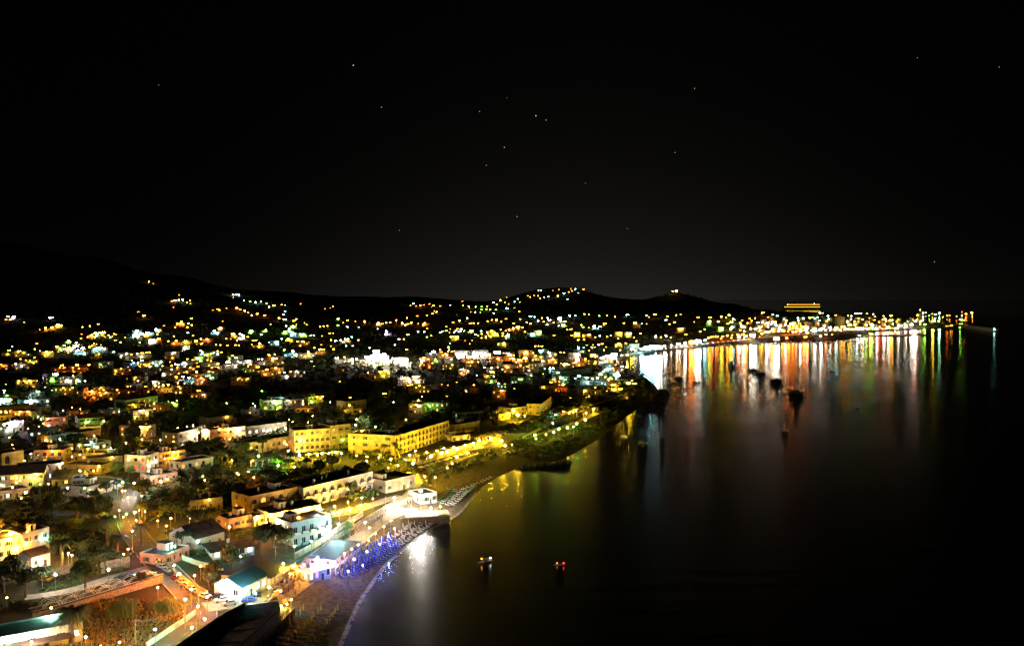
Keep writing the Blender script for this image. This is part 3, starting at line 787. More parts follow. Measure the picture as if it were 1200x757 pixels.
# ------------------------------------------------------------------ buildings
WALLS = {
    'white': mat('white_plaster', (0.62, 0.60, 0.56), 0.85, 0.42, .35, rnd=.08),
    'cream': mat('cream_plaster', (0.56, 0.47, 0.33), 0.85, 0.42, .35, rnd=.1),
    'ochre': mat('ochre_plaster', (0.52, 0.33, 0.12), 0.85, 0.42, .35, rnd=.08),
    'yellow': mat('yellow_plaster', (0.62, 0.50, 0.17), 0.85, 0.42, .35, rnd=.06),
    'pink': mat('pink_plaster', (0.52, 0.34, 0.27), 0.85, 0.42, .35, rnd=.08),
    'grey': mat('grey_plaster', (0.33, 0.32, 0.29), 0.9, 0.25, .6, rnd=.1),
    'pale blue': mat('pale_blue_plaster', (0.38, 0.45, 0.60), 0.85, 0.18, .6),
    'pale green': mat('pale_green_plaster', (0.42, 0.52, 0.44), 0.85, 0.2, .6),
    'stone': mat('rough_stone', (0.30, 0.25, 0.18), 0.95, 0.45, 1.6, bump=.6),
}
M_ROOF = mat('bitumen_roof', (0.06, 0.055, 0.05), 0.95, 0.5, .5, rnd=.2, spec=.2)
M_TILE = mat('clay_tile', (0.16, 0.075, 0.045), 0.9, 0.4, 2.5, bump=.5)
M_GLASS = mat('window_glass', (0.02, 0.022, 0.025), 0.12, 0.1, 1)
M_FRAME = mat('window_frame_paint', (0.20, 0.14, 0.09), 0.6, 0.2, 4)
M_WFRAME = mat('white_frame_paint', (0.6, 0.6, 0.57), 0.6, 0.2, 4)
M_SHADE = mat('shutter_dark', (0.05, 0.045, 0.035), 0.7, 0.3, 5)
M_RAIL = mat('railing_iron', (0.12, 0.11, 0.10), 0.5, metal=.4)
M_CONC = mat('concrete', (0.30, 0.28, 0.25), 0.9, 0.25, 1.0, bump=.3)
M_SHUT = mat('shutter_green', (.06, .11, .07), .7, .3, 4)
M_TANK = mat('blue_tank_plastic', (.03, .06, .28), .5, .1, 2)
M_LIT = {k: emit('lit_room_' + n, c, s, False) for k, n, c, s in
         [('a', 'amber', (1, .42, .07), 2.0), ('w', 'white', (1, .82, .55), 2.6), ('y', 'yellow', (1, .6, .1), 2.2), ('r', 'red', (1, .12, .03), 1.6), ('g', 'greenish', (.7, 1, .55), 1.6), ('c', 'cool', (.7, .95, 1), 2.2), ('v', 'violet', (.5, .3, 1), 2.5), ('o', 'orange', (1, .33, .06), 2.0)]}


def wall_grid(mb, org, ux, W_, H_, holes, material, reveal=0.28, z0=0.0):
    """a facade W_ x H_ with real recessed openings; org = left bottom, ux = unit along, inward = -normal"""
    ux = Vector(ux); nrm = Vector((ux.y, -ux.x, 0)); inn = -nrm
    xs = sorted({0.0, W_} | {round(h[0], 3) for h in holes} | {round(h[1], 3) for h in holes})
    zs = sorted({0.0, H_} | {round(h[2], 3) for h in holes} | {round(h[3], 3) for h in holes})
    org = Vector(org)
    P = lambda x, z, d=0.0: org + ux * x + Vector((0, 0, z)) + inn * d
    for i in range(len(xs) - 1):
        # join vertical runs
        run = None
        for j in range(len(zs) - 1):
            cx, cz = (xs[i] + xs[i + 1]) / 2, (zs[j] + zs[j + 1]) / 2
            hole = any(h[0] < cx < h[1] and h[2] < cz < h[3] for h in holes)
            if not hole and run is None: run = zs[j]
            if hole and run is not None:
                mb.quad(P(xs[i], run), P(xs[i + 1], run), P(xs[i + 1], zs[j]), P(xs[i], zs[j]), material); run = None
        if run is not None:
            mb.quad(P(xs[i], run), P(xs[i + 1], run), P(xs[i + 1], zs[-1]), P(xs[i], zs[-1]), material)
    for h in holes:
        a, b, c, d = h[:4]
        arched = len(h) > 4 and h[4]
        mb.quad(P(a, c), P(a, c, reveal), P(a, d, reveal), P(a, d), material)
        mb.quad(P(b, c, reveal), P(b, c), P(b, d), P(b, d, reveal), material)
        mb.quad(P(a, d, reveal), P(b, d, reveal), P(b, d), P(a, d), material)
        mb.quad(P(a, c), P(b, c), P(b, c, reveal), P(a, c, reveal), material)
        if arched:
            r = (b - a) / 2; cx = (a + b) / 2; cz = d - min(r, (d - c) * .5); rz = d - cz
            for s in (-1, 1):
                arc = [P(cx + s * r * math.cos(t * math.pi / 8), cz + rz * math.sin(t * math.pi / 8)) for t in range(0, 5)]
                corner = P(cx + s * r, d)
                vs = [corner] + (arc if s < 0 else arc[::-1])
                mb.add(vs, [tuple(range(len(vs)))] if True else [], material)


def window_mesh(w, h, lit, frame, depth=0.28, bars=1, arched=False, cache={}):
    sh = w < 1.45 and h < 1.7 and rng.random() < .5
    key = (round(w, 2), round(h, 2), lit, frame.name, bars, sh)
    if key in cache: return cache[key]
    mb = MB()
    g = M_LIT[lit] if lit else M_GLASS
    y = depth - 0.02
    mb.quad((0, y, 0), (w, y, 0), (w, y, h), (0, y, h), g)
    t = min(.07, w * .06)
    for x0, x1, z0, z1 in [(0.004, t, 0.004, h - .004), (w - t, w - .004, 0.004, h - .004), (t, w - t, 0.004, t), (t, w - t, h - t, h - .004)] + \
                          [(w * k / (bars + 1) - t / 2, w * k / (bars + 1) + t / 2, t, h - t) for k in range(1, bars + 1)]:
        mb.box(x0, x1, y - .05, y - .01, z0, z1, frame)
    if sh:
        for x0, x1 in ((-.5 * w - .02, -.02), (w + .02, 1.5 * w + .02)):
            mb.box(x0, x1, -.07, -.012, 0, h, M_SHUT)
            for q_ in range(5): mb.box(x0 + .05, x1 - .05, -.09, -.071, h * (.1 + .17 * q_), h * (.16 + .17 * q_), M_SHADE)
    mb.box(-.08, w + .08, -.1, -.012, -.12, -.01, M_WFRAME)
    cache[key] = mb.mesh('window')
    return cache[key]


def building(name, label, cat, A, B, depth, h, wall='white', floors=2, bays=None, side_bays=2, win=(1.0, 1.3), lit=.3, lits='aw', arched=False,
             roof='flat', parapet=.5, chimneys=0, balcony=False, frame=None, group=None, door=True, base=None, awning=None, roofmat=None, z=None, ground_arch=False,
             side_lit=None, roof_over=0.0, porch=None):
    A = Vector((A[0], A[1], 0)); B = Vector((B[0], B[1], 0))
    ux = (B - A); W_ = ux.length; ux.normalize()
    ang = math.atan2(ux.y, ux.x)
    inn = Vector((-ux.y, ux.x, 0))
    cs = [A, B, B + inn * depth, A + inn * depth]
    gz = [max(ground(p.x, p.y), 0.3) for p in cs]
    z0 = min(gz) - 0.25 if z is None else z
    extra = 0.0
    root = thing(name, (A.x, A.y, z0), ang, label, cat, group)
    wm = WALLS[wall]
    frame = frame or (M_FRAME if rng.random() < .6 else M_WFRAME)
    if bays is None: bays = max(1, int(W_ / 3.4))
    fh = (h - .3) / floors
    mb = MB(); wins = []

    def face(org, u, L_, nb, is_front):
        holes = []
        if nb > 0:
            pitch = L_ / nb
            ww = min(win[0], pitch * .62); wh = min(win[1], fh * .62)
            dk = rng.randrange(nb) if (door and is_front) else -1
            for f in range(floors):
                for k in range(nb):
                    cx = pitch * (k + .5)
                    if f == 0 and k == dk:
                        dw, dh = min(1.05, pitch * .5), min(2.15, fh * .78)
                        holes.append((cx - dw / 2, cx + dw / 2, .3, .3 + dh, False, 'door'))
                        continue
                    if balcony and is_front:
                        dh = min(2.3, fh * .8)
                        bw = ww * 1.25
                        holes.append((cx - bw / 2, cx + bw / 2, .3 + f * fh + .12, .3 + f * fh + .12 + dh, arched, 'balcony'))
                    else:
                        zc = .3 + f * fh + fh * .34
                        holes.append((cx - ww / 2, cx + ww / 2, zc, zc + wh, arched or (ground_arch and f == 0), 'win'))
        wall_grid(mb, org, u, L_, h, holes, wm)
        for q in holes: wins.append((Vector(org), Vector(u), q, is_front))
    ff = Vector((0, 0, 0))
    face((0, 0, 0), (1, 0, 0), W_, bays, True)
    face((W_, 0, 0), (0, 1, 0), depth, side_bays, False)
    wall_grid(mb, (W_, depth, 0), (-1, 0, 0), W_, h, [], wm)
    face((0, depth, 0), (0, -1, 0), depth, side_bays, False)
    mb.obj('wall', root)
    for org, u, q, is_front in wins:
        w, hh = q[1] - q[0], q[3] - q[2]
        p = org + u * q[0] + Vector((0, 0, q[2]))
        a2 = math.atan2(u.y, u.x)
        if q[5] == 'door':
            key = ('door', round(w, 2), round(hh, 2))
            if key not in _lampmesh:
                m2 = MB(); m2.box(0.01, w - .01, .2, .26, 0.0, hh - .01, M_FRAME); m2.box(w * .15, w * .85, .18, .2, hh * .12, hh * .45, M_SHADE); m2.box(w * .15, w * .85, .18, .2, hh * .55, hh * .9, M_SHADE)
                m2.box(w * .85, w * .9, .14, .18, hh * .45, hh * .5, M_RAIL)
                _lampmesh[key] = m2.mesh('door')
            link('door', _lampmesh[key], root, p, a2)
            continue
        p_lit = lit if is_front else (side_lit if side_lit is not None else lit * .6)
        l = rng.choice(lits) if rng.random() < p_lit else None
        o = link('window', window_mesh(w, hh, l, frame, bars=2 if w > 1.6 else 1), root, p, a2)
        if q[5] == 'balcony':
            key = ('bal', round(w, 1))
            if key not in _lampmesh:
                m2 = MB(); bw = w + .7
                m2.box(-.35, w + .35, -1.1, -.004, -.14, 0, WALLS['cream'])
                m2.box(-.35, w + .35, -1.1, -1.0, 0.0, .85, wm)
                m2.box(-.35, -.27, -1.0, -.004, 0.0, .85, wm); m2.box(w + .27, w + .35, -1.0, -.004, 0, .85, wm)
                _lampmesh[key] = m2.mesh('balcony')
            link('balcony', _lampmesh[key], root, p, a2)
    # roof
    rm = roofmat or M_ROOF
    mb = MB(); ov = roof_over
    if roof == 'flat':
        mb.box(.2 - ov, W_ - .2 + ov, .2 - ov, depth - .2 + ov, h - .02, h + .1, rm)
        if parapet and not ov:
            t = .22; e = .03
            for x0, x1, y0, y1 in [(-e, W_ + e, -e, t), (-e, W_ + e, depth - t, depth + e), (-e, t, t, depth - t), (W_ - t, W_ + e, t, depth - t)]:
                mb.box(x0, x1, y0, y1, h - .06, h + parapet, wm)
    else:
        o_ = .45; rz = h + depth * .24
        for s in (0, 1):
            y0, y1 = (-o_, depth / 2) if s == 0 else (depth + o_, depth / 2)
            a = [(-o_, y0, h - .08), (W_ + o_, y0, h - .08), (W_ + o_, y1, rz), (-o_, y1, rz)]
            bb = [(p[0], p[1], p[2] + .18) for p in a]
            mb.add(a + bb, [(0, 1, 2, 3), (7, 6, 5, 4), (0, 4, 5, 1), (0, 3, 7, 4), (1, 5, 6, 2)], rm)
        for x in (0.02, W_ - .02):
            mb.add([(x, 0, h), (x, depth, h), (x, depth / 2, rz - .02)], [(0, 1, 2)], wm)
    ro = mb.obj('roof', root)
    for k in range(chimneys):
        mb = MB(); cx = W_ * (k + 1) / (chimneys + 1) + rng.uniform(-.5, .5); cy = depth * rng.uniform(.3, .6)
        mb.box(cx - .35, cx + .35, cy - .35, cy + .35, h + .1, h + 1.6, wm); mb.box(cx - .45, cx + .45, cy - .45, cy + .45, h + 1.6, h + 1.75, wm)
        mb.box(cx - .25, cx + .25, cy - .25, cy + .25, h + 1.75, h + 1.95, M_SHADE)
        mb.obj('chimney', ro)
    if z is None and A.y < 760 and roof == 'flat' and (category_extra := rng.random()) < .75:
        x_, y_ = rng.uniform(.15, .85) * W_, rng.uniform(.5, .8) * depth
        mb = MB(); mb.tube([(x_, y_, h + .12), (x_, y_, h + 1.35), (x_, y_, h + 1.5)], [.55, .55, .3], M_TANK if rng.random() < .5 else M_WFRAME, 10); mb.obj('water_tank', root)
        x_ = rng.uniform(.1, .9) * W_
        mb = MB(); mb.tube([(x_, depth * .7, h), (x_, depth * .7, h + 2.8)], .04, M_RAIL, 4)
        for q_ in range(4): mb.box(x_ - .5 + .08 * q_, x_ + .5 - .08 * q_, depth * .7 - .02, depth * .7 + .02, h + 1.9 + q_ * .25, h + 1.94 + q_ * .25, M_RAIL)
        mb.obj('aerial', root)
        if category_extra < .4 and W_ > 7:
            x_ = rng.uniform(.1, .6) * W_; wm2 = WALLS[rng.choice(['white', 'cream', 'grey'])]
            mb = MB(); mb.box(x_, x_ + 2.6, depth * .35, depth * .75, h + .11, h + 2.3, wm2); mb.box(x_ - .15, x_ + 2.75, depth * .33, depth * .77, h + 2.301, h + 2.45, M_ROOF); mb.box(x_ + .8, x_ + 1.6, depth * .35 - .02, depth * .35, h + .12, h + 1.95, M_SHADE); mb.obj('roof_cabin', root)
    if awning:
        mb = MB()
        mb.add([(W_ * .1, -.02, 2.9), (W_ * .9, -.02, 2.9), (W_ * .9, -2.4, 2.35), (W_ * .1, -2.4, 2.35), (W_ * .1, -.02, 2.96), (W_ * .9, -.02, 2.96), (W_ * .9, -2.4, 2.41), (W_ * .1, -2.4, 2.41)],
               [(0, 1, 2, 3), (7, 6, 5, 4), (3, 2, 6, 7)], awning)
        for x in (W_ * .12, W_ * .5, W_ * .88): mb.tube([(x, -2.3, 0), (x, -2.3, 2.4)], .05, M_RAIL, 5)
        mb.obj('awning', root)
    if porch:  # facade lights added to brighten far houses and fill out the sparkle
        for q in porch:
            c_, s_, fx, fz = q
            Yd = A.y; r_ = min(1.3, max(.15, .62 * Yd / 1000))
            L_ = {0: 9, 1: 26, 2: 80}[s_]
            key = ('porch', c_, s_, round(math.log2(r_) * 2))
            if key not in _lampmesh:
                m2 = MB(); m2.sphere((0, 0, 0), r_, emit('porch_' + c_, LAMP_COL[c_], L_), 8, 5); _lampmesh[key] = m2.mesh('porch_light')
            link('porch_light', _lampmesh[key], root, (W_ * fx, -r_ - .15, h * fz))
    BOXES.append((cs, z0, z0 + h))
    px, py, _ = proj((A + ux * W_ / 2 + Vector((0, 0, z0 + h / 2))))
    root['_px'] = px; root['_py'] = py
    return root


BOXES = []


_BX = [0, None]


def inside_box(x, y, pad=1.0):
    if _BX[0] != len(BOXES):
        rows = []
        for cs, _, _ in BOXES:
            u = cs[1] - cs[0]; L_ = math.hypot(u.x, u.y); v = cs[3] - cs[0]; D_ = math.hypot(v.x, v.y)
            rows.append((cs[0].x, cs[0].y, u.x / L_, u.y / L_, L_, v.x / D_, v.y / D_, D_))
        _BX[0] = len(BOXES); _BX[1] = np.array(rows)
    q = _BX[1]
    if q is None: return False
    dx, dy = x - q[:, 0], y - q[:, 1]
    a = dx * q[:, 2] + dy * q[:, 3]; b = dx * q[:, 5] + dy * q[:, 6]
    return bool(((a > -pad) & (a < q[:, 4] + pad) & (b > -pad) & (b < q[:, 7] + pad)).any())


def box_clear(c, ang, w, d):
    ux = Vector((math.cos(ang), math.sin(ang), 0)); v = Vector((-ux.y, ux.x, 0))
    for i in range(-2, 3):
        for j in range(-2, 3):
            p = c + ux * (w / 4 * i) + v * (d / 4 * j)
            if inside_box(p.x, p.y, .8): return False
    return True


def bld(name, label, cat, p1, p2, depth, top=None, h=None, **kw):
    """building whose front foot runs between two picture points"""
    A, B = G(*p1), G(*p2)
    if h is None:
        h = (max(p1[1], p2[1]) - top) / FPX * ((A.y + B.y) / 2)
    return building(name, label, cat, A, B, depth, h, **kw)

print('TIMER d_build.py', __import__('time').perf_counter())
# ------------------------------------------------------------------ buildings one can tell apart, each from its own place in the photograph
M_TEAL = mat('teal_sheet_roof', (0.06, 0.16, 0.20), 0.5, 0.2, .8)
M_NAVY = mat('navy_membrane', (0.02, 0.03, 0.09), 0.6, 0.3, .8)
M_REDCANVAS = mat('red_canvas', (0.45, 0.03, 0.03), 0.8, 0.2, 2)
M_WHITECANVAS = mat('white_canvas', (0.7, 0.68, 0.66), 0.8, 0.12, 2)
M_TAN = mat('terrace_paving', (0.34, 0.27, 0.19), 0.85, 0.25, 1.0)


def attach(child, main):
    """turn an own-rooted building into a wing (part) of another"""
    bpy.context.view_layer.update()
    mw = child.matrix_world.copy()
    child.parent = main
    child.matrix_parent_inverse = Matrix.Identity(4)
    child.matrix_basis = main.matrix_world.inverted() @ mw
    child.name = 'wing'
    for k in ('label', 'category', 'group'):
        if k in child: del child[k]


v = bld('villa', 'amber villa with roof terrace and two chimneys at the left edge', 'villa', (-6, 669), (27, 661), 10, top=634, wall='white', floors=3, bays=3, lit=.35, lits='ay', chimneys=0, balcony=False)
w1 = bld('villa', '', 'villa', (27.4, 656), (58, 648), 8, top=625, wall='cream', floors=2, bays=3, lit=.3, lits='ay', chimneys=2)
w2 = bld('villa', '', 'villa', (37, 669), (59, 662), 6, h=4.2, wall='white', floors=1, bays=2, lit=.6, lits='a', roof='gable', roofmat=M_TILE)
attach(w1, v); attach(w2, v)
bld('house', 'pale green low house behind the palm in the bottom left corner', 'house', (-8, 769), (97, 751), 9, h=4.3, wall='pale green', floors=1, bays=6, win=(1.8, 1.5), lit=.5, lits='wa', awning=mat('brown_awning', (.10, .05, .03), .8), door=True, roofmat=WALLS['pale green'])
v = bld('house', 'long low house with dark roof beside the parked cars', 'house', (194, 664), (222, 652), 9, h=3.4, wall='pink', floors=1, bays=4, lit=.3, lits='aw')
v = bld('house', 'pale green gabled house above the orange walled lane', 'house', (229, 646), (263, 637), 13, h=4.4, wall='pale green', floors=1, bays=3, win=(.9, 1.2), lit=0, roof='gable', chimneys=1, roofmat=M_ROOF)
bld('house', 'dark flat house with white lit columns below the gabled house', 'house', (250, 656), (298, 650), 10, h=3.2, wall='white', floors=1, bays=5, win=(1.6, 1.9), lit=.75, lits='wc', roofmat=M_ROOF, roof_over=1.2)
bld('kiosk', 'glaring white gabled seafront kiosk with a teal roof', 'kiosk', (284, 703.5), (313, 689), 9, h=3.9, wall='white', floors=1, bays=4, win=(1.6, 1.5), lit=.6, lits='c', roof='gable', roofmat=M_TEAL, side_bays=2, side_lit=.5)
bld('hall', 'dark flat-roofed hall behind the crowded dining patio', 'hall', (317, 689), (347, 671), 15, h=3.9, wall='cream', floors=1, bays=6, win=(2.0, 2.0), lit=.8, lits='ay', roofmat=M_NAVY, roof_over=.8)
bld('beach_bar', 'beach bar with navy roof deck and glowing balustrade', 'bar', (393, 675), (423, 652), 10, top=655.5, wall='stone', floors=2, bays=6, lit=.1, lits='v', roofmat=M_NAVY, parapet=.2)
bld('beach_bar', 'violet-lit beach bar front under the white canopy', 'bar', (362, 683), (388, 677), 8, h=3.6, wall='pale blue', floors=1, bays=4, win=(1.8, 1.9), lit=.9, lits='vw', roofmat=M_WHITECANVAS, roof_over=.9)
bld('apartment_house', 'pale green apartment house behind the palm and mast', 'apartment house', (342, 640), (388, 630), 10, top=612, wall='pale green', floors=2, bays=5, win=(1.1, 1.4), lit=.25, lits='cw', balcony=True)
bld('house', 'pale blue house in front of the arcaded hotel', 'house', (318, 618), (376, 608), 10, top=599, wall='pale blue', floors=1, bays=5, win=(1.7, 1.6), lit=.8, lits='wa', roof_over=.5)
hA = bld('hotel', 'arcaded ochre and cream hotel with scalloped balconies', 'hotel', (293, 603), (354, 591), 12, top=581, wall='ochre', floors=2, bays=6, win=(1.7, 1.9), lit=.1, lits='a', arched=True, balcony=True, chimneys=2, roofmat=M_ROOF)
hB = bld('hotel', '', 'hotel', (355.5, 594), (437, 574), 13, top=571.5, wall='cream', floors=2, bays=9, win=(2.0, 2.1), lit=.1, lits='a', arched=True, balcony=True, chimneys=3)
attach(hB, hA)
bld('house', 'low cream annex with one lamp right of the arcaded hotel', 'house', (452, 578), (486, 571), 12, top=563, wall='cream', floors=1, bays=4, lit=.2, lits='y')
hC = bld('hotel', 'three-storey yellow hotel with a long angled wing', 'hotel', (408, 531.5), (461.5, 535), 13, h=10.2, wall='yellow', floors=3, bays=4, win=(1.3, 1.5), lit=0, lits='ar', roofmat=M_ROOF)
hD = bld('hotel', '', 'hotel', (462.5, 535), (526, 513), 13, h=9.8, wall='yellow', floors=3, bays=15, win=(1.4, 1.7), lit=.04, lits='ay', balcony=True, roofmat=M_ROOF)
attach(hD, hC)
bld('glazed_restaurant', 'glazed terrace restaurant under a wide dark roof', 'restaurant', (482, 541), (556, 525), 17, h=4.0, wall='yellow', floors=1, bays=12, win=(3.0, 2.6), lit=1.0, lits='yw', roof_over=1.6, roofmat=M_ROOF)
hE = bld('hotel', 'broad yellow hotel with three rows of loggias', 'hotel', (345, 530.5), (387, 527), 12, h=11.0, wall='yellow', floors=3, bays=7, win=(1.8, 1.8), lit=.0, lits='y', arched=True)
hF = bld('hotel', '', 'hotel', (387.8, 527), (411, 524), 14, h=12.2, wall='yellow', floors=3, bays=3, win=(1.1, 1.3), lit=.2, lits='ay', chimneys=1)
attach(hF, hE)
bld('house', 'long low arcaded house with glowing arches', 'house', (284, 534.5), (343, 523), 10, top=521, wall='cream', floors=1, bays=9, win=(2.0, 2.2), lit=.3, lits='ya', arched=True)
bld('villa', 'amber villa with three glaring wall lamps on its terrace', 'villa', (246, 520), (288, 514), 9, top=504.5, wall='ochre', floors=2, bays=6, lit=.35, lits='ay')
bld('house', 'grey unlit house above the amber villa', 'house', (243, 501), (277, 497), 10, top=490, wall='grey', floors=1, bays=4, lit=0)
bld('house', 'cream house with lit windows above the long arcaded house', 'house', (289, 512.5), (336, 506), 9, top=500.5, wall='cream', floors=1, bays=6, win=(1.5, 1.4), lit=.5, lits='wy')
bld('villa', 'white stepped villa with one red and two amber windows', 'villa', (146, 552), (172, 554), 9, top=534, wall='white', floors=2, bays=3, win=(1.6, 1.6), lit=.8, lits='ary', chimneys=1)
bld('house', 'dark low wing left of the villa with the red window', 'house', (103, 549), (144, 546), 8, top=537, wall='grey', floors=1, bays=5, lit=.3, lits='or')
bld('house', 'peach bungalow lit by a porch lamp above the dark grove', 'house', (176, 568), (208, 563), 9, h=3.6, wall='pink', floors=1, bays=4, win=(1.2, 1.4), lit=.4, lits='aw')
bld('house', 'low arched house below the glaring junction lamp', 'house', (102, 583), (143, 572), 13, h=4.0, wall='grey', floors=1, bays=6, win=(1.6, 2.0), lit=.2, lits='ac', arched=True)
bld('house', 'narrow white house with violet light on its left', 'house', (84, 579), (99, 578), 6, top=561, wall='pale blue', floors=2, bays=3, lit=.5, lits='wv')
bld('house', 'yellow terrace house under two bright lamps', 'house', (72, 554), (118, 556), 9, h=3.9, wall='yellow', floors=1, bays=6, lit=.3, lits='ay')
bld('house', 'amber corner house with a tall dark doorway at far left', 'house', (2, 551), (28, 546), 9, top=532, wall='yellow', floors=1, bays=2, win=(2.0, 3.6), lit=.1, lits='a', arched=True)
bld('house', 'long low house with amber windows behind the corner house', 'house', (34, 541), (86, 527), 9, h=3.6, wall='cream', floors=1, bays=9, lit=.35, lits='ao')
bld('house', 'cream house with green garden lamp at its wall', 'house', (56, 523), (80, 519), 9, top=511, wall='cream', floors=1, bays=3, lit=.2, lits='y')
bld('house', 'cream house with glowing red porch at its right end', 'house', (92, 521), (118, 516), 9, top=507.5, wall='cream', floors=1, bays=4, lit=.4, lits='aro')
bld('house', 'amber windowed row house at the far left edge', 'house', (-2, 489), (38, 485), 9, top=477.5, wall='ochre', floors=1, bays=7, win=(1.6, 2.0), lit=.7, lits='ay')
bld('house', 'white banded flat house right of the amber row', 'house', (38, 491), (60, 488), 9, top=478, wall='white', floors=2, bays=3, win=(2.6, 1.0), lit=.2, lits='w')
bld('house', 'cream block with tall lit windows in the middle of the plain', 'house', (147, 482), (185, 477), 11, top=469, wall='cream', floors=2, bays=6, lit=.35, lits='yaw')
bld('house', 'small yellow annex under the green star-like lamp', 'house', (185.5, 483), (203, 480), 7, top=475, wall='yellow', floors=1, bays=3, lit=.2, lits='y')
bld('house', 'two-storey cream house with arched windows beside the orange tree', 'house', (208, 524), (232, 517), 9, top=508, wall='cream', floors=2, bays=3, lit=.3, lits='y', arched=True)
bld('house', 'low white house with amber rooms below the red awning', 'house', (211, 553), (250, 546), 9, h=4.2, wall='white', floors=1, bays=5, win=(1.6, 1.8), lit=.6, lits='ao')
bld('house', 'stone-grey house with two chimneys left of the arcaded hotel', 'house', (224, 601), (261, 597), 10, h=4.6, wall='stone', floors=1, bays=4, lit=0, chimneys=2)
bld('house', 'orange flat house behind the terrace restaurant', 'house', (532, 509.5), (562, 504.5), 10, top=498, wall='ochre', floors=1, bays=4, lit=.15, lits='o')
bld('house', 'small cream pavilion with arches at the hotel wing end', 'house', (530, 519), (551, 516.5), 8, h=3.6, wall='cream', floors=1, bays=5, win=(1.6, 1.8), lit=.4, lits='y', arched=True)
hG = bld('hotel', 'yellow garden hotel with stepped right wing', 'hotel', (600, 488), (634, 484), 12, h=6.0, wall='yellow', floors=2, bays=7, lit=.15, lits='ya')
hH = bld('hotel', '', 'hotel', (634.5, 487), (646, 478), 10, h=8.0, wall='yellow', floors=2, bays=5, lit=.1, lits='ya', balcony=True)
attach(hH, hG)
bld('house', 'small yellow house with dark windows left of the garden hotel', 'house', (584, 493), (598, 491), 8, h=4.2, wall='yellow', floors=1, bays=4, lit=.1, lits='y')
bld('house', 'green-lit bungalow among trees above the terraces', 'house', (536, 491), (566, 489), 8, h=4.0, wall='pale green', floors=1, bays=6, win=(1.4, 1.6), lit=.4, lits='gy')
bld('school', 'long pale green roofed school near the first bay', 'school', (656, 440.5), (694, 438), 14, h=6.0, wall='pale green', floors=2, bays=12, lit=0)
bld('house', 'pale green block at the right end of the school', 'house', (684, 446), (712, 445), 10, h=4.5, wall='pale green', floors=1, bays=6, lit=.3, lits='cw')
bld('apartment_house', 'grey bay-window apartment row on the dark plain', 'apartment house', (173, 440), (200, 438), 12, h=6.5, wall='cream', floors=2, bays=10, lit=.05, lits='w')
bld('hall', 'long white floodlit hall behind the plain, left half', 'hall', (535, 418.3), (550, 418), 15, h=7.5, wall='white', floors=1, bays=7, win=(2.2, 2.5), lit=.5, lits='w', door=False)
bld('hall', 'long white floodlit hall behind the plain, right half', 'hall', (553, 417.6), (572, 417.3), 15, h=7.5, wall='white', floors=1, bays=8, win=(2.2, 2.5), lit=.5, lits='wc', door=False)
bld('house', 'yellow flat block alone among dark trees', 'house', (405, 482), (429, 479), 10, top=471, wall='yellow', floors=1, bays=4, lit=.25, lits='y')
bld('house', 'dim olive house with two lit rooms on the hill edge', 'house', (344, 471), (383, 468), 10, top=462.5, wall='grey', floors=1, bays=7, lit=.3, lits='yo')
bld('house', 'small bright yellow cube house below the pines', 'house', (397, 440), (404, 439.5), 8, h=6.5, wall='yellow', floors=2, bays=2, lit=.3, lits='y')
bld('house', 'boxy white house of the first bay with framed loggias', 'house', (738, 410), (749, 409.6), 10, h=9, wall='white', floors=3, bays=4, win=(2.2, 1.8), lit=.4, lits='ya')
bld('pier_building', 'white pier building beside the two starry lamps', 'pier building', (493, 591), (512, 589), 9, h=4.4, wall='white', floors=1, bays=4, win=(1.5, 1.6), lit=.5, lits='wa')
bld('house', 'cream house with porch lamps left of the pink bungalow', 'house', (268, 621), (295, 616), 9, h=3.8, wall='pink', floors=1, bays=4, lit=.4, lits='aw')
bld('house', 'small white cottage right of the pink bungalow', 'house', (298, 617), (311, 614), 7, h=3.4, wall='white', floors=1, bays=2, lit=.7, lits='aw')

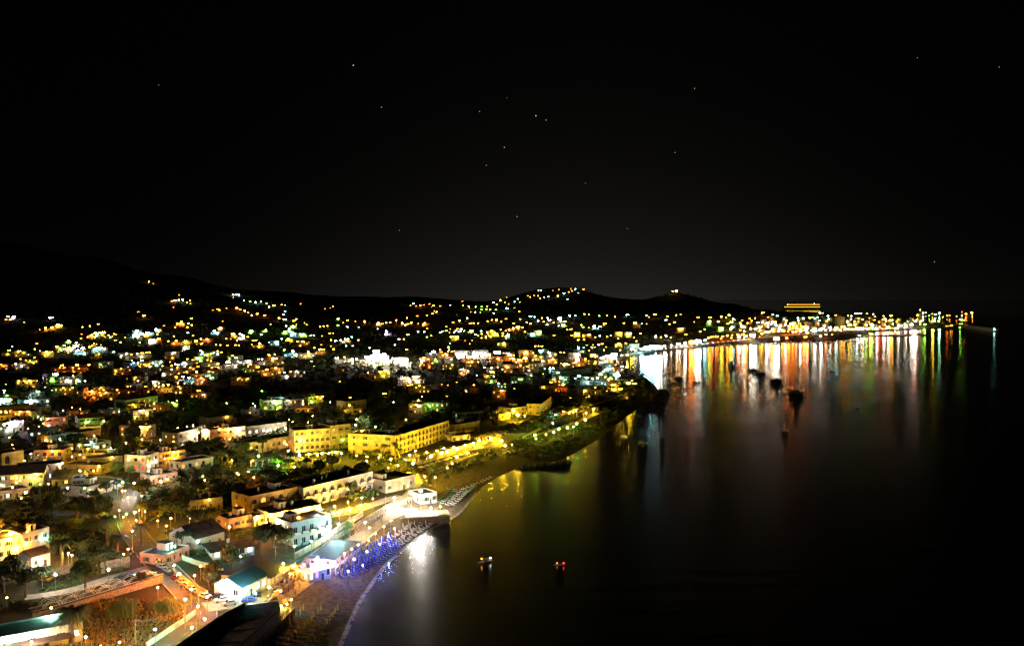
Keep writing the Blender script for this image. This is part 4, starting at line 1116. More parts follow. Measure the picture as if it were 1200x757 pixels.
# ---------------------------------------------------------------- church, castle tower, bell tower on the far shore
def church():
    g = G(1138, 372)
    root = thing('church', g, 0.1, 'small orange-lit white church at the tip of the point', 'church')
    wm = WALLS['white']
    mb = MB(); W_, H_ = 11.0, 11.0
    wall_grid(mb, (-W_ / 2, 0, 0), (1, 0, 0), W_, H_, [(W_ / 2 - 1.2, W_ / 2 + 1.2, .2, 4.2, True)], wm)
    wall_grid(mb, (W_ / 2, 0, 0), (0, 1, 0), 17, H_, [(4, 5.2, 5, 7.5), (11, 12.2, 5, 7.5)], wm)
    wall_grid(mb, (W_ / 2, 17, 0), (-1, 0, 0), W_, H_, [], wm)
    wall_grid(mb, (-W_ / 2, 17, 0), (0, -1, 0), 17, H_, [(4, 5.2, 5, 7.5), (11, 12.2, 5, 7.5)], wm)
    mb.add([(-W_ / 2, 0, H_), (W_ / 2, 0, H_), (W_ / 2 - 1, 0, H_ + 2), (1.2, 0, H_ + 4.4), (0, 0, H_ + 5.2), (-1.2, 0, H_ + 4.4), (-W_ / 2 + 1, 0, H_ + 2)], [tuple(range(7))], wm)
    mb.obj('wall', root)
    mb = MB()
    mb.add([(-W_ / 2, 0.1, H_), (0, 0.1, H_ + 4), (W_ / 2, 0.1, H_), (-W_ / 2, 17, H_), (0, 17, H_ + 4), (W_ / 2, 17, H_)], [(0, 3, 4, 1), (1, 4, 5, 2), (3, 5, 4)], M_TILE)
    mb.obj('roof', root)
    mb = MB(); mb.box(-1.15, 1.15, .2, .3, .22, 4.1, M_FRAME); mb.obj('door', root)
    mb = MB(); mb.box(-1.0, 1.0, .5, 2.0, H_ + 5, H_ + 7.4, wm); mb.box(-.12, .12, 1.1, 1.3, H_ + 7.4, H_ + 9, M_RAIL); mb.box(-.5, .5, 1.1, 1.3, H_ + 8.2, H_ + 8.45, M_RAIL)
    mb.obj('bell_cote', root)
    BOXES.append(([g + Vector((-6, 0, 0)), g + Vector((6, 0, 0)), g + Vector((6, 17, 0)), g + Vector((-6, 17, 0))], g.z, g.z + H_))


church()


def castle():
    g = G(984, 384)
    root = thing('castle_tower', g, 0.0, 'yellow-lit round castle tower with battlements above the harbour', 'tower')
    mb = MB(); n = 20; r0, r1, H_ = 13, 11.2, 30
    prof = [(r0, -2), (r0 * .98, 4), (r1, 13), (r1, H_ - 6), (r1 + .7, H_ - 5), (r1 + .7, H_ - 3), (r1 + .1, H_ - 3)]
    vs = [(q * math.cos(2 * math.pi * j / n), q * math.sin(2 * math.pi * j / n), z) for q, z in prof for j in range(n)]
    fs = [(i * n + j, i * n + (j + 1) % n, (i + 1) * n + (j + 1) % n, (i + 1) * n + j) for i in range(len(prof) - 1) for j in range(n)]
    fs.append(tuple((len(prof) - 1) * n + j for j in range(n)))
    mb.add(vs, fs, WALLS['yellow']); mb.obj('wall', root)
    mb = MB()
    for j in range(n):
        a = 2 * math.pi * (j + .5) / n; M = Matrix.Rotation(a, 4, 'Z') @ Matrix.Translation((r1 + .1, 0, H_ - 3))
        mb.box(-.5, .4, -1.0, 1.0, .01, 2.0, WALLS['yellow'], M)
    mb.obj('battlement', root)
    for j, z in [(14, 12), (15, 19), (13, 19), (16, 12)]:
        a = 2 * math.pi * j / n
        mb = MB(); M = Matrix.Rotation(a, 4, 'Z') @ Matrix.Translation((r1 - .1, 0, z)); mb.box(0, .16, -.7, .7, 0, 2.2, M_SHADE, M); mb.obj('window', root)
    mb = MB(); mb.box(-3, 3, -2.5, 2.5, H_ - 2.9, H_ + 2, WALLS['yellow']); mb.box(-3.3, 3.3, -2.8, 2.8, H_ + 2, H_ + 2.3, M_TILE); mb.obj('turret', root)
    BOXES.append(([g + Vector((-13, -13, 0)), g + Vector((13, -13, 0)), g + Vector((13, 13, 0)), g + Vector((-13, 13, 0))], g.z, g.z + H_))


castle()


def belltower(px, py, label, dome, H_=22):
    g = G(px, py)
    root = thing('bell_tower', g, rng.uniform(-.3, .3), label, 'tower')
    mb = MB(); wm = WALLS['cream']
    for k, (a, z0, z1) in enumerate([(3.0, -2, H_ * .55), (2.7, H_ * .55, H_ * .8), (2.3, H_ * .8, H_)]):
        for i in range(4):
            ang = i * math.pi / 2; u = Vector((math.cos(ang), math.sin(ang), 0)); nrm = Vector((u.y, -u.x, 0))
            hole = [(a - .9, a + .9, 1.0, (z1 - z0) * .75, True)] if k else []
            wall_grid(mb, nrm * a - u * a + Vector((0, 0, z0)), u, 2 * a, z1 - z0, hole, wm)
        mb.box(-a - .25, a + .25, -a - .25, a + .25, z1 - .3, z1 + .05, wm)
    mb.obj('wall', root)
    mb = MB(); mb.tube([(0, 0, H_), (0, 0, H_ + 1.2), (0, 0, H_ + 2.6), (0, 0, H_ + 3.4)], [2.3, 2.0, 1.1, .1], dome, 12); mb.tube([(0, 0, H_ + 3.3), (0, 0, H_ + 5)], .1, M_RAIL, 5); mb.obj('dome', root)


belltower(1078, 377, 'cream bell tower above the green-lit harbour end', M_TILE, 26)
belltower(904, 381, 'slim bell tower left of the orange harbour facades', WALLS['yellow'], 24)

# ---------------------------------------------------------------- far houses: one behind each wall-washing lamp
FARN = 0
_words = {0: 'tiny', 1: 'small', 2: 'broad'}
HOUSE_W = [.5, .5, .75, 1.0, 1.25]


def try_house(c, ang, w, d, h, fl, wall, lit, lits, kindword, name, group, far, porch=None):
    global FARN
    if not box_clear(c, ang, w, d): return None
    ux = Vector((math.cos(ang), math.sin(ang), 0)); inn = Vector((-ux.y, ux.x, 0))
    cd = coast_dist([c.x], [c.y])[0]
    if cd < 14: return None
    A = c - ux * w / 2 - inn * d / 2; B = c + ux * w / 2 - inn * d / 2
    nb = max(2, min(4, int(w / 4))) if far else max(2, int(w / 3))
    root = building(name, None, 'house', A, B, d, h, wall=wall, floors=fl, bays=nb, side_bays=1, lit=lit, lits=lits, win=(1.3, 1.4), parapet=.5,
                    roof='gable' if rng.random() < .12 else 'flat', roofmat=M_TILE if rng.random() < .3 else M_ROOF, chimneys=1 if (not far and rng.random() < .5) else 0,
                    group=group, porch=porch, balcony=(fl > 1 and A.y < 1000 and rng.random() < .5))
    FARN += 1
    wd = 'small' if w < 11 else ('mid-sized' if w < 15 else 'broad')
    auto_label(root, '%s %s %s' % (wd, wall, kindword), root['_px'], root['_py'])
    return root


FOOT = len(BOXES)


def rand_added_lights(c, n):
    return [(rng.choice([c, c, rng.choice('aywatogc')]), rng.choice([0, 1, 1, 2]), rng.uniform(.08, .92), rng.uniform(.3, .85)) for _ in range(n)]


# the old town over the harbour: facades stepping up from the quay
for (y0, y1, x0, x1, n) in [(389.5, 385.5, 893, 1066, 24), (385.0, 382, 860, 1062, 22), (380.5, 378.5, 880, 1092, 18), (376, 375.5, 905, 1100, 13)]:
    for i in range(n):
        px = x0 + (x1 - x0) * (i + rng.uniform(-.2, .2)) / (n - 1); py = y0 + (y1 - y0) * i / (n - 1) + rng.uniform(-.3, .3)
        if abs(px - 984) < 9 and py < 386: continue
        g = G(px, py); back = Vector((g.x, g.y, 0)).normalized(); side = Vector((back.y, -back.x, 0))
        fl = rng.choice([2, 3, 3, 4]) if py > 379 else rng.choice([2, 3])
        w = rng.uniform(10, 16)
        try_house(Vector((g.x, g.y, 0)) + back * 6, math.atan2(side.y, side.x) + rng.uniform(-.25, .25), w, 10, fl * 3 + .5, fl, rng.choice(['white', 'cream', 'cream', 'yellow', 'pink', 'ochre']), .5, 'way',
                  '%s town house' % ['', 'one-storey', 'two-storey', 'three-storey', 'four-storey'][fl], 'town_house', 'old town houses above the harbour', True,
                  rand_added_lights(rng.choice('wwayyc'), 2 if py > 384 else 1))
NT = FARN
order = sorted(range(len(FAR_LAMPS)), key=lambda i: -FAR_LAMPS[i][4] * 300 + FAR_LAMPS[i][0].y * .3)
for i in order:
    p, px, py, c, s = FAR_LAMPS[i]
    harbour = px > 735
    if FARN - NT >= 290: break
    if p.y > 3600 or s == 0 or (s == 5): continue
    if p.y > 2450 and not harbour and rng.random() < .35: continue
    if 735 < px < 900 and py > 392: continue
    if harbour and px > 855: continue
    w = rng.uniform(9, 17); d = rng.uniform(8, 11)
    fl = rng.choice([1, 1, 2, 2]) if not harbour else rng.choice([2, 3, 3])
    if 580 < px <= 735 and py < 432: fl = rng.choice([1, 2, 2, 3])
    h = fl * 3.0 + .5
    base = {'a': ['cream', 'ochre', 'pink', 'white'], 'y': ['yellow', 'cream', 'white'], 'o': ['ochre', 'pink'], 'w': ['white', 'cream', 'white', 'grey'],
            'g': ['pale green', 'white'], 't': ['white', 'grey', 'pale green'], 'c': ['white', 'pale blue', 'grey'], 'v': ['white', 'grey'], 'r': ['pink'], 'b': ['pale blue']}[c]
    back = Vector((p.x, p.y, 0)).normalized()
    side = Vector((back.y, -back.x, 0))
    ang0 = math.atan2(side.y, side.x)
    ok = None
    for tr in range(4):
        ang = ang0 + rng.uniform(-.6, .6)
        cc = Vector((p.x, p.y, 0)) + back * (d / 2 + rng.uniform(1.5, 3.5)) + side * rng.uniform(-4, 4)
        ok = try_house(cc, ang, w, d, h, fl, rng.choice(base), .45, {'a': 'ay', 'y': 'ya', 'o': 'ao', 'g': 'gy', 'c': 'cw', 't': 'cg', 'v': 'wc'}.get(c, 'wa'),
                       '%s house' % ['one-storey', 'two-storey', 'three-storey'][fl - 1], 'house', 'houses of the far town', p.y > 900, rand_added_lights(c, rng.choice([0, 1, 1, 2]) if p.y > 700 else 0))
        if ok: break
print('FAR HOUSES', FARN)

print('TIMER e_fore.py', __import__('time').perf_counter())
# ------------------------------------------------------------------ roads, walls, promenade
M_ASPH = mat('asphalt', (0.060, 0.058, 0.055), 0.85, 0.35, .5, bump=.2)
M_PAVE = mat('paving', (0.30, 0.25, 0.19), 0.85, 0.25, .8, bump=.2)
M_KERB = mat('kerb_stone', (0.34, 0.32, 0.28), 0.85, 0.2, 1.0)
M_WHITEPAINT = mat('road_paint', (0.7, 0.7, 0.66), 0.7, 0.15, 2)
M_PLANK = mat('weathered_planks', (0.20, 0.12, 0.065), 0.85, 0.45, 2.2, bump=.3)
M_WOOD = mat('beach_timber', (0.30, 0.20, 0.11), 0.8, 0.3, 3)
ROADS = []


def resample(pts, step):
    out = [Vector(pts[0])]
    for a, b in zip(pts[:-1], pts[1:]):
        a, b = Vector(a), Vector(b)
        n = max(1, int((b - a).length / step))
        for i in range(1, n + 1): out.append(a.lerp(b, i / n))
    return out


def smooth(pts, it=2):
    for _ in range(it):
        pts = [pts[0]] + [(pts[i - 1] + pts[i] * 2 + pts[i + 1]) / 4 for i in range(1, len(pts) - 1)] + [pts[-1]]
    return pts


def offset_line(pts, d):
    out = []
    for i, p in enumerate(pts):
        t = (pts[min(i + 1, len(pts) - 1)] - pts[max(i - 1, 0)]); t = Vector((t.x, t.y, 0)).normalized()
        out.append(Vector((p.x - t.y * d, p.y + t.x * d, 0)))
    return out


def strip(name, pix, width, material, lift=0.10, world=None, cols=4, kerb=False, line=False, **props):
    pts = world or smooth(resample([G(*p) for p in pix], 2.0), 6)
    rows = [offset_line(pts, width * (k / cols - .5)) for k in range(cols + 1)]
    mb = MB(); vs = []
    n = len(pts)
    allp = [p for r_ in rows for p in r_]
    zs = hgt([p.x for p in allp], [p.y for p in allp])
    vs = [(p.x, p.y, float(z) + lift) for p, z in zip(allp, zs)]
    fs = []
    for k in range(cols):
        for i in range(n - 1):
            a = k * n + i
            fs.append((a, a + n, a + n + 1, a + 1)[::-1])
    mb.add(vs, fs, material)
    o = mb.obj(name, **props)
    for p in pts: ROADS.append((p.x, p.y, width / 2 + 1.0))
    if kerb:
        for s in (-1, 1):
            run_wall('kerb', offset_line(pts, s * (width / 2 + .12)), .24, .13 + lift, M_KERB, step_z=True, kind='structure')
    if line:
        c = offset_line(pts, 0); mb = MB()
        z = hgt([p.x for p in c], [p.y for p in c]) + lift + .006
        L2 = offset_line(pts, .07)
        for i in range(0, len(c) - 2, 3):
            mb.quad((c[i].x, c[i].y, z[i]), (c[i + 1].x, c[i + 1].y, z[i + 1]), (L2[i + 1].x, L2[i + 1].y, z[i + 1]), (L2[i].x, L2[i].y, z[i]), M_WHITEPAINT)
        mb.obj('road_marking', kind='structure')
    return o


def run_wall(name, pts, t, h, material, down=0.3, step_z=True, caps=None, top=None, **props):
    """a wall of thickness t along a world polyline; h above ground, or top = fixed level"""
    a = offset_line(pts, t / 2); b = offset_line(pts, -t / 2)
    zs = hgt([p.x for p in pts], [p.y for p in pts])
    n = len(pts); mb = MB()
    zt = [(top if top is not None else float(z) + h) for z in zs]
    vs = [(p.x, p.y, min(float(z), q) - down) for p, z, q in zip(a, zs, zt)] + [(p.x, p.y, q) for p, q in zip(a, zt)] + \
         [(p.x, p.y, min(float(z), q) - down) for p, z, q in zip(b, zs, zt)] + [(p.x, p.y, q) for p, q in zip(b, zt)]
    fs = []
    for i in range(n - 1):
        fs += [(i, i + 1, n + i + 1, n + i)[::-1], (2 * n + i, 2 * n + i + 1, 3 * n + i + 1, 3 * n + i), (n + i, n + i + 1, 3 * n + i + 1, 3 * n + i)[::-1]]
    fs += [(0, n, 3 * n, 2 * n), (n - 1, 3 * n - 1, 4 * n - 1, 2 * n - 1)]
    mb.add(vs, fs, material)
    return mb.obj(name, **props)


lane = [(150, 610), (160, 630), (177, 650), (200, 674), (222, 696), (236, 712), (236, 728), (215, 745), (190, 762)]
strip('road', lane, 7.6, M_ASPH, .10, kerb=True, line=True, kind='structure')
strip('promenade', [(240, 712), (262, 708), (300, 706), (330, 698), (352, 683), (372, 667), (405, 642), (440, 614), (462, 600), (490, 598)], 6.5, M_PAVE, .12, kerb=True, kind='structure')
strip('road', [(268, 700), (290, 686)], 9, M_PAVE, .08, kind='structure')
strip('road', [(148, 612), (150, 590), (155, 575), (165, 566), (172, 555), (190, 543), (222, 530)], 5.0, M_ASPH, .10, kind='structure')
strip('path', [(30, 700), (62, 697), (100, 688), (130, 676), (160, 670), (178, 664)], 4.0, M_PAVE, .10, kind='structure')
strip('promenade', [(455, 596), (480, 580), (490, 565), (500, 553), (530, 541), (560, 527), (590, 517), (620, 512), (650, 504), (680, 493), (700, 484)], 4.5, M_PAVE, .12, kind='structure')
strip('path', [(380, 605), (410, 601), (440, 590), (470, 581)], 5.0, M_PAVE, .10, kind='structure')
strip('road', [(705, 428), (722, 420), (740, 414), (775, 408.5), (830, 402), (880, 397), (930, 392), (985, 388.5), (1020, 386), (1060, 384.6), (1100, 383.6)], 14, M_PAVE, .12, kind='structure')

# sea wall: the built edge above the sand, one continuous wall per stretch
def shore_line(i0, i1, off, step=2.5):
    pts = [Vector((coast[i][0], coast[i][1], 0)) for i in range(i0, i1 + 1)]
    pts = smooth(resample(pts, step), 3)
    out = []
    for i, p in enumerate(pts):
        t = (pts[min(i + 1, len(pts) - 1)] - pts[max(i - 1, 0)]); t = Vector((t.x, t.y, 0)).normalized()
        d = off + float(beach_w(p.y)) - 21
        out.append(Vector((p.x - t.y * d, p.y + t.x * d, 0)))
    return smooth(out, 8)


base_i = 5            # first index of the pixel coast in the coast list
w_ = shore_line(base_i, base_i + 5, 22.0)
run_wall('sea_wall', w_, .5, 1.0, WALLS['stone'], down=3.2, label='long stone sea wall between the promenade and the near beach', category='wall')
w_ = shore_line(base_i + 7, base_i + 18, 22.0)
run_wall('sea_wall', w_, .6, 1.2, WALLS['stone'], down=6, label='curved stone sea wall below the bright terraces and gardens', category='wall')
w_ = shore_line(base_i + 26, base_i + 31, 18.0, 8)
run_wall('quay_wall', w_, .8, .8, M_CONC, down=3, label='long low quay wall under the harbour floodlights', category='wall')

# boundary walls
def pixwall(name, pix, t, h, m, label, cat='wall'):
    return run_wall(name, smooth(resample([G(*p) for p in pix], 2.0), 2), t, h, m, label=label, category=cat)


pixwall('garden_wall', [(193, 664), (206, 676), (224, 690), (243, 700)], .4, 1.9, WALLS['ochre'], 'orange-lit wall behind the row of parked cars')
pixwall('garden_wall', [(172, 759), (192, 745), (214, 731), (229, 720)], .5, 1.3, WALLS['white'], 'white-green lit wall beside the bottom of the lane')
pixwall('garden_wall', [(60, 678), (90, 668), (110, 665)], .4, 2.4, WALLS['stone'], 'dim wall under the dark carport left of the car park')
pixwall('garden_wall', [(118, 672), (152, 664)], .4, 3.2, WALLS['stone'], 'stone wall right of the small white car park lamp')
pixwall('garden_wall', [(226, 566), (255, 560), (284, 556), (300, 552)], .4, 1.6, WALLS['grey'], 'pale curved wall crossing the dark green garden')
pixwall('garden_wall', [(335, 690), (350, 678), (372, 661), (400, 640)], .3, 1.1, WALLS['cream'], 'cream parapet along the promenade beside the dark beach')
pixwall('garden_wall', [(345, 655), (375, 638), (400, 620), (425, 605)], .4, 1.9, WALLS['cream'], 'lit boundary wall running up behind the beach bar')
pixwall('garden_wall', [(210, 654), (236, 664), (262, 668)], .4, 1.4, WALLS['pale green'], 'pale wall of the courtyard above the orange lane')

# ------------------------------------------------------------------ seafront restaurant with roof and dining deck at the bottom
def restaurant():
    zr = 8.2
    pix = [(203, 762), (262, 722), (287, 709), (325, 704.5), (328, 712), (274, 762)]
    P = [plane(x, y, zr) for x, y in pix]
    poly = [(p.x, p.y) for p in P]
    ar = sum(poly[i][0] * poly[(i + 1) % 6][1] - poly[(i + 1) % 6][0] * poly[i][1] for i in range(6))
    if ar < 0: poly = poly[::-1]
    c = Vector((sum(p[0] for p in poly) / 6, sum(p[1] for p in poly) / 6, 4.0))
    root = thing('restaurant', c, 0, 'big dark flat-roofed restaurant with a glowing dining deck', 'restaurant')
    loc = [(p[0] - c.x, p[1] - c.y) for p in poly]
    mb = MB(); mb.prism(loc, -2.5, zr - 4.35, WALLS['stone']); mb.obj('wall', root)
    big = [(x * 1.02, y * 1.02) for x, y in loc]
    mb = MB(); mb.prism(big, zr - 4.3, zr - 4.0, M_ROOF)
    for k in range(3):
        a = Vector((*loc[0], zr - 3.99)).lerp(Vector((*loc[1], zr - 3.99)), .2 + .3 * k); b = Vector((*loc[-1], zr - 3.99)).lerp(Vector((*loc[-2], zr - 3.99)), .1 + .33 * k)
        mb.tube([a, b], .06, M_RAIL, 4)
    ro = mb.obj('roof', root)
    # white parapet on the road side
    mb = MB()
    idx = sorted(range(6), key=lambda i: poly[i][0])[:3]
    A_, B_, C_ = [Vector((P[i].x - c.x, P[i].y - c.y, 0)) for i in (0, 1, 2)]
    for a, b in ((A_, B_), (B_, C_)):
        d = (b - a); L_ = d.length; M = Matrix.Translation(a) @ Matrix.Rotation(math.atan2(d.y, d.x), 4, 'Z')
        mb.box(.03, L_ - .03, -.2, .2, zr - 3.98, zr - 3.2, WALLS['white'], M)
    mb.obj('parapet', ro)
    BOXES.append(([P[0], P[5], P[4], P[1]], 1, zr))
    # deck on the sea side
    a, b = plane(276, 762, 4.6), plane(330, 711, 4.6)
    d = (b - a); L_ = d.length; ang = math.atan2(d.y, d.x)
    deck = thing('dining_deck', a, ang, 'narrow dining deck with glowing tables between dark roof and beach', 'dining deck')
    mb = MB(); mb.box(0, L_, -3.6, .6, -.25, 0, M_TAN); mb.obj('floor', deck)
    mb = MB(); mb.box(0, L_, -3.6, -3.4, -3.2, -.25, M_PLANK)
    for k in range(int(L_ / 2.6)): mb.box(k * 2.6, k * 2.6 + .3, -3.75, -3.6, -3.2, .1, WALLS['ochre'])
    mb.obj('plank_wall', deck)
    mb = MB()
    for k in range(int(L_ / 1.5)): mb.box(k * 1.5, k * 1.5 + .06, -3.56, -3.50, 0.001, 1.0, M_RAIL)
    mb.box(0, L_, -3.58, -3.48, 1.0, 1.07, M_RAIL); mb.obj('railing', deck)
    return a, ang, L_


DECK_A, DECK_ANG, DECK_L = restaurant()
DU = Vector((math.cos(DECK_ANG), math.sin(DECK_ANG), 0)); DV = Vector((DU.y, -DU.x, 0))

# ------------------------------------------------------------------ people
SKIN = mat('skin', (0.45, 0.27, 0.18), 0.6, 0.1, 5)
CLOTH = {n: mat('cloth_' + n, c, 0.9, 0.2, 8) for n, c in [('white', (.62, .6, .58)), ('red', (.4, .04, .03)), ('blue', (.05, .1, .3)), ('black', (.02, .02, .025)), ('khaki', (.3, .24, .14)), ('grey', (.2, .2, .2))]}
HAIR = mat('dark_hair', (0.03, 0.02, 0.015), 0.7, 0.2, 10)


_posed = {}


def person_mesh(pose, shirt, trousers):
    if pose == 'stand':
        J = dict(pel=(0, 0, .95), che=(0, .01, 1.28), nec=(0, .02, 1.47), hd=(0, -.01, 1.58), ht=(0, -.01, 1.72),
                 ls=(-.18, .01, 1.40), le=(-.25, .03, 1.13), lw=(-.24, -.06, .88), lh=(-.235, -.09, .77),
                 rs=(.18, .01, 1.40), re=(.26, .04, 1.14), rw=(.20, -.14, .98), rh=(.17, -.21, .93),
                 lp=(-.09, 0, .90), lk=(-.11, -.03, .50), la=(-.12, .03, .08), lt=(-.13, -.14, .04),
                 rp=(.09, 0, .90), rk=(.11, .02, .50), ra=(.12, .08, .08), rt=(.13, -.09, .04))
    else:
        J = dict(pel=(0, .05, .52), che=(0, .08, .86), nec=(0, .05, 1.06), hd=(0, .01, 1.17), ht=(0, .0, 1.31),
                 ls=(-.18, .06, .99), le=(-.25, -.06, .76), lw=(-.18, -.28, .76), lh=(-.14, -.37, .77),
                 rs=(.18, .06, .99), re=(.25, -.04, .76), rw=(.19, -.26, .74), rh=(.17, -.35, .75),
                 lp=(-.09, .0, .50), lk=(-.12, -.42, .50), la=(-.12, -.40, .08), lt=(-.13, -.55, .04),
                 rp=(.09, .0, .50), rk=(.12, -.42, .50), ra=(.12, -.36, .08), rt=(.13, -.51, .04))
    names = list(J)
    if pose in _posed: return dress(_posed[pose].copy(), J, shirt, trousers, pose)
    rad = dict(pel=.13, che=.145, nec=.055, hd=.095, ht=.07, ls=.055, le=.045, lw=.032, lh=.035, rs=.055, re=.045, rw=.032, rh=.035,
               lp=.085, lk=.06, la=.042, lt=.035, rp=.085, rk=.06, ra=.042, rt=.035)
    E = [('pel', 'che'), ('che', 'nec'), ('nec', 'hd'), ('hd', 'ht'), ('che', 'ls'), ('ls', 'le'), ('le', 'lw'), ('lw', 'lh'), ('che', 'rs'), ('rs', 're'), ('re', 'rw'), ('rw', 'rh'),
         ('pel', 'lp'), ('lp', 'lk'), ('lk', 'la'), ('la', 'lt'), ('pel', 'rp'), ('rp', 'rk'), ('rk', 'ra'), ('ra', 'rt')]
    me = bpy.data.meshes.new('person_skeleton')
    me.from_pydata([J[n] for n in names], [(names.index(a), names.index(b)) for a, b in E], [])
    o = bpy.data.objects.new('tmp_person', me); COL.objects.link(o)
    o.modifiers.new('skin', 'SKIN')
    for i, n in enumerate(names):
        sv = me.skin_vertices[0].data[i]; sv.radius = (rad[n], rad[n] * (.8 if n in ('pel', 'che') else 1)); sv.use_root = (n == 'pel')
    s = o.modifiers.new('sub', 'SUBSURF'); s.levels = 1; s.render_levels = 1
    dg = bpy.context.evaluated_depsgraph_get()
    m2 = bpy.data.meshes.new_from_object(o.evaluated_get(dg))
    bpy.data.objects.remove(o)
    _posed[pose] = m2.copy()
    return dress(m2, J, shirt, trousers, pose)


def dress(m2, J, shirt, trousers, pose):
    for q in (SKIN, CLOTH[shirt], CLOTH[trousers], HAIR): m2.materials.append(q)
    zn, zp = J['nec'][2], J['pel'][2]
    for p in m2.polygons:
        c = p.center
        hand = min((c - Vector(J['lh'])).length, (c - Vector(J['rh'])).length) < .13
        if c.z > zn + .13 and (c.y > -.02 or c.z > zn + .2): i = 3
        elif c.z > zn - .01 or hand: i = 0
        elif c.z > zp + .03 and abs(c.y - J['che'][1]) < .45 and not (pose != 'stand' and c.y < -.1 and c.z < .62): i = 1
        else: i = 2
        p.material_index = i; p.use_smooth = True
    return m2


_pm = {}
PEOPLE = []


def person(p, rot, pose, shirt, trousers, z, px=None, seat=None):
    k = (pose, shirt, trousers)
    if k not in _pm: _pm[k] = person_mesh(*k)
    o = link('person', _pm[k], None, (p.x, p.y, z), rot, scale=rng.uniform(.93, 1.05), category='person', group='people out along the seafront')
    q = proj((p.x, p.y, z))
    auto_label(o, '%s person in %s top and %s trousers' % ('standing' if pose == 'stand' else 'seated', shirt, trousers), q[0], q[1])
    return o


# tables, chairs and diners
def table_proto():
    root = thing('dining_table', (0, 0, -50), 0, None, 'table', 'tables on the dining terraces')
    mb = MB(); mb.box(-.42, .42, -.42, .42, .71, .75, M_WHITECANVAS); mb.obj('tabletop', root)
    mb = MB(); mb.tube([(0, 0, .02), (0, 0, .71)], .04, M_RAIL, 6); mb.box(-.25, .25, -.25, .25, 0, .03, M_RAIL); mb.obj('pedestal', root)
    return root


def chair_proto():
    root = thing('chair', (0, 0, -50), 0, None, 'chair', 'chairs on the dining terraces')
    mb = MB(); mb.box(-.21, .21, -.2, .22, .43, .46, M_WOOD); mb.obj('seat', root)
    mb = MB(); mb.box(-.21, .21, .21, .24, .47, .88, M_WOOD); mb.obj('backrest', root)
    for x, y in ((-.18, -.17), (.18, -.17), (-.18, .2), (.18, .2)):
        mb = MB(); mb.box(x - .02, x + .02, y - .02, y + .02, 0, .429, M_WOOD); mb.obj('leg', root)
    return root


TP, CPR = table_proto(), chair_proto()
_first = [True, True]


def place(proto, idx, loc, rot):
    if _first[idx]: o = proto; _first[idx] = False
    else: o = copy_tree(proto)
    o.location = loc; o.rotation_euler = (0, 0, rot)
    return o


def dining(c, z, ang, n_people=2, word='wooden'):
    t = place(TP, 0, (c.x, c.y, z), ang)
    q = proj((c.x, c.y, z)); auto_label(t, 'white square dining table', q[0], q[1])
    for k in range(2):
        a = ang + k * math.pi
        pos = c + Vector((math.sin(a), -math.cos(a), 0)) * -.68
        ch = place(CPR, 1, (pos.x, pos.y, z), a)
        q = proj((pos.x, pos.y, z)); auto_label(ch, 'wooden chair', q[0], q[1])
        if k < n_people:
            person(pos, a, 'sit', rng.choice(['white', 'red', 'khaki', 'blue', 'white']), rng.choice(['black', 'khaki', 'blue']), z)


for k in range(13):
    s = 3 + k * (DECK_L - 5) / 13
    c = DECK_A + DU * s + DV * (1.0 if k % 2 else 2.3)
    dining(c, 4.6, DECK_ANG + rng.uniform(-.3, .3) + math.pi / 2 * (k % 2), 2)
for k in range(9):
    c = DECK_A + DU * (2 + k * (DECK_L - 4) / 9 + rng.uniform(-.5, .5)) + DV * rng.uniform(.2, 3.0)
    person(c, rng.uniform(0, 6.28), 'stand', rng.choice(['white', 'red', 'grey']), rng.choice(['black', 'khaki']), 4.6)
for (x, y) in [(318, 693), (325, 690), (331, 687), (336, 683), (341, 679), (322, 696), (329, 693), (336, 688), (342, 683), (348, 675)]:
    g = G(x, y)
    dining(g, g.z + .12, rng.uniform(0, 3), 2)
for (x, y) in [(344, 690), (346, 697), (333, 699), (322, 701), (350, 686), (356, 680), (315, 703), (360, 672), (338, 694), (384, 664), (391, 655), (410, 641), (438, 622), (447, 612), (300, 705), (351, 690), (366, 676), (470, 604)]:
    g = G(x, y)
    person(g, rng.uniform(0, 6.28), 'stand', rng.choice(['white', 'red', 'blue', 'grey', 'white']), rng.choice(['black', 'khaki', 'blue']), g.z + .12)

# ------------------------------------------------------------------ beach furniture
C_BLUE = mat('blue_canvas', (0.02, 0.04, 0.32), 0.8, 0.2, 4, rnd=.2)
C_CREAM = mat('cream_canvas', (0.62, 0.52, 0.26), 0.8, 0.2, 4, rnd=.1)
C_CYAN = mat('turquoise_canvas', (0.05, 0.50, 0.48), 0.8, 0.2, 4, rnd=.1)


def parasol_proto(canvas, word, group):
    root = thing('beach_umbrella', (0, 0, -50), 0, None, 'beach umbrella', group)
    mb = MB(); mb.tube([(0, 0, -.3), (0, 0, 2.5)], .035, M_WFRAME, 5); mb.obj('pole', root)
    mb = MB()
    n = 8
    prof = [(.07, 2.45), (.17, 2.0), (.24, 1.35), (.30, .85), (.14, .95)]
    vs = []
    for q, z in prof:
        for j in range(n):
            k = 1 if j % 2 else .62
            vs.append((q * k * math.cos(2 * math.pi * j / n), q * k * math.sin(2 * math.pi * j / n), z))
    fs = [(i * n + j, i * n + (j + 1) % n, (i + 1) * n + (j + 1) % n, (i + 1) * n + j) for i in range(len(prof) - 1) for j in range(n)]
    fs.append(tuple(range(n)))
    mb.add(vs, fs, canvas); mb.obj('folded_canopy', root)
    return root


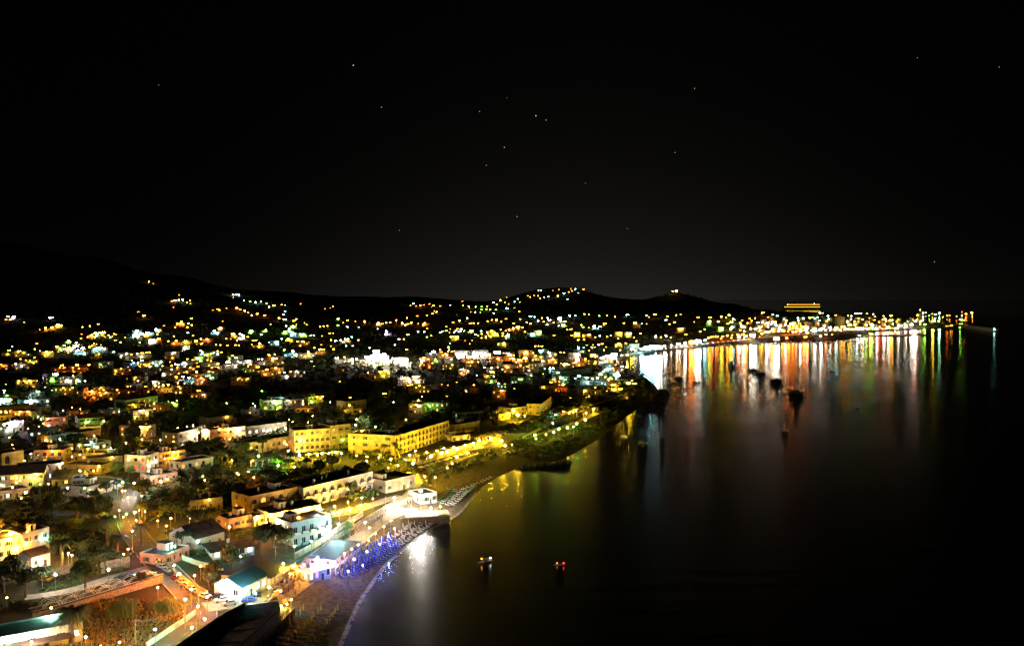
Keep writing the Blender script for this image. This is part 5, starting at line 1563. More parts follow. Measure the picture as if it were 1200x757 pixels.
def lounger_proto(canvas, group):
    root = thing('sun_lounger', (0, 0, -50), 0, None, 'sun lounger', group)
    mb = MB(); mb.box(-.32, .32, -.95, .35, .30, .38, canvas); mb.obj('mattress', root)
    mb = MB(); M = Matrix.Translation((0, .36, .33)) @ Matrix.Rotation(R(38), 4, 'X'); mb.box(-.32, .32, 0, .68, -.03, .05, canvas, M); mb.obj('backrest', root)
    mb = MB()
    for x in (-.33, .33): mb.box(x - .02, x + .02, -.95, .95, .22, .29, M_WFRAME)
    for x in (-.33, .33):
        for y in (-.8, .7): mb.box(x - .02, x + .02, y - .03, y + .03, 0, .219, M_WFRAME)
    mb.obj('frame', root)
    return root


PROTO = {}
used_first = {}


def put(kind, make, x, y, rot, desc, lift=0.0, g=None, sc=1.0):
    g = g or G(x, y)
    if kind not in PROTO:
        PROTO[kind] = make(); o = PROTO[kind]
    else:
        o = copy_tree(PROTO[kind])
    o.location = (g.x, g.y, g.z + lift); o.rotation_euler = (0, 0, rot); o.scale = (sc,) * 3
    q = proj(g)
    auto_label(o, desc, q[0], q[1])
    return o


def row(p, q, n, jit=.15):
    a, b = G(*p), G(*q)
    for i in range(n):
        c = a.lerp(b, i / max(1, n - 1)) + Vector((rng.uniform(-jit, jit), rng.uniform(-jit, jit), 0))
        yield Vector((c.x, c.y, max(ground(c.x, c.y), 0)))


for p, q, n in [((323, 753), (356, 718), 9), ((341, 757), (376, 718), 10), ((367, 757), (396, 718), 10)]:
    for g in row(p, q, n):
        put('cream', lambda: parasol_proto(C_CREAM, 'cream', 'folded cream umbrellas on the near beach'), 0, 0, rng.uniform(0, 3), 'folded cream beach umbrella', g=g)
        for s in (-.95, .95):
            g2 = g + Vector((s, -.4, 0)); g2.z = ground(g2.x, g2.y)
            put('wl', lambda: lounger_proto(mat('dark_sling', (.05, .035, .02), .8), 'brown loungers beside the cream umbrellas'), 0, 0, rng.uniform(-.1, .1) + 1.57, 'brown sun lounger', g=g2)
for p, q, n in [((397, 664), (458, 632), 18), ((404, 670), (464, 636), 18), ((412, 675), (466, 642), 16), ((398, 677), (440, 662), 10)]:
    for i, g in enumerate(row(p, q, n)):
        put('blue', lambda: parasol_proto(C_BLUE, 'blue', 'folded blue umbrellas on the lit beach'), 0, 0, rng.uniform(0, 3), 'folded blue beach umbrella', g=g)
        g2 = g + Vector((.9, -.5, 0)); g2.z = ground(g2.x, g2.y)
        put('bl', lambda: lounger_proto(C_BLUE, 'blue loungers between the blue umbrellas'), 0, 0, rng.uniform(-.2, .2) + 1.0, 'blue sun lounger', g=g2)
for p, q, n in [((448, 636), (484, 612), 15), ((455, 640), (494, 612), 16), ((464, 640), (503, 613), 15)]:
    for i, g in enumerate(row(p, q, n, .4)):
        if i % 3 == 0:
            put('whu', lambda: parasol_proto(M_WHITECANVAS, 'white', 'folded white umbrellas by the pier'), 0, 0, 0, 'folded white beach umbrella', g=g)
        g2 = g + Vector((.8, -.3, 0)); g2.z = ground(g2.x, g2.y)
        put('whl', lambda: lounger_proto(M_WHITECANVAS, 'white loungers on the beach by the pier'), 0, 0, rng.uniform(-.5, .5) + 1.0, 'white sun lounger', g=g2)
for p, q, n, cnv in [((518, 590), (534, 574), 9, 1), ((524, 592), (542, 574), 10, 0), ((531, 592), (547, 576), 9, 0), ((541, 582), (556, 570), 9, 1), ((512, 588), (526, 574), 8, 0), ((545, 573), (575, 560), 9, 0)]:
    for g in row(p, q, n, .2):
        if cnv: put('cyl', lambda: lounger_proto(C_CYAN, 'turquoise loungers on the second beach'), 0, 0, 1.2, 'turquoise sun lounger', g=g)
        else: put('whl', None, 0, 0, 1.2 + rng.uniform(-.2, .2), 'white sun lounger', g=g)

# ------------------------------------------------------------------ cars
def car_mesh_parts(paint):
    root = thing('parked_car', (0, 0, -50), 0, None, 'car')
    # side profile (y forward, z up)
    prof = [(-2.05, .35), (-2.1, .7), (-1.95, .92), (-1.55, .98), (-1.1, 1.38), (.35, 1.42), (1.0, .98), (1.85, .85), (2.08, .62), (2.08, .35)]
    hw = [.80, .84, .84, .82, .64, .64, .80, .80, .76, .76]
    mb = MB(); n = len(prof); vs = []
    for s in (-1, 1):
        for (y, z), w in zip(prof, hw): vs.append((s * w, y, z))
    fs = [tuple(range(n)), tuple(range(2 * n - 1, n - 1, -1))]
    for i in range(n):
        j = (i + 1) % n
        fs.append((i, n + i, n + j, j))
    mb.add(vs, fs, paint); body = mb.obj('body', root)
    mb = MB(); e = .012
    for s in (-1, 1):
        mb.add([(s * (.815 + e), -1.42, 1.0), (s * (.80 + e), .9, 1.0), (s * (.66 + e), .32, 1.34), (s * (.66 + e), -1.05, 1.34)], [(0, 1, 2, 3)], M_GLASS)
    mb.add([(-.72, .97, 1.02), (.72, .97, 1.02), (.6, .42, 1.39), (-.6, .42, 1.39)], [(0, 1, 2, 3)], M_GLASS)
    mb.add([(-.72, -1.53, 1.02), (.72, -1.53, 1.02), (.6, -1.15, 1.37), (-.6, -1.15, 1.37)], [(0, 1, 2, 3)], M_GLASS)
    mb.obj('glass', root)
    for x in (-.80, .80):
        for y in (-1.3, 1.3):
            mb = MB(); mb.tube([(x - .1, y, .33), (x + .1, y, .33)], .33, mat('tyre', (.02, .02, .02), .9), 12); mb.tube([(x - .11, y, .33), (x + .11, y, .33)], .18, M_POLE, 8); mb.obj('wheel', root)
    for x in (-.6, .6):
        mb = MB(); mb.box(x - .14, x + .14, 2.07, 2.10, .6, .74, M_WFRAME); mb.obj('headlight', root)
        mb = MB(); mb.box(x - .14, x + .14, -2.12, -2.08, .68, .82, mat('tail_lamp_red', (.35, .02, .02), .3)); mb.obj('tail_light', root)
    return root


CARP = {n: mat('car_paint_' + n.replace(' ', '_'), c, .3, .05, 1, metal=.2) for n, c in [('white', (.7, .7, .7)), ('black', (.02, .02, .022)), ('silver', (.4, .41, .42)), ('blue', (.03, .08, .35)), ('red', (.35, .03, .02)), ('grey', (.13, .13, .14)), ('yellow', (.6, .4, .03))]}
CARS = [(172, 651, 'blue', .9), (178, 656, 'blue', .9), (184, 660.5, 'white', .9), (190, 665, 'white', .9), (196, 669, 'silver', .9), (202, 674, 'black', .9), (207, 678, 'red', .9),
        (213, 682.5, 'white', .9), (219, 687, 'silver', .9), (225, 691, 'white', .9), (232, 695, 'silver', .9), (239, 699.5, 'white', 1.0),
        (253, 700, 'black', 2.1), (260, 704, 'white', 2.1), (269, 708, 'silver', 2.1), (52, 680, 'yellow', 1.3), (143, 678, 'black', 1.5), (155, 676, 'grey', 1.5),
        (8, 683, 'grey', .4), (24, 684, 'black', .5), (303, 697, 'black', .2), (322, 704, 'grey', .3), (292, 704, 'blue', 1.8), (352, 668, 'blue', -.6)]
for x, y, c, a in CARS:
    g = G(x, y + 1)
    put('car' + c, lambda: car_mesh_parts(CARP[c]), 0, 0, a + rng.uniform(-.06, .06), 'parked %s car' % c, .12, g=g, sc=.96)
    ROADS.append((g.x, g.y, 3))

# ------------------------------------------------------------------ poles and wires
def pole(x, y, top, label, m=M_WOODPOLE, r=.14, cross=True, cat='utility pole', name='utility_pole'):
    g = G(x, y); h = (y - top) / FPX * g.y
    root = thing(name, g, rng.uniform(-.5, .5), label, cat)
    mb = MB(); mb.tube([(0, 0, -.5), (0, 0, h)], [r, r * .65], m, 7); mb.obj('pole', root)
    if cross:
        mb = MB(); mb.box(-.7, .7, -.05, .05, h - .5, h - .4, m)
        for q in (-.6, 0, .6): mb.tube([(q, 0, h - .4), (q, 0, h - .22)], .05, M_WHITECANVAS, 6)
        mb.obj('crossarm', root)
    return Vector((g.x, g.y, g.z + h))


p1 = pole(159, 757, 724, 'tall timber pole in the amber dry field')
p2 = pole(217, 737, 705, 'short timber pole with wires beside the lane', cross=True)
pole(323, 661, 639, 'amber-lit timber pole above the kiosk hall')
pole(382, 637, 613, 'bluish metal mast in front of the pale green apartment house', M_POLE, .09, False, 'mast', 'mast')
pole(233, 722, 690, 'timber pole at the bend of the orange lane')
pole(205, 648, 618, 'slim pole in the pale courtyard', M_POLE, .1)
pole(452, 606, 581, 'white-lit metal mast left of the two starry lamps', M_POLE, .12, False, 'mast', 'mast')
pole(508, 577, 565, 'thin dark post on the dark bank behind the pier building', M_DARKPOLE, .08, False, 'post', 'post')
for k in range(2):
    mb = MB(); a = p1 + Vector((.5 * k, 0, -.45)); b = p2 + Vector((.5 * k, 0, -.4 - .3 * k))
    mb.tube([a.lerp(b, t / 14) - Vector((0, 0, 1.1 * 4 * (t / 14) * (1 - t / 14))) for t in range(15)], .03, M_POLE, 4)
    mb.obj('wire', label=['upper of two slack wires across the dry field', 'lower of two slack wires across the dry field'][k], category='wire')
for i, (x, y) in enumerate([(196, 741), (200, 739), (204, 736), (210, 733), (181, 753), (176, 754)]):
    g = G(x, y); mb = MB(); mb.tube([(0, 0, -.3), (0, 0, 2.2)], .07, M_WOOD, 5)
    o = mb.obj('fence_post', category='fence post', group='posts at the field edge'); o.location = g; auto_label(o, 'bare timber fence post', x, y)

# ------------------------------------------------------------------ arched trellis walkway
def trellis():
    pts = smooth(resample([G(*p) for p in [(36, 722), (70, 714), (110, 703), (150, 692), (188, 681)]], 1.0), 4)
    M_WT = mat('white_tube', (.75, .7, .65), .5, .1, 4)
    o = pts[0]
    root = thing('trellis_walkway', o, 0, 'raised walkway edged by rows of white arched hoops', 'walkway')
    dz = 1.5
    mb = MB(); L1 = offset_line(pts, 1.5); L2 = offset_line(pts, -1.5); n = len(pts)
    vs = []
    for a, b in zip(L1, L2):
        vs += [(a.x - o.x, a.y - o.y, dz), (b.x - o.x, b.y - o.y, dz), (b.x - o.x, b.y - o.y, dz - .35), (a.x - o.x, a.y - o.y, dz - .35)]
    fs = []
    for i in range(n - 1):
        for k in range(4):
            fs.append((i * 4 + k, i * 4 + (k + 1) % 4, i * 4 + 4 + (k + 1) % 4, i * 4 + 4 + k))
    mb.add(vs, fs, M_ASPH); mb.obj('deck', root)
    mb = MB(); vs = []
    for b in offset_line(pts, -1.3): vs += [(b.x - o.x, b.y - o.y, dz - .36), (b.x - o.x, b.y - o.y, -1.0)]
    mb.add(vs, [(2 * i, 2 * i + 1, 2 * i + 3, 2 * i + 2) for i in range(n - 1)], WALLS['stone']); mb.obj('wall', root)
    for s in (1.42, -1.42):
        Ls = offset_line(pts, s)
        hoops = 0; i = 2
        mbr = MB(); mbr.tube([(p.x - o.x, p.y - o.y, dz + .12) for p in Ls], .06, M_WT, 4); mbr.obj('rail', root)
        while i + 4 < n:
            a, b = Ls[i], Ls[i + 4]
            mb = MB()
            for rr in (1.0, .72):
                mb.tube([(a.lerp(b, .5 - .5 * rr * math.cos(math.pi * t / 10)) - o + Vector((0, 0, dz + .12 + 1.5 * rr * math.sin(math.pi * t / 10) - (a.lerp(b, .5) - o).z))) for t in range(11)], .09, M_WT, 5)
            mb.obj('hoop', root)
            i += 4
    for p in pts: ROADS.append((p.x, p.y, 2.6))


trellis()

# ------------------------------------------------------------------ pier, groyne, breakwater
def pier():
    a, b = plane(476, 606, 3.2), plane(528, 603, 3.2)
    d = b - a; ang = math.atan2(d.y, d.x); L_ = d.length
    root = thing('pier', (a.x, a.y, 0), ang, 'dark timber pier deck running out beside the bright beach', 'pier')
    mb = MB(); mb.box(0, L_, -.5, 7.5, 2.9, 3.2, M_CONC); mb.obj('deck', root)
    mb = MB(); mb.box(0.2, L_ - .2, -.3, -.1, .1, 2.88, M_PLANK); mb.obj('skirt', root)
    for k in range(6):
        mb = MB(); mb.tube([(1 + k * (L_ - 2) / 5, .6, -2.5), (1 + k * (L_ - 2) / 5, .6, 2.9)], .2, M_WOOD, 7); mb.obj('pile', root)
    mb = MB(); mb.box(L_ * .72, L_ * .92, .4, 2.2, 3.4, 3.5, mat('yellow_canvas', (.65, .55, .03), .8))
    for x in (L_ * .73, L_ * .91):
        mb.tube([(x, .5, 3.2), (x, .5, 3.4)], .04, M_RAIL, 4)
    mb.obj('yellow_bench', root)
    BOXES.append(([Vector((a.x, a.y, 0)), Vector((b.x, b.y, 0)), Vector((b.x, b.y + 7, 0)), Vector((a.x, a.y + 7, 0))], 0, 3.2))


pier()


def rocks(name, p, q, w, h, label, n=60, cat='groyne', big=1.0):
    a, b = plane(*p), plane(*q)
    mb = MB(); m = mat('dark_rock', (.07, .065, .055), .9, .4, 1.5, bump=.6)
    for i in range(n):
        c = a.lerp(b, i / n); s = rng.uniform(.7, 1.5) * big
        c = c + Vector((rng.uniform(-w, w), rng.uniform(-w, w), rng.uniform(-.4, h - .6)))
        mb.sphere((c.x, c.y, c.z), s, m, 6, 4, rng.uniform(.5, .8))
    o = mb.obj(name, label=label, category=cat)
    return o


rocks('groyne', (604, 549), (668, 541), 1.2, 1.0, 'low dark rock groyne reaching into the near bay', 70)['kind'] = 'thing'
# terraces of the seafront: paved levels with open umbrellas added to catch lamp light, pergolas and planters
C_LIGHT = mat('terrace_canvas', (.66, .58, .42), .8, .15, 2)


def open_umbrella():
    root = thing('terrace_umbrella', (0, 0, -50), 0, None, 'umbrella', 'open umbrellas on the seafront terraces')
    mb = MB(); mb.tube([(0, 0, 0), (0, 0, 2.75)], .04, M_WOOD, 5); mb.obj('pole', root)
    mb = MB(); n = 8; w = 1.75
    vs = [(w * math.cos(2 * math.pi * j / n), w * math.sin(2 * math.pi * j / n), 2.15) for j in range(n)] + [(0, 0, 2.8)]
    vs += [(w * math.cos(2 * math.pi * j / n), w * math.sin(2 * math.pi * j / n), 2.0) for j in range(n)]
    mb.add(vs, [(j, (j + 1) % n, n) for j in range(n)] + [(j, n + 1 + j, n + 1 + (j + 1) % n, (j + 1) % n) for j in range(n)], C_LIGHT); mb.obj('canopy', root)
    return root


for p, q, n in [((492, 551), (560, 529), 11), ((500, 545), (566, 524), 10), ((568, 522), (600, 513), 7), ((560, 518), (592, 509), 6), ((655, 487), (688, 480), 6), ((318, 546), (352, 541), 5), ((362, 537), (398, 534), 5), ((452, 566), (478, 560), 4), ((390, 606), (430, 598), 5)]:
    for g in row(p, q, n, .8):
        if inside_box(g.x, g.y, 1.6): continue
        put('opu', open_umbrella, 0, 0, rng.uniform(0, 1), 'open cream terrace umbrella', .0, g=g)
        if rng.random() < .6:
            dining(g + Vector((rng.uniform(-.3, .3), rng.uniform(-.3, .3), 0)), g.z + .02, rng.uniform(0, 3), 2)


def pergola(p, q, depth, h, label):
    A, B = G(*p), G(*q); d = B - A; L_ = Vector((d.x, d.y, 0)).length; ang = math.atan2(d.y, d.x)
    root = thing('pergola', A, ang, label, 'pergola'); n = max(2, int(L_ / 3.2))
    for k in range(n + 1):
        for y in (0, depth):
            mb = MB(); mb.box(k * L_ / n - .15, k * L_ / n + .15, y - .15, y + .15, -.8, h, WALLS['white']); mb.obj('post', root)
    mb = MB()
    for y in (0, depth): mb.box(-.3, L_ + .3, y - .12, y + .12, h + .001, h + .25, M_WOOD)
    mb.obj('beam', root)
    mb = MB(); m_ = int(L_ / .8)
    for k in range(m_): mb.box(k * .8, k * .8 + .12, -.5, depth + .5, h + .252, h + .4, M_WOOD)
    mb.obj('slat_roof', root)


pergola((684, 490), (702, 482), 5, 3.4, 'white-posted pergola at the right end of the garden terrace')
pergola((566, 520), (596, 510), 5, 3.2, 'glowing pergola over the seafront terrace corner')
pergola((300, 548), (322, 544), 4, 2.8, 'small pergola beside the green garden lamp')
pergola((334, 690), (352, 673), 5, 2.9, 'pergola over the crowded dining patio')
rocks('rock_reef', (768, 470), (776, 458), 5, 1.5, 'dark rocks off the tip of the wooded headland', 130, 'reef', 1.7)


def breakwater():
    for (p, q, w, hh, lab) in [((1119, 382.4), (1165, 388.6), 9, 3.2, 'long concrete breakwater with a green light at its end'), ((1003, 394.2), (1084, 392.2), 8, 2.4, 'dark inner harbour jetty below the bright quay')]:
        a, b = plane(*p), plane(*q); d = b - a; ang = math.atan2(d.y, d.x); L_ = d.length
        root = thing('breakwater', (a.x, a.y, 0), ang, lab, 'breakwater')
        mb = MB(); mb.box(0, L_, 0, w, -3, hh, M_CONC); mb.obj('deck', root)
        if hh > 3:
            mb = MB(); mb.box(0, L_, w - 1.6, w - .1, hh + .001, hh + 4, M_CONC); mb.obj('storm_wall', root)


breakwater()
g = plane(1072, 393.3); g.z = 2.4
root = thing('harbour_beacon', g, 0, 'white harbour beacon with a glowing red top on the jetty', 'beacon')
mb = MB(); mb.tube([(0, 0, 0), (0, 0, 5.0)], [1.2, .8], WALLS['white'], 10); mb.obj('tower', root)
mb = MB(); mb.sphere((0, 0, 6.0), 1.5, emit('beacon_red', (1, .05, .02), 220), 10, 6); mb.obj('lantern', root)
mb = MB(); mb.sphere((0, -1.6, 3.4), 1.0, emit('beacon_white', (1, .6, .45), 500), 8, 5); mb.obj('side_light', root)
g = plane(1165, 388.2); g.z = 3.2
root = thing('pier_light', g, 0, 'green light at the end of the long breakwater', 'beacon')
mb = MB(); mb.tube([(0, 0, 0), (0, 0, 4)], .4, WALLS['white'], 8); mb.obj('tower', root)
mb = MB(); mb.sphere((0, 0, 4.8), 1.3, emit('beacon_green', (.1, 1, .55), 8), 8, 5); mb.obj('lantern', root)

def surf():
    m = mat('sea_foam', (.30, .29, .27), .6, .6, .5)
    pts = shore_line(base_i, base_i + 9, 0, 1.5)
    r_ = random.Random(8); mb = MB(); rows = []
    for j, (o_, a_) in enumerate([(0.35, .12), (-.25, .12), (-.9, .2)]):
        q = offset_line(pts, o_)
        rows.append([Vector((p.x + r_.uniform(-a_, a_) * .5, p.y + r_.uniform(-a_, a_) * .5, .11 if j == 0 else .05)) for p in q])
    n = len(pts)
    vs = [tuple(p) for r0 in rows for p in r0]
    fs = [(k * n + i, k * n + i + 1, (k + 1) * n + i + 1, (k + 1) * n + i) for k in range(2) for i in range(n - 1) if k == 0 or r_.random() < .8]
    mb.add(vs, fs, m); mb.obj('surf', kind='structure')


surf()
# ------------------------------------------------------------------ boats
M_HULLW = mat('boat_hull_white', (.55, .54, .52), .4, .1, 1)
M_HULLD = mat('boat_hull_dark', (.05, .055, .07), .5, .2, 1)


def boat(x, y, L_, kind, rot, label, hull=M_HULLD, lights=None):
    g = plane(x, y)
    root = thing({'sail': 'sailboat', 'motor': 'motorboat', 'dinghy': 'rowing_boat', 'yacht': 'motor_yacht'}[kind], (g.x, g.y, 0), rot, label, 'boat', None)
    w = L_ * .15; hh = L_ * .10
    st = [(-.5, .78, 1.0), (-.25, 1.0, .95), (.1, .98, 1.0), (.35, .6, 1.15), (.5, .03, 1.4)]
    vs = []
    for t, ww, zz in st:
        vs += [(-w * ww, t * L_, hh * zz), (-w * ww * .8, t * L_ * .97, .0), (0, t * L_ * .95, -hh * .5), (w * ww * .8, t * L_ * .97, .0), (w * ww, t * L_, hh * zz)]
    fs = []
    for i in range(4):
        for k in range(4): fs.append((i * 5 + k, i * 5 + k + 1, i * 5 + 6 + k, i * 5 + 5 + k))
    fs.append((0, 1, 2, 3, 4)[::-1])
    mb = MB(); mb.add(vs, fs, hull); mb.obj('hull', root)
    mb = MB(); z = hh * .82
    mb.add([(-w * .74, -.49 * L_, z), (-w * .95, -.25 * L_, z), (-w * .93, .1 * L_, z), (-w * .55, .34 * L_, z), (0, .46 * L_, z), (w * .55, .34 * L_, z), (w * .93, .1 * L_, z), (w * .95, -.25 * L_, z), (w * .74, -.49 * L_, z)],
           [tuple(range(8, -1, -1))], M_WOOD); mb.obj('deck', root)
    if kind in ('motor', 'yacht', 'sail'):
        ch = {'motor': .16, 'yacht': .26, 'sail': .07}[kind] * L_
        mb = MB(); mb.add([(-w * .6, -.25 * L_, z), (w * .6, -.25 * L_, z), (w * .55, .15 * L_, z), (-w * .55, .15 * L_, z), (-w * .5, -.22 * L_, z + ch), (w * .5, -.22 * L_, z + ch), (w * .42, .04 * L_, z + ch), (-w * .42, .04 * L_, z + ch)],
                          [(0, 1, 5, 4), (1, 2, 6, 5), (2, 3, 7, 6), (3, 0, 4, 7), (4, 5, 6, 7)], hull)
        cab = mb.obj('cabin', root)
        mb = MB(); mb.add([(-w * .46, .125 * L_, z + ch * .3), (w * .46, .125 * L_, z + ch * .3), (w * .42, .06 * L_, z + ch * .85), (-w * .42, .06 * L_, z + ch * .85)], [(0, 1, 2, 3)], M_GLASS)
        mb.obj('windscreen', cab)
    if kind in ('sail', 'yacht', 'motor'):
        mh = {'sail': 1.35, 'yacht': .75, 'motor': .35}[kind] * L_
        mb = MB(); mb.tube([(0, .08 * L_, z), (0, .08 * L_, z + mh)], [.07, .04], M_POLE, 5)
        if kind == 'sail':
            mb.tube([(0, .08 * L_, z + mh * .12), (0, -.35 * L_, z + mh * .12)], .09, M_POLE, 5)
            mb.tube([(0, .49 * L_, hh * 1.35), (0, .08 * L_, z + mh)], .015, M_POLE, 3); mb.tube([(0, -.49 * L_, hh), (0, .08 * L_, z + mh)], .015, M_POLE, 3)
        mb.obj('mast', root)
    if kind == 'dinghy':
        for t in (-.2, .12):
            mb = MB(); mb.box(-w * .9, w * .9, t * L_ - .12, t * L_ + .12, hh * .75, hh * .83, M_WOOD); mb.obj('thwart', root)
    for (dx, dy, dz, c, s) in lights or []:
        mb = MB(); mb.sphere((dx, dy, dz), .16, emit('boat_lamp_' + c, LAMP_COL[c], s), 6, 4); mb.obj('lamp', root)
    return root


boat(568, 659, 5.0, 'motor', 2.2, 'small white-lit boat moored off the near beach', M_HULLW, [(-.5, -1.9, 1.3, 'w', 40), (.3, 1.0, 1.4, 'a', 25)])
boat(656, 662, 3.6, 'dinghy', 1.7, 'tiny rowing boat with a reddish lamp, far right of the white-lit boat', M_HULLW, [(-.3, -1.2, .8, 'r', 25), (.3, .8, .7, 'a', 8)])
boat(933, 460, 12.5, 'motor', 1.3, 'largest dark motorboat, nearest in the right row')
boat(909, 446, 11.5, 'motor', 1.5, 'dark motorboat in the middle of the right row')
boat(891, 438, 11.5, 'motor', 1.2, 'dark motorboat left of the middle of the right row')
boat(882, 433, 9, 'motor', 1.0, 'small dark boat at the left end of the right row')
boat(856, 428, 15, 'yacht', .2, 'tall dark motor yacht seen end-on in front of the amber streaks')
boat(795, 443, 9, 'motor', 1.4, 'low dark boat crossing the bluish reflections')
boat(816, 448, 8, 'dinghy', 1.5, 'small dark boat in the middle of the white streak')
boat(975, 436, 12, 'sail', .1, 'dark sailing boat right of the motorboat row')
boat(779, 466, 8, 'sail', .3, 'small sailing boat beside the rocks of the headland')
boat(775, 512, 8, 'sail', .1, 'dark sailing boat in the pale streak below the headland')
boat(790, 449, 6, 'sail', .8, 'little mast boat left of the white streak')
boat(920, 506, 4, 'sail', 1.3, 'faint thin-masted boat alone in the open dark water')
boat(1005, 479, 3, 'dinghy', 1.3, 'tiny dark dinghy in the open water below the castle')
boat(753, 520, 7, 'motor', .6, 'dark boat inside the amber streak under the headland')
boat(731, 512, 6, 'sail', .4, 'pale small boat close under the headland trees', M_HULLW)
boat(738, 441, 7, 'dinghy', .9, 'small boat drawn close to the first bay shore', M_HULLW)
k = 0
for i in range(46):
    t = i / 45
    x = 842 + 160 * t + rng.uniform(-1.5, 1.5); y = 404.6 - 5.4 * t + rng.uniform(-.3, 1.3)
    kind = rng.choice(['motor', 'sail', 'sail', 'yacht'])
    o = boat(x, y, rng.uniform(8, 13), kind, rng.uniform(-.3, .3), None, M_HULLW)
    o['group'] = 'white boats moored off the harbour'
    auto_label(o, {'motor': 'white motorboat', 'sail': 'white sailing boat', 'yacht': 'white motor yacht'}[kind], x, y)

# ------------------------------------------------------------------ passing ship behind the town
def ship():
    g = plane(940, 362.3)
    root = thing('passenger_ship', (g.x, g.y, 0), R(2), 'long brightly lit passenger ship passing behind the harbour town', 'ship')
    S = 315.0
    mb = MB(); st = [(-.5, .6), (-.46, 1), (-.2, 1), (.2, 1), (.38, .8), (.46, .4), (.5, .05)]
    vs = []
    for t, w in st: vs += [(t * S + (3 if t == .5 else 0), -18 * w, 16), (t * S * .97, -15 * w, -3), (t * S * .97, 15 * w, -3), (t * S + (3 if t == .5 else 0), 18 * w, 16)]
    fs = []
    for i in range(len(st) - 1):
        for k in range(3): fs.append((i * 4 + k, i * 4 + k + 1, i * 4 + 5 + k, i * 4 + 4 + k))
        fs.append((i * 4 + 3, i * 4, i * 4 + 4, i * 4 + 7))
    fs.append((0, 1, 2, 3))
    mb.add(vs, fs, M_HULLW); mb.obj('hull', root)
    wins = [('y', 15, .45, -.485, .45, 3.4), ('a', 34, .30, -.40, .44, 4.0)]
    for i, (c, z, _, a, b, hh) in enumerate(wins):
        mb = MB(); mb.box(a * S, b * S, -15 + i, 15 - i, z - (.95 if i == 0 else 11), z + 7, M_HULLD); mb.obj('deck_house', root)
        mb = MB(); n = 40
        for k in range(n):
            x0 = (a + (b - a) * (k + .08) / n) * S; x1 = (a + (b - a) * (k + .92) / n) * S
            mb.box(x0, x1, -15.3 + i, -15.02 + i, z + 1, z + 1 + hh, emit('ship_band_' + c, LAMP_COL[c], 3.2, False))
        mb.obj('lit_window_band', root)
    mb = MB(); mb.add([(-.22 * S, -6, 40), (-.14 * S, -6, 40), (-.16 * S, -4, 54), (-.22 * S, -4, 54), (-.22 * S, 6, 40), (-.14 * S, 6, 40), (-.16 * S, 4, 54), (-.22 * S, 4, 54)],
                      [(0, 1, 2, 3), (7, 6, 5, 4), (0, 3, 7, 4), (1, 5, 6, 2), (3, 2, 6, 7)], M_HULLW); mb.obj('funnel', root)
    for x, z in ((.30 * S, 44), (-.4 * S, 36)):
        mb = MB(); mb.sphere((x, -14, z), 2.0, emit('ship_lamp', (1, .85, .5), 30, False), 6, 4); mb.obj('lamp', root)


ship()

# ------------------------------------------------------------------ near lamps, including ones added to brighten hotel fronts, a roof and a palm
def sight_place(px, py, h):
    g = G(px, py, h)
    d = Vector(ray(px, py)); tb = g.y / d[1]
    o = Vector((0, 0, CAM_Z))
    ts = np.arange(max(60, tb * .80), tb, .7)
    for t in ts:
        p = o + d * t
        for cs, z0, z1 in BOXES:
            if z0 < p.z < z1 + .1 and abs(p.x - cs[0].x) < 90 and abs(p.y - cs[0].y) < 90:
                u = cs[1] - cs[0]; L_ = u.length; u = u / L_; v = cs[3] - cs[0]; D_ = v.length; v = v / D_
                q = Vector((p.x, p.y, 0)) - Vector((cs[0].x, cs[0].y, 0))
                if -.3 < q.dot(u) < L_ + .3 and -.3 < q.dot(v) < D_ + .3:
                    p = o + d * (t - 1.1)
                    z = max(ground(p.x, p.y), 0)
                    return (p.x, p.y, z), max(p.z - z, 1.2)
    z = g.z
    return (g.x, g.y, g.z), h


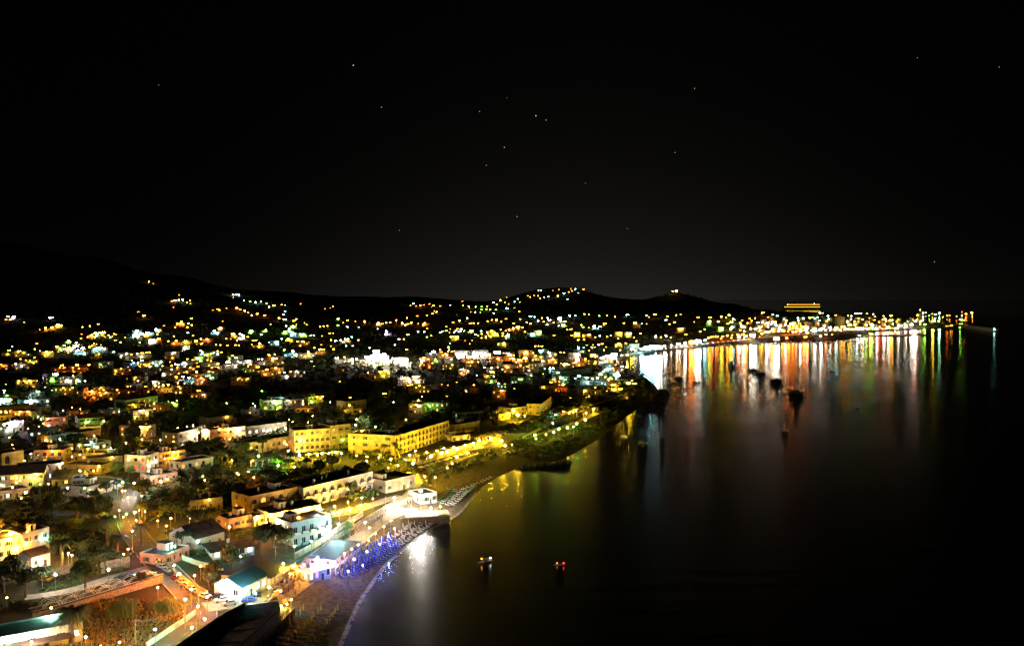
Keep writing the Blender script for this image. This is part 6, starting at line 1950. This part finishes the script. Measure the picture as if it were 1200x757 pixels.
NEAR = '''155 622 v 3 8;65 673 w 3 4.5;127 667 w 3 4.5;259 681 c 3 5.5;182 737 t 3 4.5;228 674 o 2 4;235 663 a 2 4;269 617 a 3 4.5;222 607 y 3 5;304 625 o 2 3.5;
397 614 c 4 7;415 609 o 3 6;428 612 c 2 5;433 618 y 2 4;462 583 w 3 6;478 569 y 2 4;482 578 w 3 8;493 575 w 5 8;332 660 y 3 4;345 663 a 3 4;350 668 a 2 3.5;340 672 a 2 3.5;
372 653 v 3 5;380 660 v 2 4;395 662 v 2 4;404 648 a 1 6.5;412 643 a 1 6.5;420 638 a 1 6.5;432 633 y 1 4;440 625 a 1 4;450 617 a 2 4;458 610 a 1 4;470 602 y 1 4;505 595 w 3 4;516 593 y 2 4;
398 600 w 3 4;410 598 a 2 4;423 592 y 3 4;385 603 a 3 4;372 603 w 2 4;350 606 a 3 4;325 613 w 2 4;437 584 y 2 4;340 608 y 2 3;312 612 a 2 4;
484 543 y 4 6;466 545 y 2 5;487 528 y 3 4;500 530 y 3 4;512 528 y 3 4;520 525 y 3 4;532 524 y 4 5;545 521 y 3 4;555 519 y 3 4;562 516 y 3 4;575 513 y 3 4;588 516 y 3 4;592 522 y 3 3;
498 558 y 2 4;510 559 y 2 4;524 548 y 2 4;535 535 y 3 4;548 531 y 2 4;530 543 y 2 4;600 521 y 1 3;430 540 y 2 4;445 552 y 2 5;418 545 y 2 4;455 548 y 1 4;
627 510 g 3 3.5;628 514 y 2 3;640 509 y 2 3.5;649 506.5 y 3 3.5;655 502.5 g 3 4;665 501 y 3 4;672 500 a 2 4;676 496.5 g 3 4;686 492 y 3 4;651 486 t 2 4;660 482 a 2 4;667 484 a 2 4;672 483 a 2 4;
675 481 y 3 4;687 484 y 2 4;696 479 y 3 4;602 481 y 3 4;607 486 y 4 4;595 484 y 3 4;648 496 w 1 4;615 487 y 1 3;
418 534 y 2 3;430 535 y 3 3;444 536 y 2 3;458 538 y 3 3;470 537 y 3 3;480 533 y 3 3;351 533 y 3 3;362 532 y 2 3;377 531 y 3 3;393 530 y 3 3;302 606 a 3 3;318 603 a 3 3;334 600 a 3 3;362 599 a 3 3;376 596 y 3 3;392 593 a 3 3;408 588 y 3 3;424 583 y 3 3;303 534 t 3 7;326 545 g 3 3;345 547 y 3 3;300 530 g 2 3;350 529 y 4 3.5;338 528 w 3 3.5;385 531 y 3 3.5;372 533 y 2 3.5;257 503 a 3 4;268 503 a 3 4;280 504 w 3 4;313 505 w 2 4;335 502 w 3 4;
417 498 w 3 6;424 505 y 2 4;400 531 y 3 4;440 500 g 2 4;144 565 c 3 6;157 566 w 3 5;143 575 a 2 3.5;158 600 o 4 4;150 583 a 2 3;196 561 a 2 3.5;188 563 a 1 3;80 648 a 3 4;84 650 y 2 3;96 649 y 1 3;
3 622 a 4 4;12 625 a 4 4;32 623 a 2 4;12 633 a 2 3;54 631 c 1 3;31 637 a 2 3;20 645 a 3 3;47 660 w 3 3;40 656 y 2 3;145 649 o 2 2.5;150 643 o 2 2.5;135 605 g 2 3;148 602 g 2 3;
185 610 o 2 4;200 607 y 2 4;195 616 y 2 4;140 752 o 3 4;118 757 o 3 4;185 688 o 2 4;210 672 o 4 4.5;224 690 o 4 5;217 702 o 4 5;232 710 a 3 5;100 746 a 3 4;204 662 t 2 4;205 640 t 3 5;232 634 t 1 4;282 652 c 1 2.5;270 652 c 1 2.5;
243 699 o 2 4;290 690 c 3 4;300 695 c 2 4;315 688 y 2 3;329 692 a 2 3;240 725 t 2 3;225 735 g 2 3;
345 640 t 2 4;365 634 c 2 4;377 632 w 1 4;388 625 w 2 4;415 655 v 2 4;430 646 b 2 4;445 637 b 2 4;408 669 b 2 4;425 662 v 1 4;455 628 b 2 4;462 619 v 1 4;
5 748 t 2 4;37 752 w 3 3;60 722 t 2 4;8 700 a 0 4;60 712 a 1 4;105 560 y 1 3;20 560 a 1 4'''
for t in NEAR.replace('\n', '').split(';'):
    a = t.split(); x, y, c, s, h = float(a[0]), float(a[1]), a[2], int(a[3]), float(a[4])
    at, hh = sight_place(x, y, h)
    nm = 'street_lamp' if h >= 4.5 else 'terrace_lamp'
    lamp(x, y, c, s, hh, nm, at=at, group='street lamps near the shore' if h >= 4.5 else 'low lamps on terraces and gardens')
for k in range(9):
    c = DECK_A + DU * (1.5 + k * (DECK_L - 3) / 8) + DV * 3.2
    q = proj((c.x, c.y, 7.2))
    lamp(q[0], q[1], 'a' if k % 3 else 'y', 1, 2.6, 'terrace_lamp', at=(c.x, c.y, 4.6), group='low lamps on terraces and gardens')
for x, y in [(300, 752), (330, 728)]:  # fill lamps added to light the folded umbrellas
    g = G(x, y); q = proj((g.x, g.y, g.z + 3)); lamp(q[0], q[1], 'y', 2, 4.0, 'beach_lamp', at=g, group='lamps on the dark near beach')

_r3 = random.Random(5)  # lamps scattered at random, added for small lit patches between houses
k = 0
while k < 85:
    x = _r3.uniform(0, 500); y = _r3.uniform(442, 612)
    if y > 560 and (x > 300 or x < 90): continue
    if x > 400 and y > 535: continue
    h = _r3.choice([2.2, 2.6, 3.2]); at, hh = sight_place(x, y, h)
    if inside_box(at[0], at[1], .2): continue
    k += 1
    lamp(x, y, _r3.choice('aaayyyywgto'), _r3.choice([0, 1, 1, 2]), hh, 'terrace_lamp', at=at, group='low lamps on terraces and gardens')
# light masts of the sports ground
for x, y in [(442, 417), (430, 418), (475, 421), (239, 381), (234, 381)]:
    g = G(x, y, 14)
    root = thing('floodlight_mast', g + Vector((4, 3, 0)), 0, 'lattice mast standing behind the %s' % {442: 'blazing main sports ground floodlight', 430: 'left sports ground floodlight', 475: 'right sports ground floodlight', 239: 'right hillside floodlight', 234: 'left hillside floodlight'}[x], 'mast')
    mb = MB(); mb.tube([(0, 0, -1), (0, 0, 16)], [.35, .18], M_POLE, 6); mb.obj('pole', root)
    mb = MB(); mb.box(-1.6, 1.6, -.1, .1, 15, 16.6, M_POLE); mb.obj('lamp_frame', root)

print('TIMER f_shore.py', __import__('time').perf_counter())
# ------------------------------------------------------------------ vegetation
LEAFM = [mat('foliage_dark', (0.050, 0.072, 0.022), .8, .45, 2.5, rnd=.3), mat('foliage_olive', (0.105, 0.115, 0.032), .8, .4, 2.5, rnd=.3),
         mat('foliage_fresh', (0.085, 0.150, 0.028), .75, .4, 2.5, rnd=.3), mat('foliage_pine', (0.028, 0.048, 0.022), .85, .4, 2.5, rnd=.2)]
M_BARK = mat('bark', (0.12, 0.085, 0.055), .95, .4, 4, bump=.5)
M_FROND = mat('palm_frond', (0.10, 0.13, 0.045), .7, .35, 3, rnd=.15)
M_DRY = mat('dry_grass', (0.28, 0.20, 0.08), .9, .4, 3)
M_REED = mat('reed_leaf', (0.16, 0.20, 0.06), .8, .35, 3)
npr = np.random.RandomState(5)


def leaf_cloud(n, clumps, rx, rz, leaf, seed, zc):
    """many small leaf faces gathered in uneven clumps through a crown volume -> (verts, quads)"""
    r_ = np.random.RandomState(seed)
    cc = r_.normal(size=(clumps, 3)); cc /= np.linalg.norm(cc, axis=1)[:, None]
    cc *= (r_.uniform(.25, .85, (clumps, 1)))
    cc[:, 2] = np.abs(cc[:, 2]) * 1.0 - .15
    cr = r_.uniform(.22, .42, clumps)
    k = r_.randint(0, clumps, n)
    d = r_.normal(size=(n, 3)); d /= np.linalg.norm(d, axis=1)[:, None]
    P = cc[k] + d * (cr[k] * r_.uniform(.55, 1.0, n))[:, None]
    P = P * np.array([rx, rx, rz]) + np.array([0, 0, zc])
    nrm = d + r_.normal(size=(n, 3)) * .6; nrm /= np.linalg.norm(nrm, axis=1)[:, None]
    a = np.cross(nrm, r_.normal(size=(n, 3))); a /= np.linalg.norm(a, axis=1)[:, None]
    b = np.cross(nrm, a)
    s = leaf * r_.uniform(.6, 1.3, n)[:, None]
    V = np.stack([P - a * s, P - b * s * .6, P + a * s, P + b * s * .6], 1).reshape(-1, 3)
    F = np.arange(4 * n).reshape(n, 4)
    return V, F


def np_mesh(name, V, F, material, midx=None):
    me = bpy.data.meshes.new(name)
    me.vertices.add(len(V)); me.vertices.foreach_set('co', np.ascontiguousarray(V, dtype=np.float32).ravel())
    me.loops.add(F.size); me.loops.foreach_set('vertex_index', F.ravel().astype(np.int32))
    me.polygons.add(len(F)); me.polygons.foreach_set('loop_start', np.arange(0, F.size, 4, dtype=np.int32)); me.polygons.foreach_set('loop_total', np.full(len(F), 4, np.int32))
    for m in (material if isinstance(material, list) else [material]): me.materials.append(m)
    if midx is not None: me.polygons.foreach_set('material_index', midx.astype(np.int32))
    me.update(calc_edges=True)
    return me


def trunk_mesh(h, r, seed, spread):
    r_ = random.Random(seed); mb = MB()
    top = Vector((r_.uniform(-.3, .3), r_.uniform(-.3, .3), h))
    mb.tube([(0, 0, -.6), (0, 0, h * .4), top], [r * 1.2, r, r * .6], M_BARK, 7)
    for i in range(5):
        a = i * 1.256 + r_.uniform(-.3, .3)
        e = top + Vector((math.cos(a) * spread, math.sin(a) * spread, r_.uniform(.8, 1.8)))
        mb.tube([top * .75, top.lerp(e, .5) + Vector((0, 0, .2)), e], [r * .55, r * .35, r * .12], M_BARK, 5)
    return mb.mesh('trunk')


TREEP = []
for k in range(6):
    V, F = leaf_cloud(1500 if k < 4 else 1100, 16 + k * 2, 1.0, .85 if k < 4 else .55, .105, 40 + k, .0)
    V = V * 3.0; V[:, 2] += 4.2 if k < 4 else 5.2
    TREEP.append((np_mesh('crown', V, F, LEAFM[[0, 1, 2, 0, 3, 3][k]]), trunk_mesh(2.7 if k < 4 else 4.2, .22, k, 1.3), ['round dark', 'olive', 'fresh green', 'bushy dark', 'flat-topped pine', 'umbrella pine'][k]))
TREEF = []
for k in range(4):
    V, F = leaf_cloud(420, 12, 1.0, .8, .16, 140 + k, .0)
    V = V * 3.0; V[:, 2] += 3.3
    TREEF.append((np_mesh('crown', V, F, LEAFM[[0, 1, 3, 2][k]]), trunk_mesh(2.0, .2, 20 + k, 1.2), ['round dark', 'olive', 'dense dark', 'leafy'][k]))

# what trees must not stand in front of: lit bulbs and the upper part of facades, as seen anywhere from the hillside
PROT_L = {}
for p, px, py, c, s in LAMPS:
    if s <= 1 and rng.random() < .3: continue
    PROT_L.setdefault(int(px // 8), []).append((px, py, p.y, s))
PROT_B = []
for bi, (cs, z0, z1) in enumerate(BOXES):
    if bi > FOOT and rng.random() < .4: continue
    a = proj((cs[0].x, cs[0].y, z0)); b = proj((cs[1].x, cs[1].y, z0)); t = proj((cs[0].x, cs[0].y, z1)); t2 = proj((cs[1].x, cs[1].y, z1))
    PROT_B.append((min(a[0], b[0]), max(a[0], b[0]), min(t[1], t2[1]), max(a[1], b[1]), min(cs[0].y, cs[1].y)))
RO = np.array([(a, b, c) for a, b, c in ROADS])
PB = np.array(PROT_B)


def blocked(x, y, z, r, h, ymargin=.35):
    """does a crown here cover a lamp or a facade behind it?"""
    a = proj((x, y, z)); t = proj((x, y, z + h)); rp = r * FPX / a[2]
    for kx in range(int((a[0] - rp - 8) // 8), int((a[0] + rp + 8) // 8) + 1):
        for (lx, ly, lY, s) in PROT_L.get(kx, ()):
            if lY > y - 1 and abs(lx - a[0]) < rp + 1 and t[1] - 1.2 < ly < a[1]: return True
    # facades
    m = (PB[:, 4] > y - 1) & (PB[:, 0] - rp * .6 < a[0]) & (PB[:, 1] + rp * .6 > a[0])
    if m.any():
        cut = PB[m, 2] + (PB[m, 3] - PB[m, 2]) * (1 - ymargin)
        if ((t[1] < cut) & (a[1] > PB[m, 2])).any(): return True
    return False


def free(x, y, pad=1.5):
    if ((RO[:, 0] - x) ** 2 + (RO[:, 1] - y) ** 2 < (RO[:, 2] + pad * .6) ** 2).any(): return False
    return not inside_box(x, y, pad)


def plant(proto, x, y, z, sc, desc, name='tree', group=None, label=None):
    root = thing(name, (x, y, z), rng.uniform(0, 6.28), label, 'tree', group)
    root.scale = (sc, sc, sc * rng.uniform(.85, 1.15))
    link('crown', proto[0], root); link('trunk', proto[1], root)
    if not label:
        q = proj((x, y, z + 3)); auto_label(root, desc, q[0], q[1])
    return root


TREES = []
# trees one can tell apart in the photograph: picture foot, scale, prototype
NAMED = [(15, 672, .95, 0, 'round dark tree below the amber villa'), (24, 673, .7, 3, 'smaller round tree right of the round dark one'), (165, 588, 1.35, 1, 'lit olive tree beside the amber lane'),
         (155, 528, 2.2, 0, 'very big dark green tree in the middle left'), (88, 526, 1.7, 3, 'big round tree in front of the cream house'), (137, 560, 1.3, 2, 'green and orange lit tree left of the red window'),
         (324, 551, 1.0, 2, 'bright green tree over a garden lamp'), (430, 508, 1.8, 2, 'tall glowing yellow-green tree left of the yellow hotel'), (297, 545, 1.4, 0, 'dark tree right of the green lawn'),
         (283, 540, 1.5, 2, 'green-lit tree by the lamp post'), (205, 612, 1.5, 3, 'broad dark tree behind the pale courtyard'), (185, 618, 1.3, 1, 'orange-lit tree left of the starry lamp'),
         (250, 617, 1.1, 1, 'yellow-lit shrub tree right of the starry lamp'), (395, 521, .01, 0, ''), (410, 627, .8, 2, 'yellow-green lit bush tree beside the turquoise lamp'), (245, 691, .85, 1, 'pale green tree left of the kiosk'),
         (270, 676, 1.4, 0, 'bluish dark tree above the kiosk'), (320, 645, 1.6, 3, 'dark tree left of the pale green apartments'), (305, 650, 1.3, 0, 'dark tree below the white cottage'),
         (335, 650, 1.2, 1, 'tree with small amber lights left of the apartments'), (110, 625, 1.9, 3, 'wide black tree below the arched house'), (90, 615, 1.7, 0, 'black tree right of the layered conifer'),
         (215, 600, 1.5, 3, 'dark tree right of the amber lane'), (230, 585, 1.3, 0, 'dark tree under the pale curved wall'), (258, 585, 1.2, 3, 'dark bush tree behind the stone-grey house'),
         (445, 566, 1.1, 2, 'lit tree below the yellow hotel front'), (425, 560, 1.3, 0, 'dark tree below the left end of the yellow hotel'), (470, 552, 1.0, 0, 'dark tree beside the glaring garden lamp'),
         (495, 548, 1.0, 1, 'yellowish tree right of the glaring garden lamp'), (507, 560, 1.0, 2, 'yellow-green tree at the terrace corner'), (405, 566, 1.3, 0, 'dark tree behind the cream hotel wing'),
         (630, 505, .9, 2, 'bright green tree at the left end of the garden row'), (668, 496, .9, 1, 'amber-lit tree in the middle of the garden row'), (680, 492, .8, 2, 'bright green shrub tree right in the garden row'),
         (640, 500, 1.0, 0, 'dark tree above the garden row'), (618, 505, 1.1, 3, 'dark tree left of the garden row'), (660, 473, 1.0, 0, 'dark tree above the glowing garden terrace'),
         (60, 735, .5, 0, 'low dark bush by the pale green house wall'), (30, 700, 1.2, 3, 'dark tree left of the walkway'), (5, 695, 1.3, 0, 'dark tree at the left edge beside the path'),
         (100, 672, 1.0, 0, 'dark tree between the two white car park lamps'), (163, 690, .7, 3, 'dark shrub right of the trellis wall')]
for x, y, s, k, lab in NAMED:
    if not lab: continue
    g = G(x, y); plant(TREEP[k], g.x, g.y, g.z, s, None, 'tree', 'trees near the shore', lab); TREES.append((g.x, g.y, 3 * s))

count_near = 0
tries = 0
while count_near < 205 and tries < 14000:
    tries += 1
    px = rng.uniform(-10, 720); py = rng.uniform(438, 700)
    if py > 640 and px > 320 - (py - 640): continue
    if px > 520 and py > 520: continue
    g = G(px, py)
    cd = float(coast_dist([g.x], [g.y])[0])
    if cd < 26: continue
    if 105 < px < 240 and py > 690: continue
    if rng.random() > (1.2 - g.y / 1200): continue
    s = rng.uniform(.7, 1.5)
    if not free(g.x, g.y, 2.0 * s): continue
    if any((g.x - a) ** 2 + (g.y - b) ** 2 < (2.2 * s + c * .7) ** 2 for a, b, c in TREES): continue
    if blocked(g.x, g.y, g.z, 3 * s, 6.8 * s, .5): continue
    k = rng.choice([0, 0, 1, 2, 3, 3, 4, 5])
    plant(TREEP[k], g.x, g.y, g.z, s, '%s tree' % TREEP[k][2], 'tree', 'trees near the shore')
    TREES.append((g.x, g.y, 3 * s)); count_near += 1

# wooded headland: dense trees one by one along its crest
for i in range(46):
    px = rng.uniform(655, 771); py = rng.uniform(446, 472)
    g = G(px, py); cd = float(coast_dist([g.x], [g.y])[0])
    if cd < 6 or not free(g.x, g.y, 1): continue
    s = rng.uniform(1.0, 1.7)
    if blocked(g.x, g.y, g.z, 2.6 * s, 6 * s, .6): continue
    plant(TREEP[rng.choice([0, 3, 4])], g.x, g.y, g.z, s, 'dark headland tree', 'tree', 'trees of the dark headland')


# woodland that reads as one mass: low maquis and groves over the plain and slopes
def inpoly2(x, y):
    px, py, _ = proj((x, y, 6))
    return py > 686 and 92 < px < 250 or (150 < px < 330 and 655 < py)


def woodland():
    base = [leaf_cloud(n, 9, 1.0, .75, .2, 300 + k, 0) for k, n in enumerate([60, 70, 60, 50])]
    VV, MI, cnt = [], [], 0
    r_ = np.random.RandomState(9)
    N = 24000
    t = r_.uniform(0, 1, N)
    Y = 330 * (4200 / 330) ** t
    a = r_.uniform(-.66, .62, N)
    X = Y * a
    cd = coast_dist(X, Y); Z = hgt(X, Y, cd)
    clump = np.sin(X / 38 + 2 * np.sin(Y / 61)) * np.sin(Y / 45 + X / 120)
    keep = (cd > 30) & (clump > -.6 - .3 * r_.uniform(size=N))
    n_ok = 0
    for i in np.nonzero(keep)[0]:
        x, y, z = float(X[i]), float(Y[i]), float(Z[i])
        s = r_.uniform(2.0, 3.6) * (1 + y / 2600)
        if n_ok > 8500: break
        if y < 2600:
            if inside_box(x, y, s * .6): continue
            if ((RO[:, 0] - x) ** 2 + (RO[:, 1] - y) ** 2 < (RO[:, 2] + s * .6) ** 2).any(): continue
            if blocked(x, y, z, s, s * 1.15, .6): continue
        V, F = base[i % 4]
        th = r_.uniform(0, 6.28); c, sn = math.cos(th), math.sin(th)
        W = V * s
        W = np.stack([W[:, 0] * c - W[:, 1] * sn + x, W[:, 0] * sn + W[:, 1] * c + y, W[:, 2] * r_.uniform(.75, 1.1) + z + s * .35], 1)
        VV.append(W); MI.append(np.full(len(V) // 4, [0, 1, 3, 0, 2][r_.randint(5)])); n_ok += 1
    # gardens and scrub between the near houses
    for i in range(3200):
        y = r_.uniform(212, 345); x = y * r_.uniform(-.66, -.22)
        if inpoly2(x, y): continue
        cd_ = float(coast_dist([x], [y])[0])
        if cd_ < 40: continue
        s = r_.uniform(.9, 2.1)
        if inside_box(x, y, s * .7) or ((RO[:, 0] - x) ** 2 + (RO[:, 1] - y) ** 2 < (RO[:, 2] + s * .6) ** 2).any(): continue
        if math.sin(x / 9 + 2 * math.sin(y / 13)) * math.sin(y / 8 + x / 30) < -.25: continue
        z = ground(x, y)
        if blocked(x, y, z, s, s, .6): continue
        V, F = base[i % 4]
        VV.append(V * np.array([s, s, s * .8]) + np.array([x, y, z + s * .2])); MI.append(np.full(len(V) // 4, [0, 1, 3, 0, 2][r_.randint(5)]))
    # scrub on the dark bank between the terraces and the water
    for i in range(7000):
        y = r_.uniform(392, 820); x = r_.uniform(-40, 190)
        cd_ = float(coast_dist([x], [y])[0]); b_ = float(beach_w(y))
        if cd_ < (5 if y > 450 else 19) or cd_ > b_ + 16: continue
        if ((RO[:, 0] - x) ** 2 + (RO[:, 1] - y) ** 2 < (RO[:, 2] + 1.5) ** 2).any(): continue
        z = ground(x, y); s = r_.uniform(1.2, 2.6)
        if blocked(x, y, z, s, s, .3): continue
        V, F = base[i % 4]
        VV.append(V * np.array([s, s, s * .75]) + np.array([x, y, z + s * .15])); MI.append(np.full(len(V) // 4, [0, 0, 3, 1][r_.randint(4)]))
    V = np.concatenate(VV); F = np.arange(len(V)).reshape(-1, 4)
    link('woodland', np_mesh('woodland', V, F, LEAFM, np.concatenate(MI)), kind='stuff')
    print('WOODLAND', n_ok, len(F), 'near trees', count_near)


woodland()


# ------------------------------------------------------------------ palms
def palm(x, y, crown_y, rad_px, label, droop=1.0):
    g = G(x, y); h = (y - crown_y) / FPX * g.y; rad = rad_px / FPX * g.y
    root = thing('palm_tree', g, rng.uniform(0, 6), label, 'palm tree')
    mb = MB(); pts = [(0, 0, -.4), (.05, 0, h * .5), (0, .05, h)]
    mb.tube(pts, [.42, .34, .36], M_BARK, 9); mb.obj('trunk', root)
    mb = MB()
    for i in range(46):
        a = i * 2.399; el = rng.uniform(-.35, 1.25); L_ = rad * rng.uniform(.85, 1.1)
        dirh = Vector((math.cos(a), math.sin(a), 0)); side = Vector((-dirh.y, dirh.x, 0))
        P = []
        for t in range(8):
            u = t / 7
            P.append(Vector((0, 0, h)) + dirh * (L_ * u * math.cos(el * .6) ) + Vector((0, 0, L_ * (math.sin(el) * u * .75 - droop * .62 * u * u))))
        for t in range(7):
            w = rad * .13 * (1 - abs(t / 7 - .35) * .9)
            for s in (-1, 1):
                for q in (0, .5):
                    a0 = P[t].lerp(P[t + 1], q); a1 = P[t].lerp(P[t + 1], q + .42)
                    tip = a1 + side * s * w * 1.5 + Vector((0, 0, -w * .75)) + (P[t + 1] - P[t]) * .7
                    mb.add([a0, a1, tip], [(0, 1, 2)], M_FROND)
            mb.add([P[t] + side * .03, P[t] - side * .03, P[t + 1] - side * .02, P[t + 1] + side * .02], [(0, 1, 2, 3)], M_FROND)
    mb.obj('crown', root)
    for p in [(g.x, g.y)]: TREES.append((g.x, g.y, 3))


palm(73, 664, 634, 15, 'tall palm beside the amber villa')
palm(85, 754, 714, 23, 'big palm in front of the pale green corner house')
palm(138, 657, 629, 14, 'thick dark palm with orange-lit trunk')
palm(165, 640, 615, 12, 'palm behind the white street lamp')
palm(126, 640, 606, 13, 'dark palm above the thick orange-lit palm')
palm(387, 610, 594, 9, 'small palm in front of the cream hotel wing')
palm(450, 540, 521, 5, 'slim palm at the left of the yellow hotel corner')
palm(463, 541, 519, 6, 'slim palm at the yellow hotel corner')
palm(468, 544, 526, 6, 'short palm right of the yellow hotel corner')
palm(93, 492, 478, 5, 'bright yellow-lit palm on the left plain')
palm(625, 472, 459, 6, 'orange-lit palm above the garden hotel')
palm(167, 607, 590, 9, 'dark palm left of the amber junction')
palm(408, 630, 618, 7, 'dark palm right of the bluish mast')


# layered conifer at the left edge
def conifer(x, y, top, wpx, label):
    g = G(x, y); h = (y - top) / FPX * g.y; rad = wpx / FPX * g.y / 2
    root = thing('conifer', g, 0, label, 'tree')
    mb = MB(); mb.tube([(0, 0, -.5), (0, 0, h)], [.5, .06], M_BARK, 8); mb.obj('trunk', root)
    mb = MB()
    for k in range(10):
        z = h * (.12 + .86 * k / 10); rr = rad * (1 - k / 10.5) ** .8
        for i in range(7):
            a = i * .897 + k * .5; d = Vector((math.cos(a), math.sin(a), 0)); s = Vector((-d.y, d.x, 0))
            P = [Vector((0, 0, z)) + d * rr * u + Vector((0, 0, rr * (-.10 * math.sin(u * 3.14) + .22 * u * u))) for u in [0, .2, .4, .6, .8, 1.0]]
            for t in range(5):
                mb.add([P[t] + s * .04, P[t] - s * .04, P[t + 1] - s * .03, P[t + 1] + s * .03], [(0, 1, 2, 3)], M_BARK)
                for q in range(5):
                    c = P[t].lerp(P[t + 1], q / 5)
                    for sg in (-1, 1):
                        w = rr * .17 * (1.15 - (t + q / 5) / 5.5)
                        tip = c + s * sg * w + d * w * .5 + Vector((0, 0, -.10 * w)); up = Vector((0, 0, .16))
                        mb.add([c - d * .1, c + d * .18, tip + up], [(0, 1, 2)], LEAFM[1])
                        mb.add([c - d * .1, c + up * 2, tip], [(0, 1, 2)], LEAFM[3])
    mb.obj('crown', root)


conifer(32, 640, 572, 72, 'big dark layered conifer at the left edge')


# reeds, hedges, field grass
def blades(n, cx, cy, rx, ry, h, m, seed, w=.08):
    r_ = random.Random(seed); mb = MB()
    for i in range(n):
        a = r_.uniform(0, 6.28); q = math.sqrt(r_.random())
        x, y = math.cos(a) * rx * q, math.sin(a) * ry * q; hh = h * r_.uniform(.55, 1.0); dx, dy = r_.uniform(-.25, .25) * hh, r_.uniform(-.25, .25) * hh
        t = r_.uniform(0, 3.14); wx, wy = math.cos(t) * w, math.sin(t) * w
        mb.add([(x - wx, y - wy, -.1), (x + wx, y + wy, -.1), (x + dx * .5 + wx, y + dy * .5 + wy, hh * .6), (x + dx * .5 - wx, y + dy * .5 - wy, hh * .6)], [(0, 1, 2, 3)], m)
        mb.add([(x + dx * .5 - wx, y + dy * .5 - wy, hh * .6), (x + dx * .5 + wx, y + dy * .5 + wy, hh * .6), (x + dx * 1.3, y + dy * 1.3, hh)], [(0, 1, 2)], m)
    return mb


for i, (x, y, rx, h, lab) in enumerate([(147, 722, 2.4, 4.6, 'tall reed clump in the dry field, left of the wires'), (199, 717, 2.0, 4.2, 'tall reed clump beside the lane, right of the wires'), (131, 723, 1.5, 3.0, 'lower reed tuft left of the tall reed clump'), (186, 716, .9, 2.8, 'thin leaning reed tuft between the two tall clumps')]):
    g = G(x, y); o = blades(520, 0, 0, rx, rx * .8, h, M_REED, i, .07).obj('reed_clump', label=lab, category='reeds'); o.location = g
fp = [G(px, py) for px, py in [(105, 700), (225, 706), (205, 735), (165, 760), (60, 764), (90, 735)]]
mb = MB(); r_ = random.Random(3)
xs = [p.x for p in fp]; ys = [p.y for p in fp]; k = 0


def inpoly(x, y, P):
    c = False
    for i in range(len(P)):
        a, b = P[i], P[i - 1]
        if (a.y > y) != (b.y > y) and x < (b.x - a.x) * (y - a.y) / (b.y - a.y) + a.x: c = not c
    return c


while k < 9000:
    x, y = r_.uniform(min(xs), max(xs)), r_.uniform(min(ys), max(ys)); k += 1
    if not inpoly(x, y, fp) or inside_box(x, y, .5): continue
    h = r_.uniform(.25, .8); t = r_.uniform(0, 3.14); w = .22; z = 6.0
    P_ = (x, y)
    mb.add([(x - math.cos(t) * w, y - math.sin(t) * w, 0), (x + math.cos(t) * w, y + math.sin(t) * w, 0), (x + r_.uniform(-.3, .3), y + r_.uniform(-.3, .3), h)], [(0, 1, 2)], M_DRY if r_.random() < .75 else M_REED)
zz = hgt([v[0] for v in mb.v], [v[1] for v in mb.v])
mb.v = [(v[0], v[1], v[2] + float(z) - .03) for v, z in zip(mb.v, zz)]
mb.obj('dry_grass', kind='stuff')


def hedge(pix, w, h, label, mi=2):
    pts = resample([G(*p) for p in pix], 1.2); VV = []
    for i, p in enumerate(pts):
        V, F = leaf_cloud(150, 6, w, h * .6, .16, 700 + i + int(p.x), 0)
        z = ground(p.x, p.y); VV.append(V + np.array([p.x, p.y, z + h * .45]))
    V = np.concatenate(VV); link('hedge', np_mesh('hedge', V, np.arange(len(V)).reshape(-1, 4), LEAFM[mi]), label=label, category='hedge')


hedge([(58, 693), (80, 689), (100, 683)], 1.1, 1.6, 'green hedge along the path below the two car park lamps')
hedge([(120, 657), (145, 655), (168, 652)], 1.6, 2.4, 'green-lit hedge left of the parked cars')
hedge([(214, 714), (226, 704)], 1.0, 2.0, 'bright green hedge at the lane above the white-green wall')
hedge([(236, 748), (262, 726)], .8, 1.3, 'bright green strip of shrubs beside the restaurant parapet')
hedge([(225, 575), (260, 568), (300, 562)], 2.2, 2.6, 'dark hedge below the pale curved wall', 0)
hedge([(600, 520), (625, 517), (650, 508), (685, 497)], 1.2, 1.8, 'hedge along the seafront edge of the garden terraces', 1)

print('TIMER g_veg.py', __import__('time').perf_counter())
finish_labels()
print('LAMPS', len(LAMPS), 'OBJ', len(bpy.data.objects))
for o in bpy.data.objects:
    l = o.get('label')
    if l and len(l.split()) > 16: o['label'] = ' '.join(l.split()[:16])
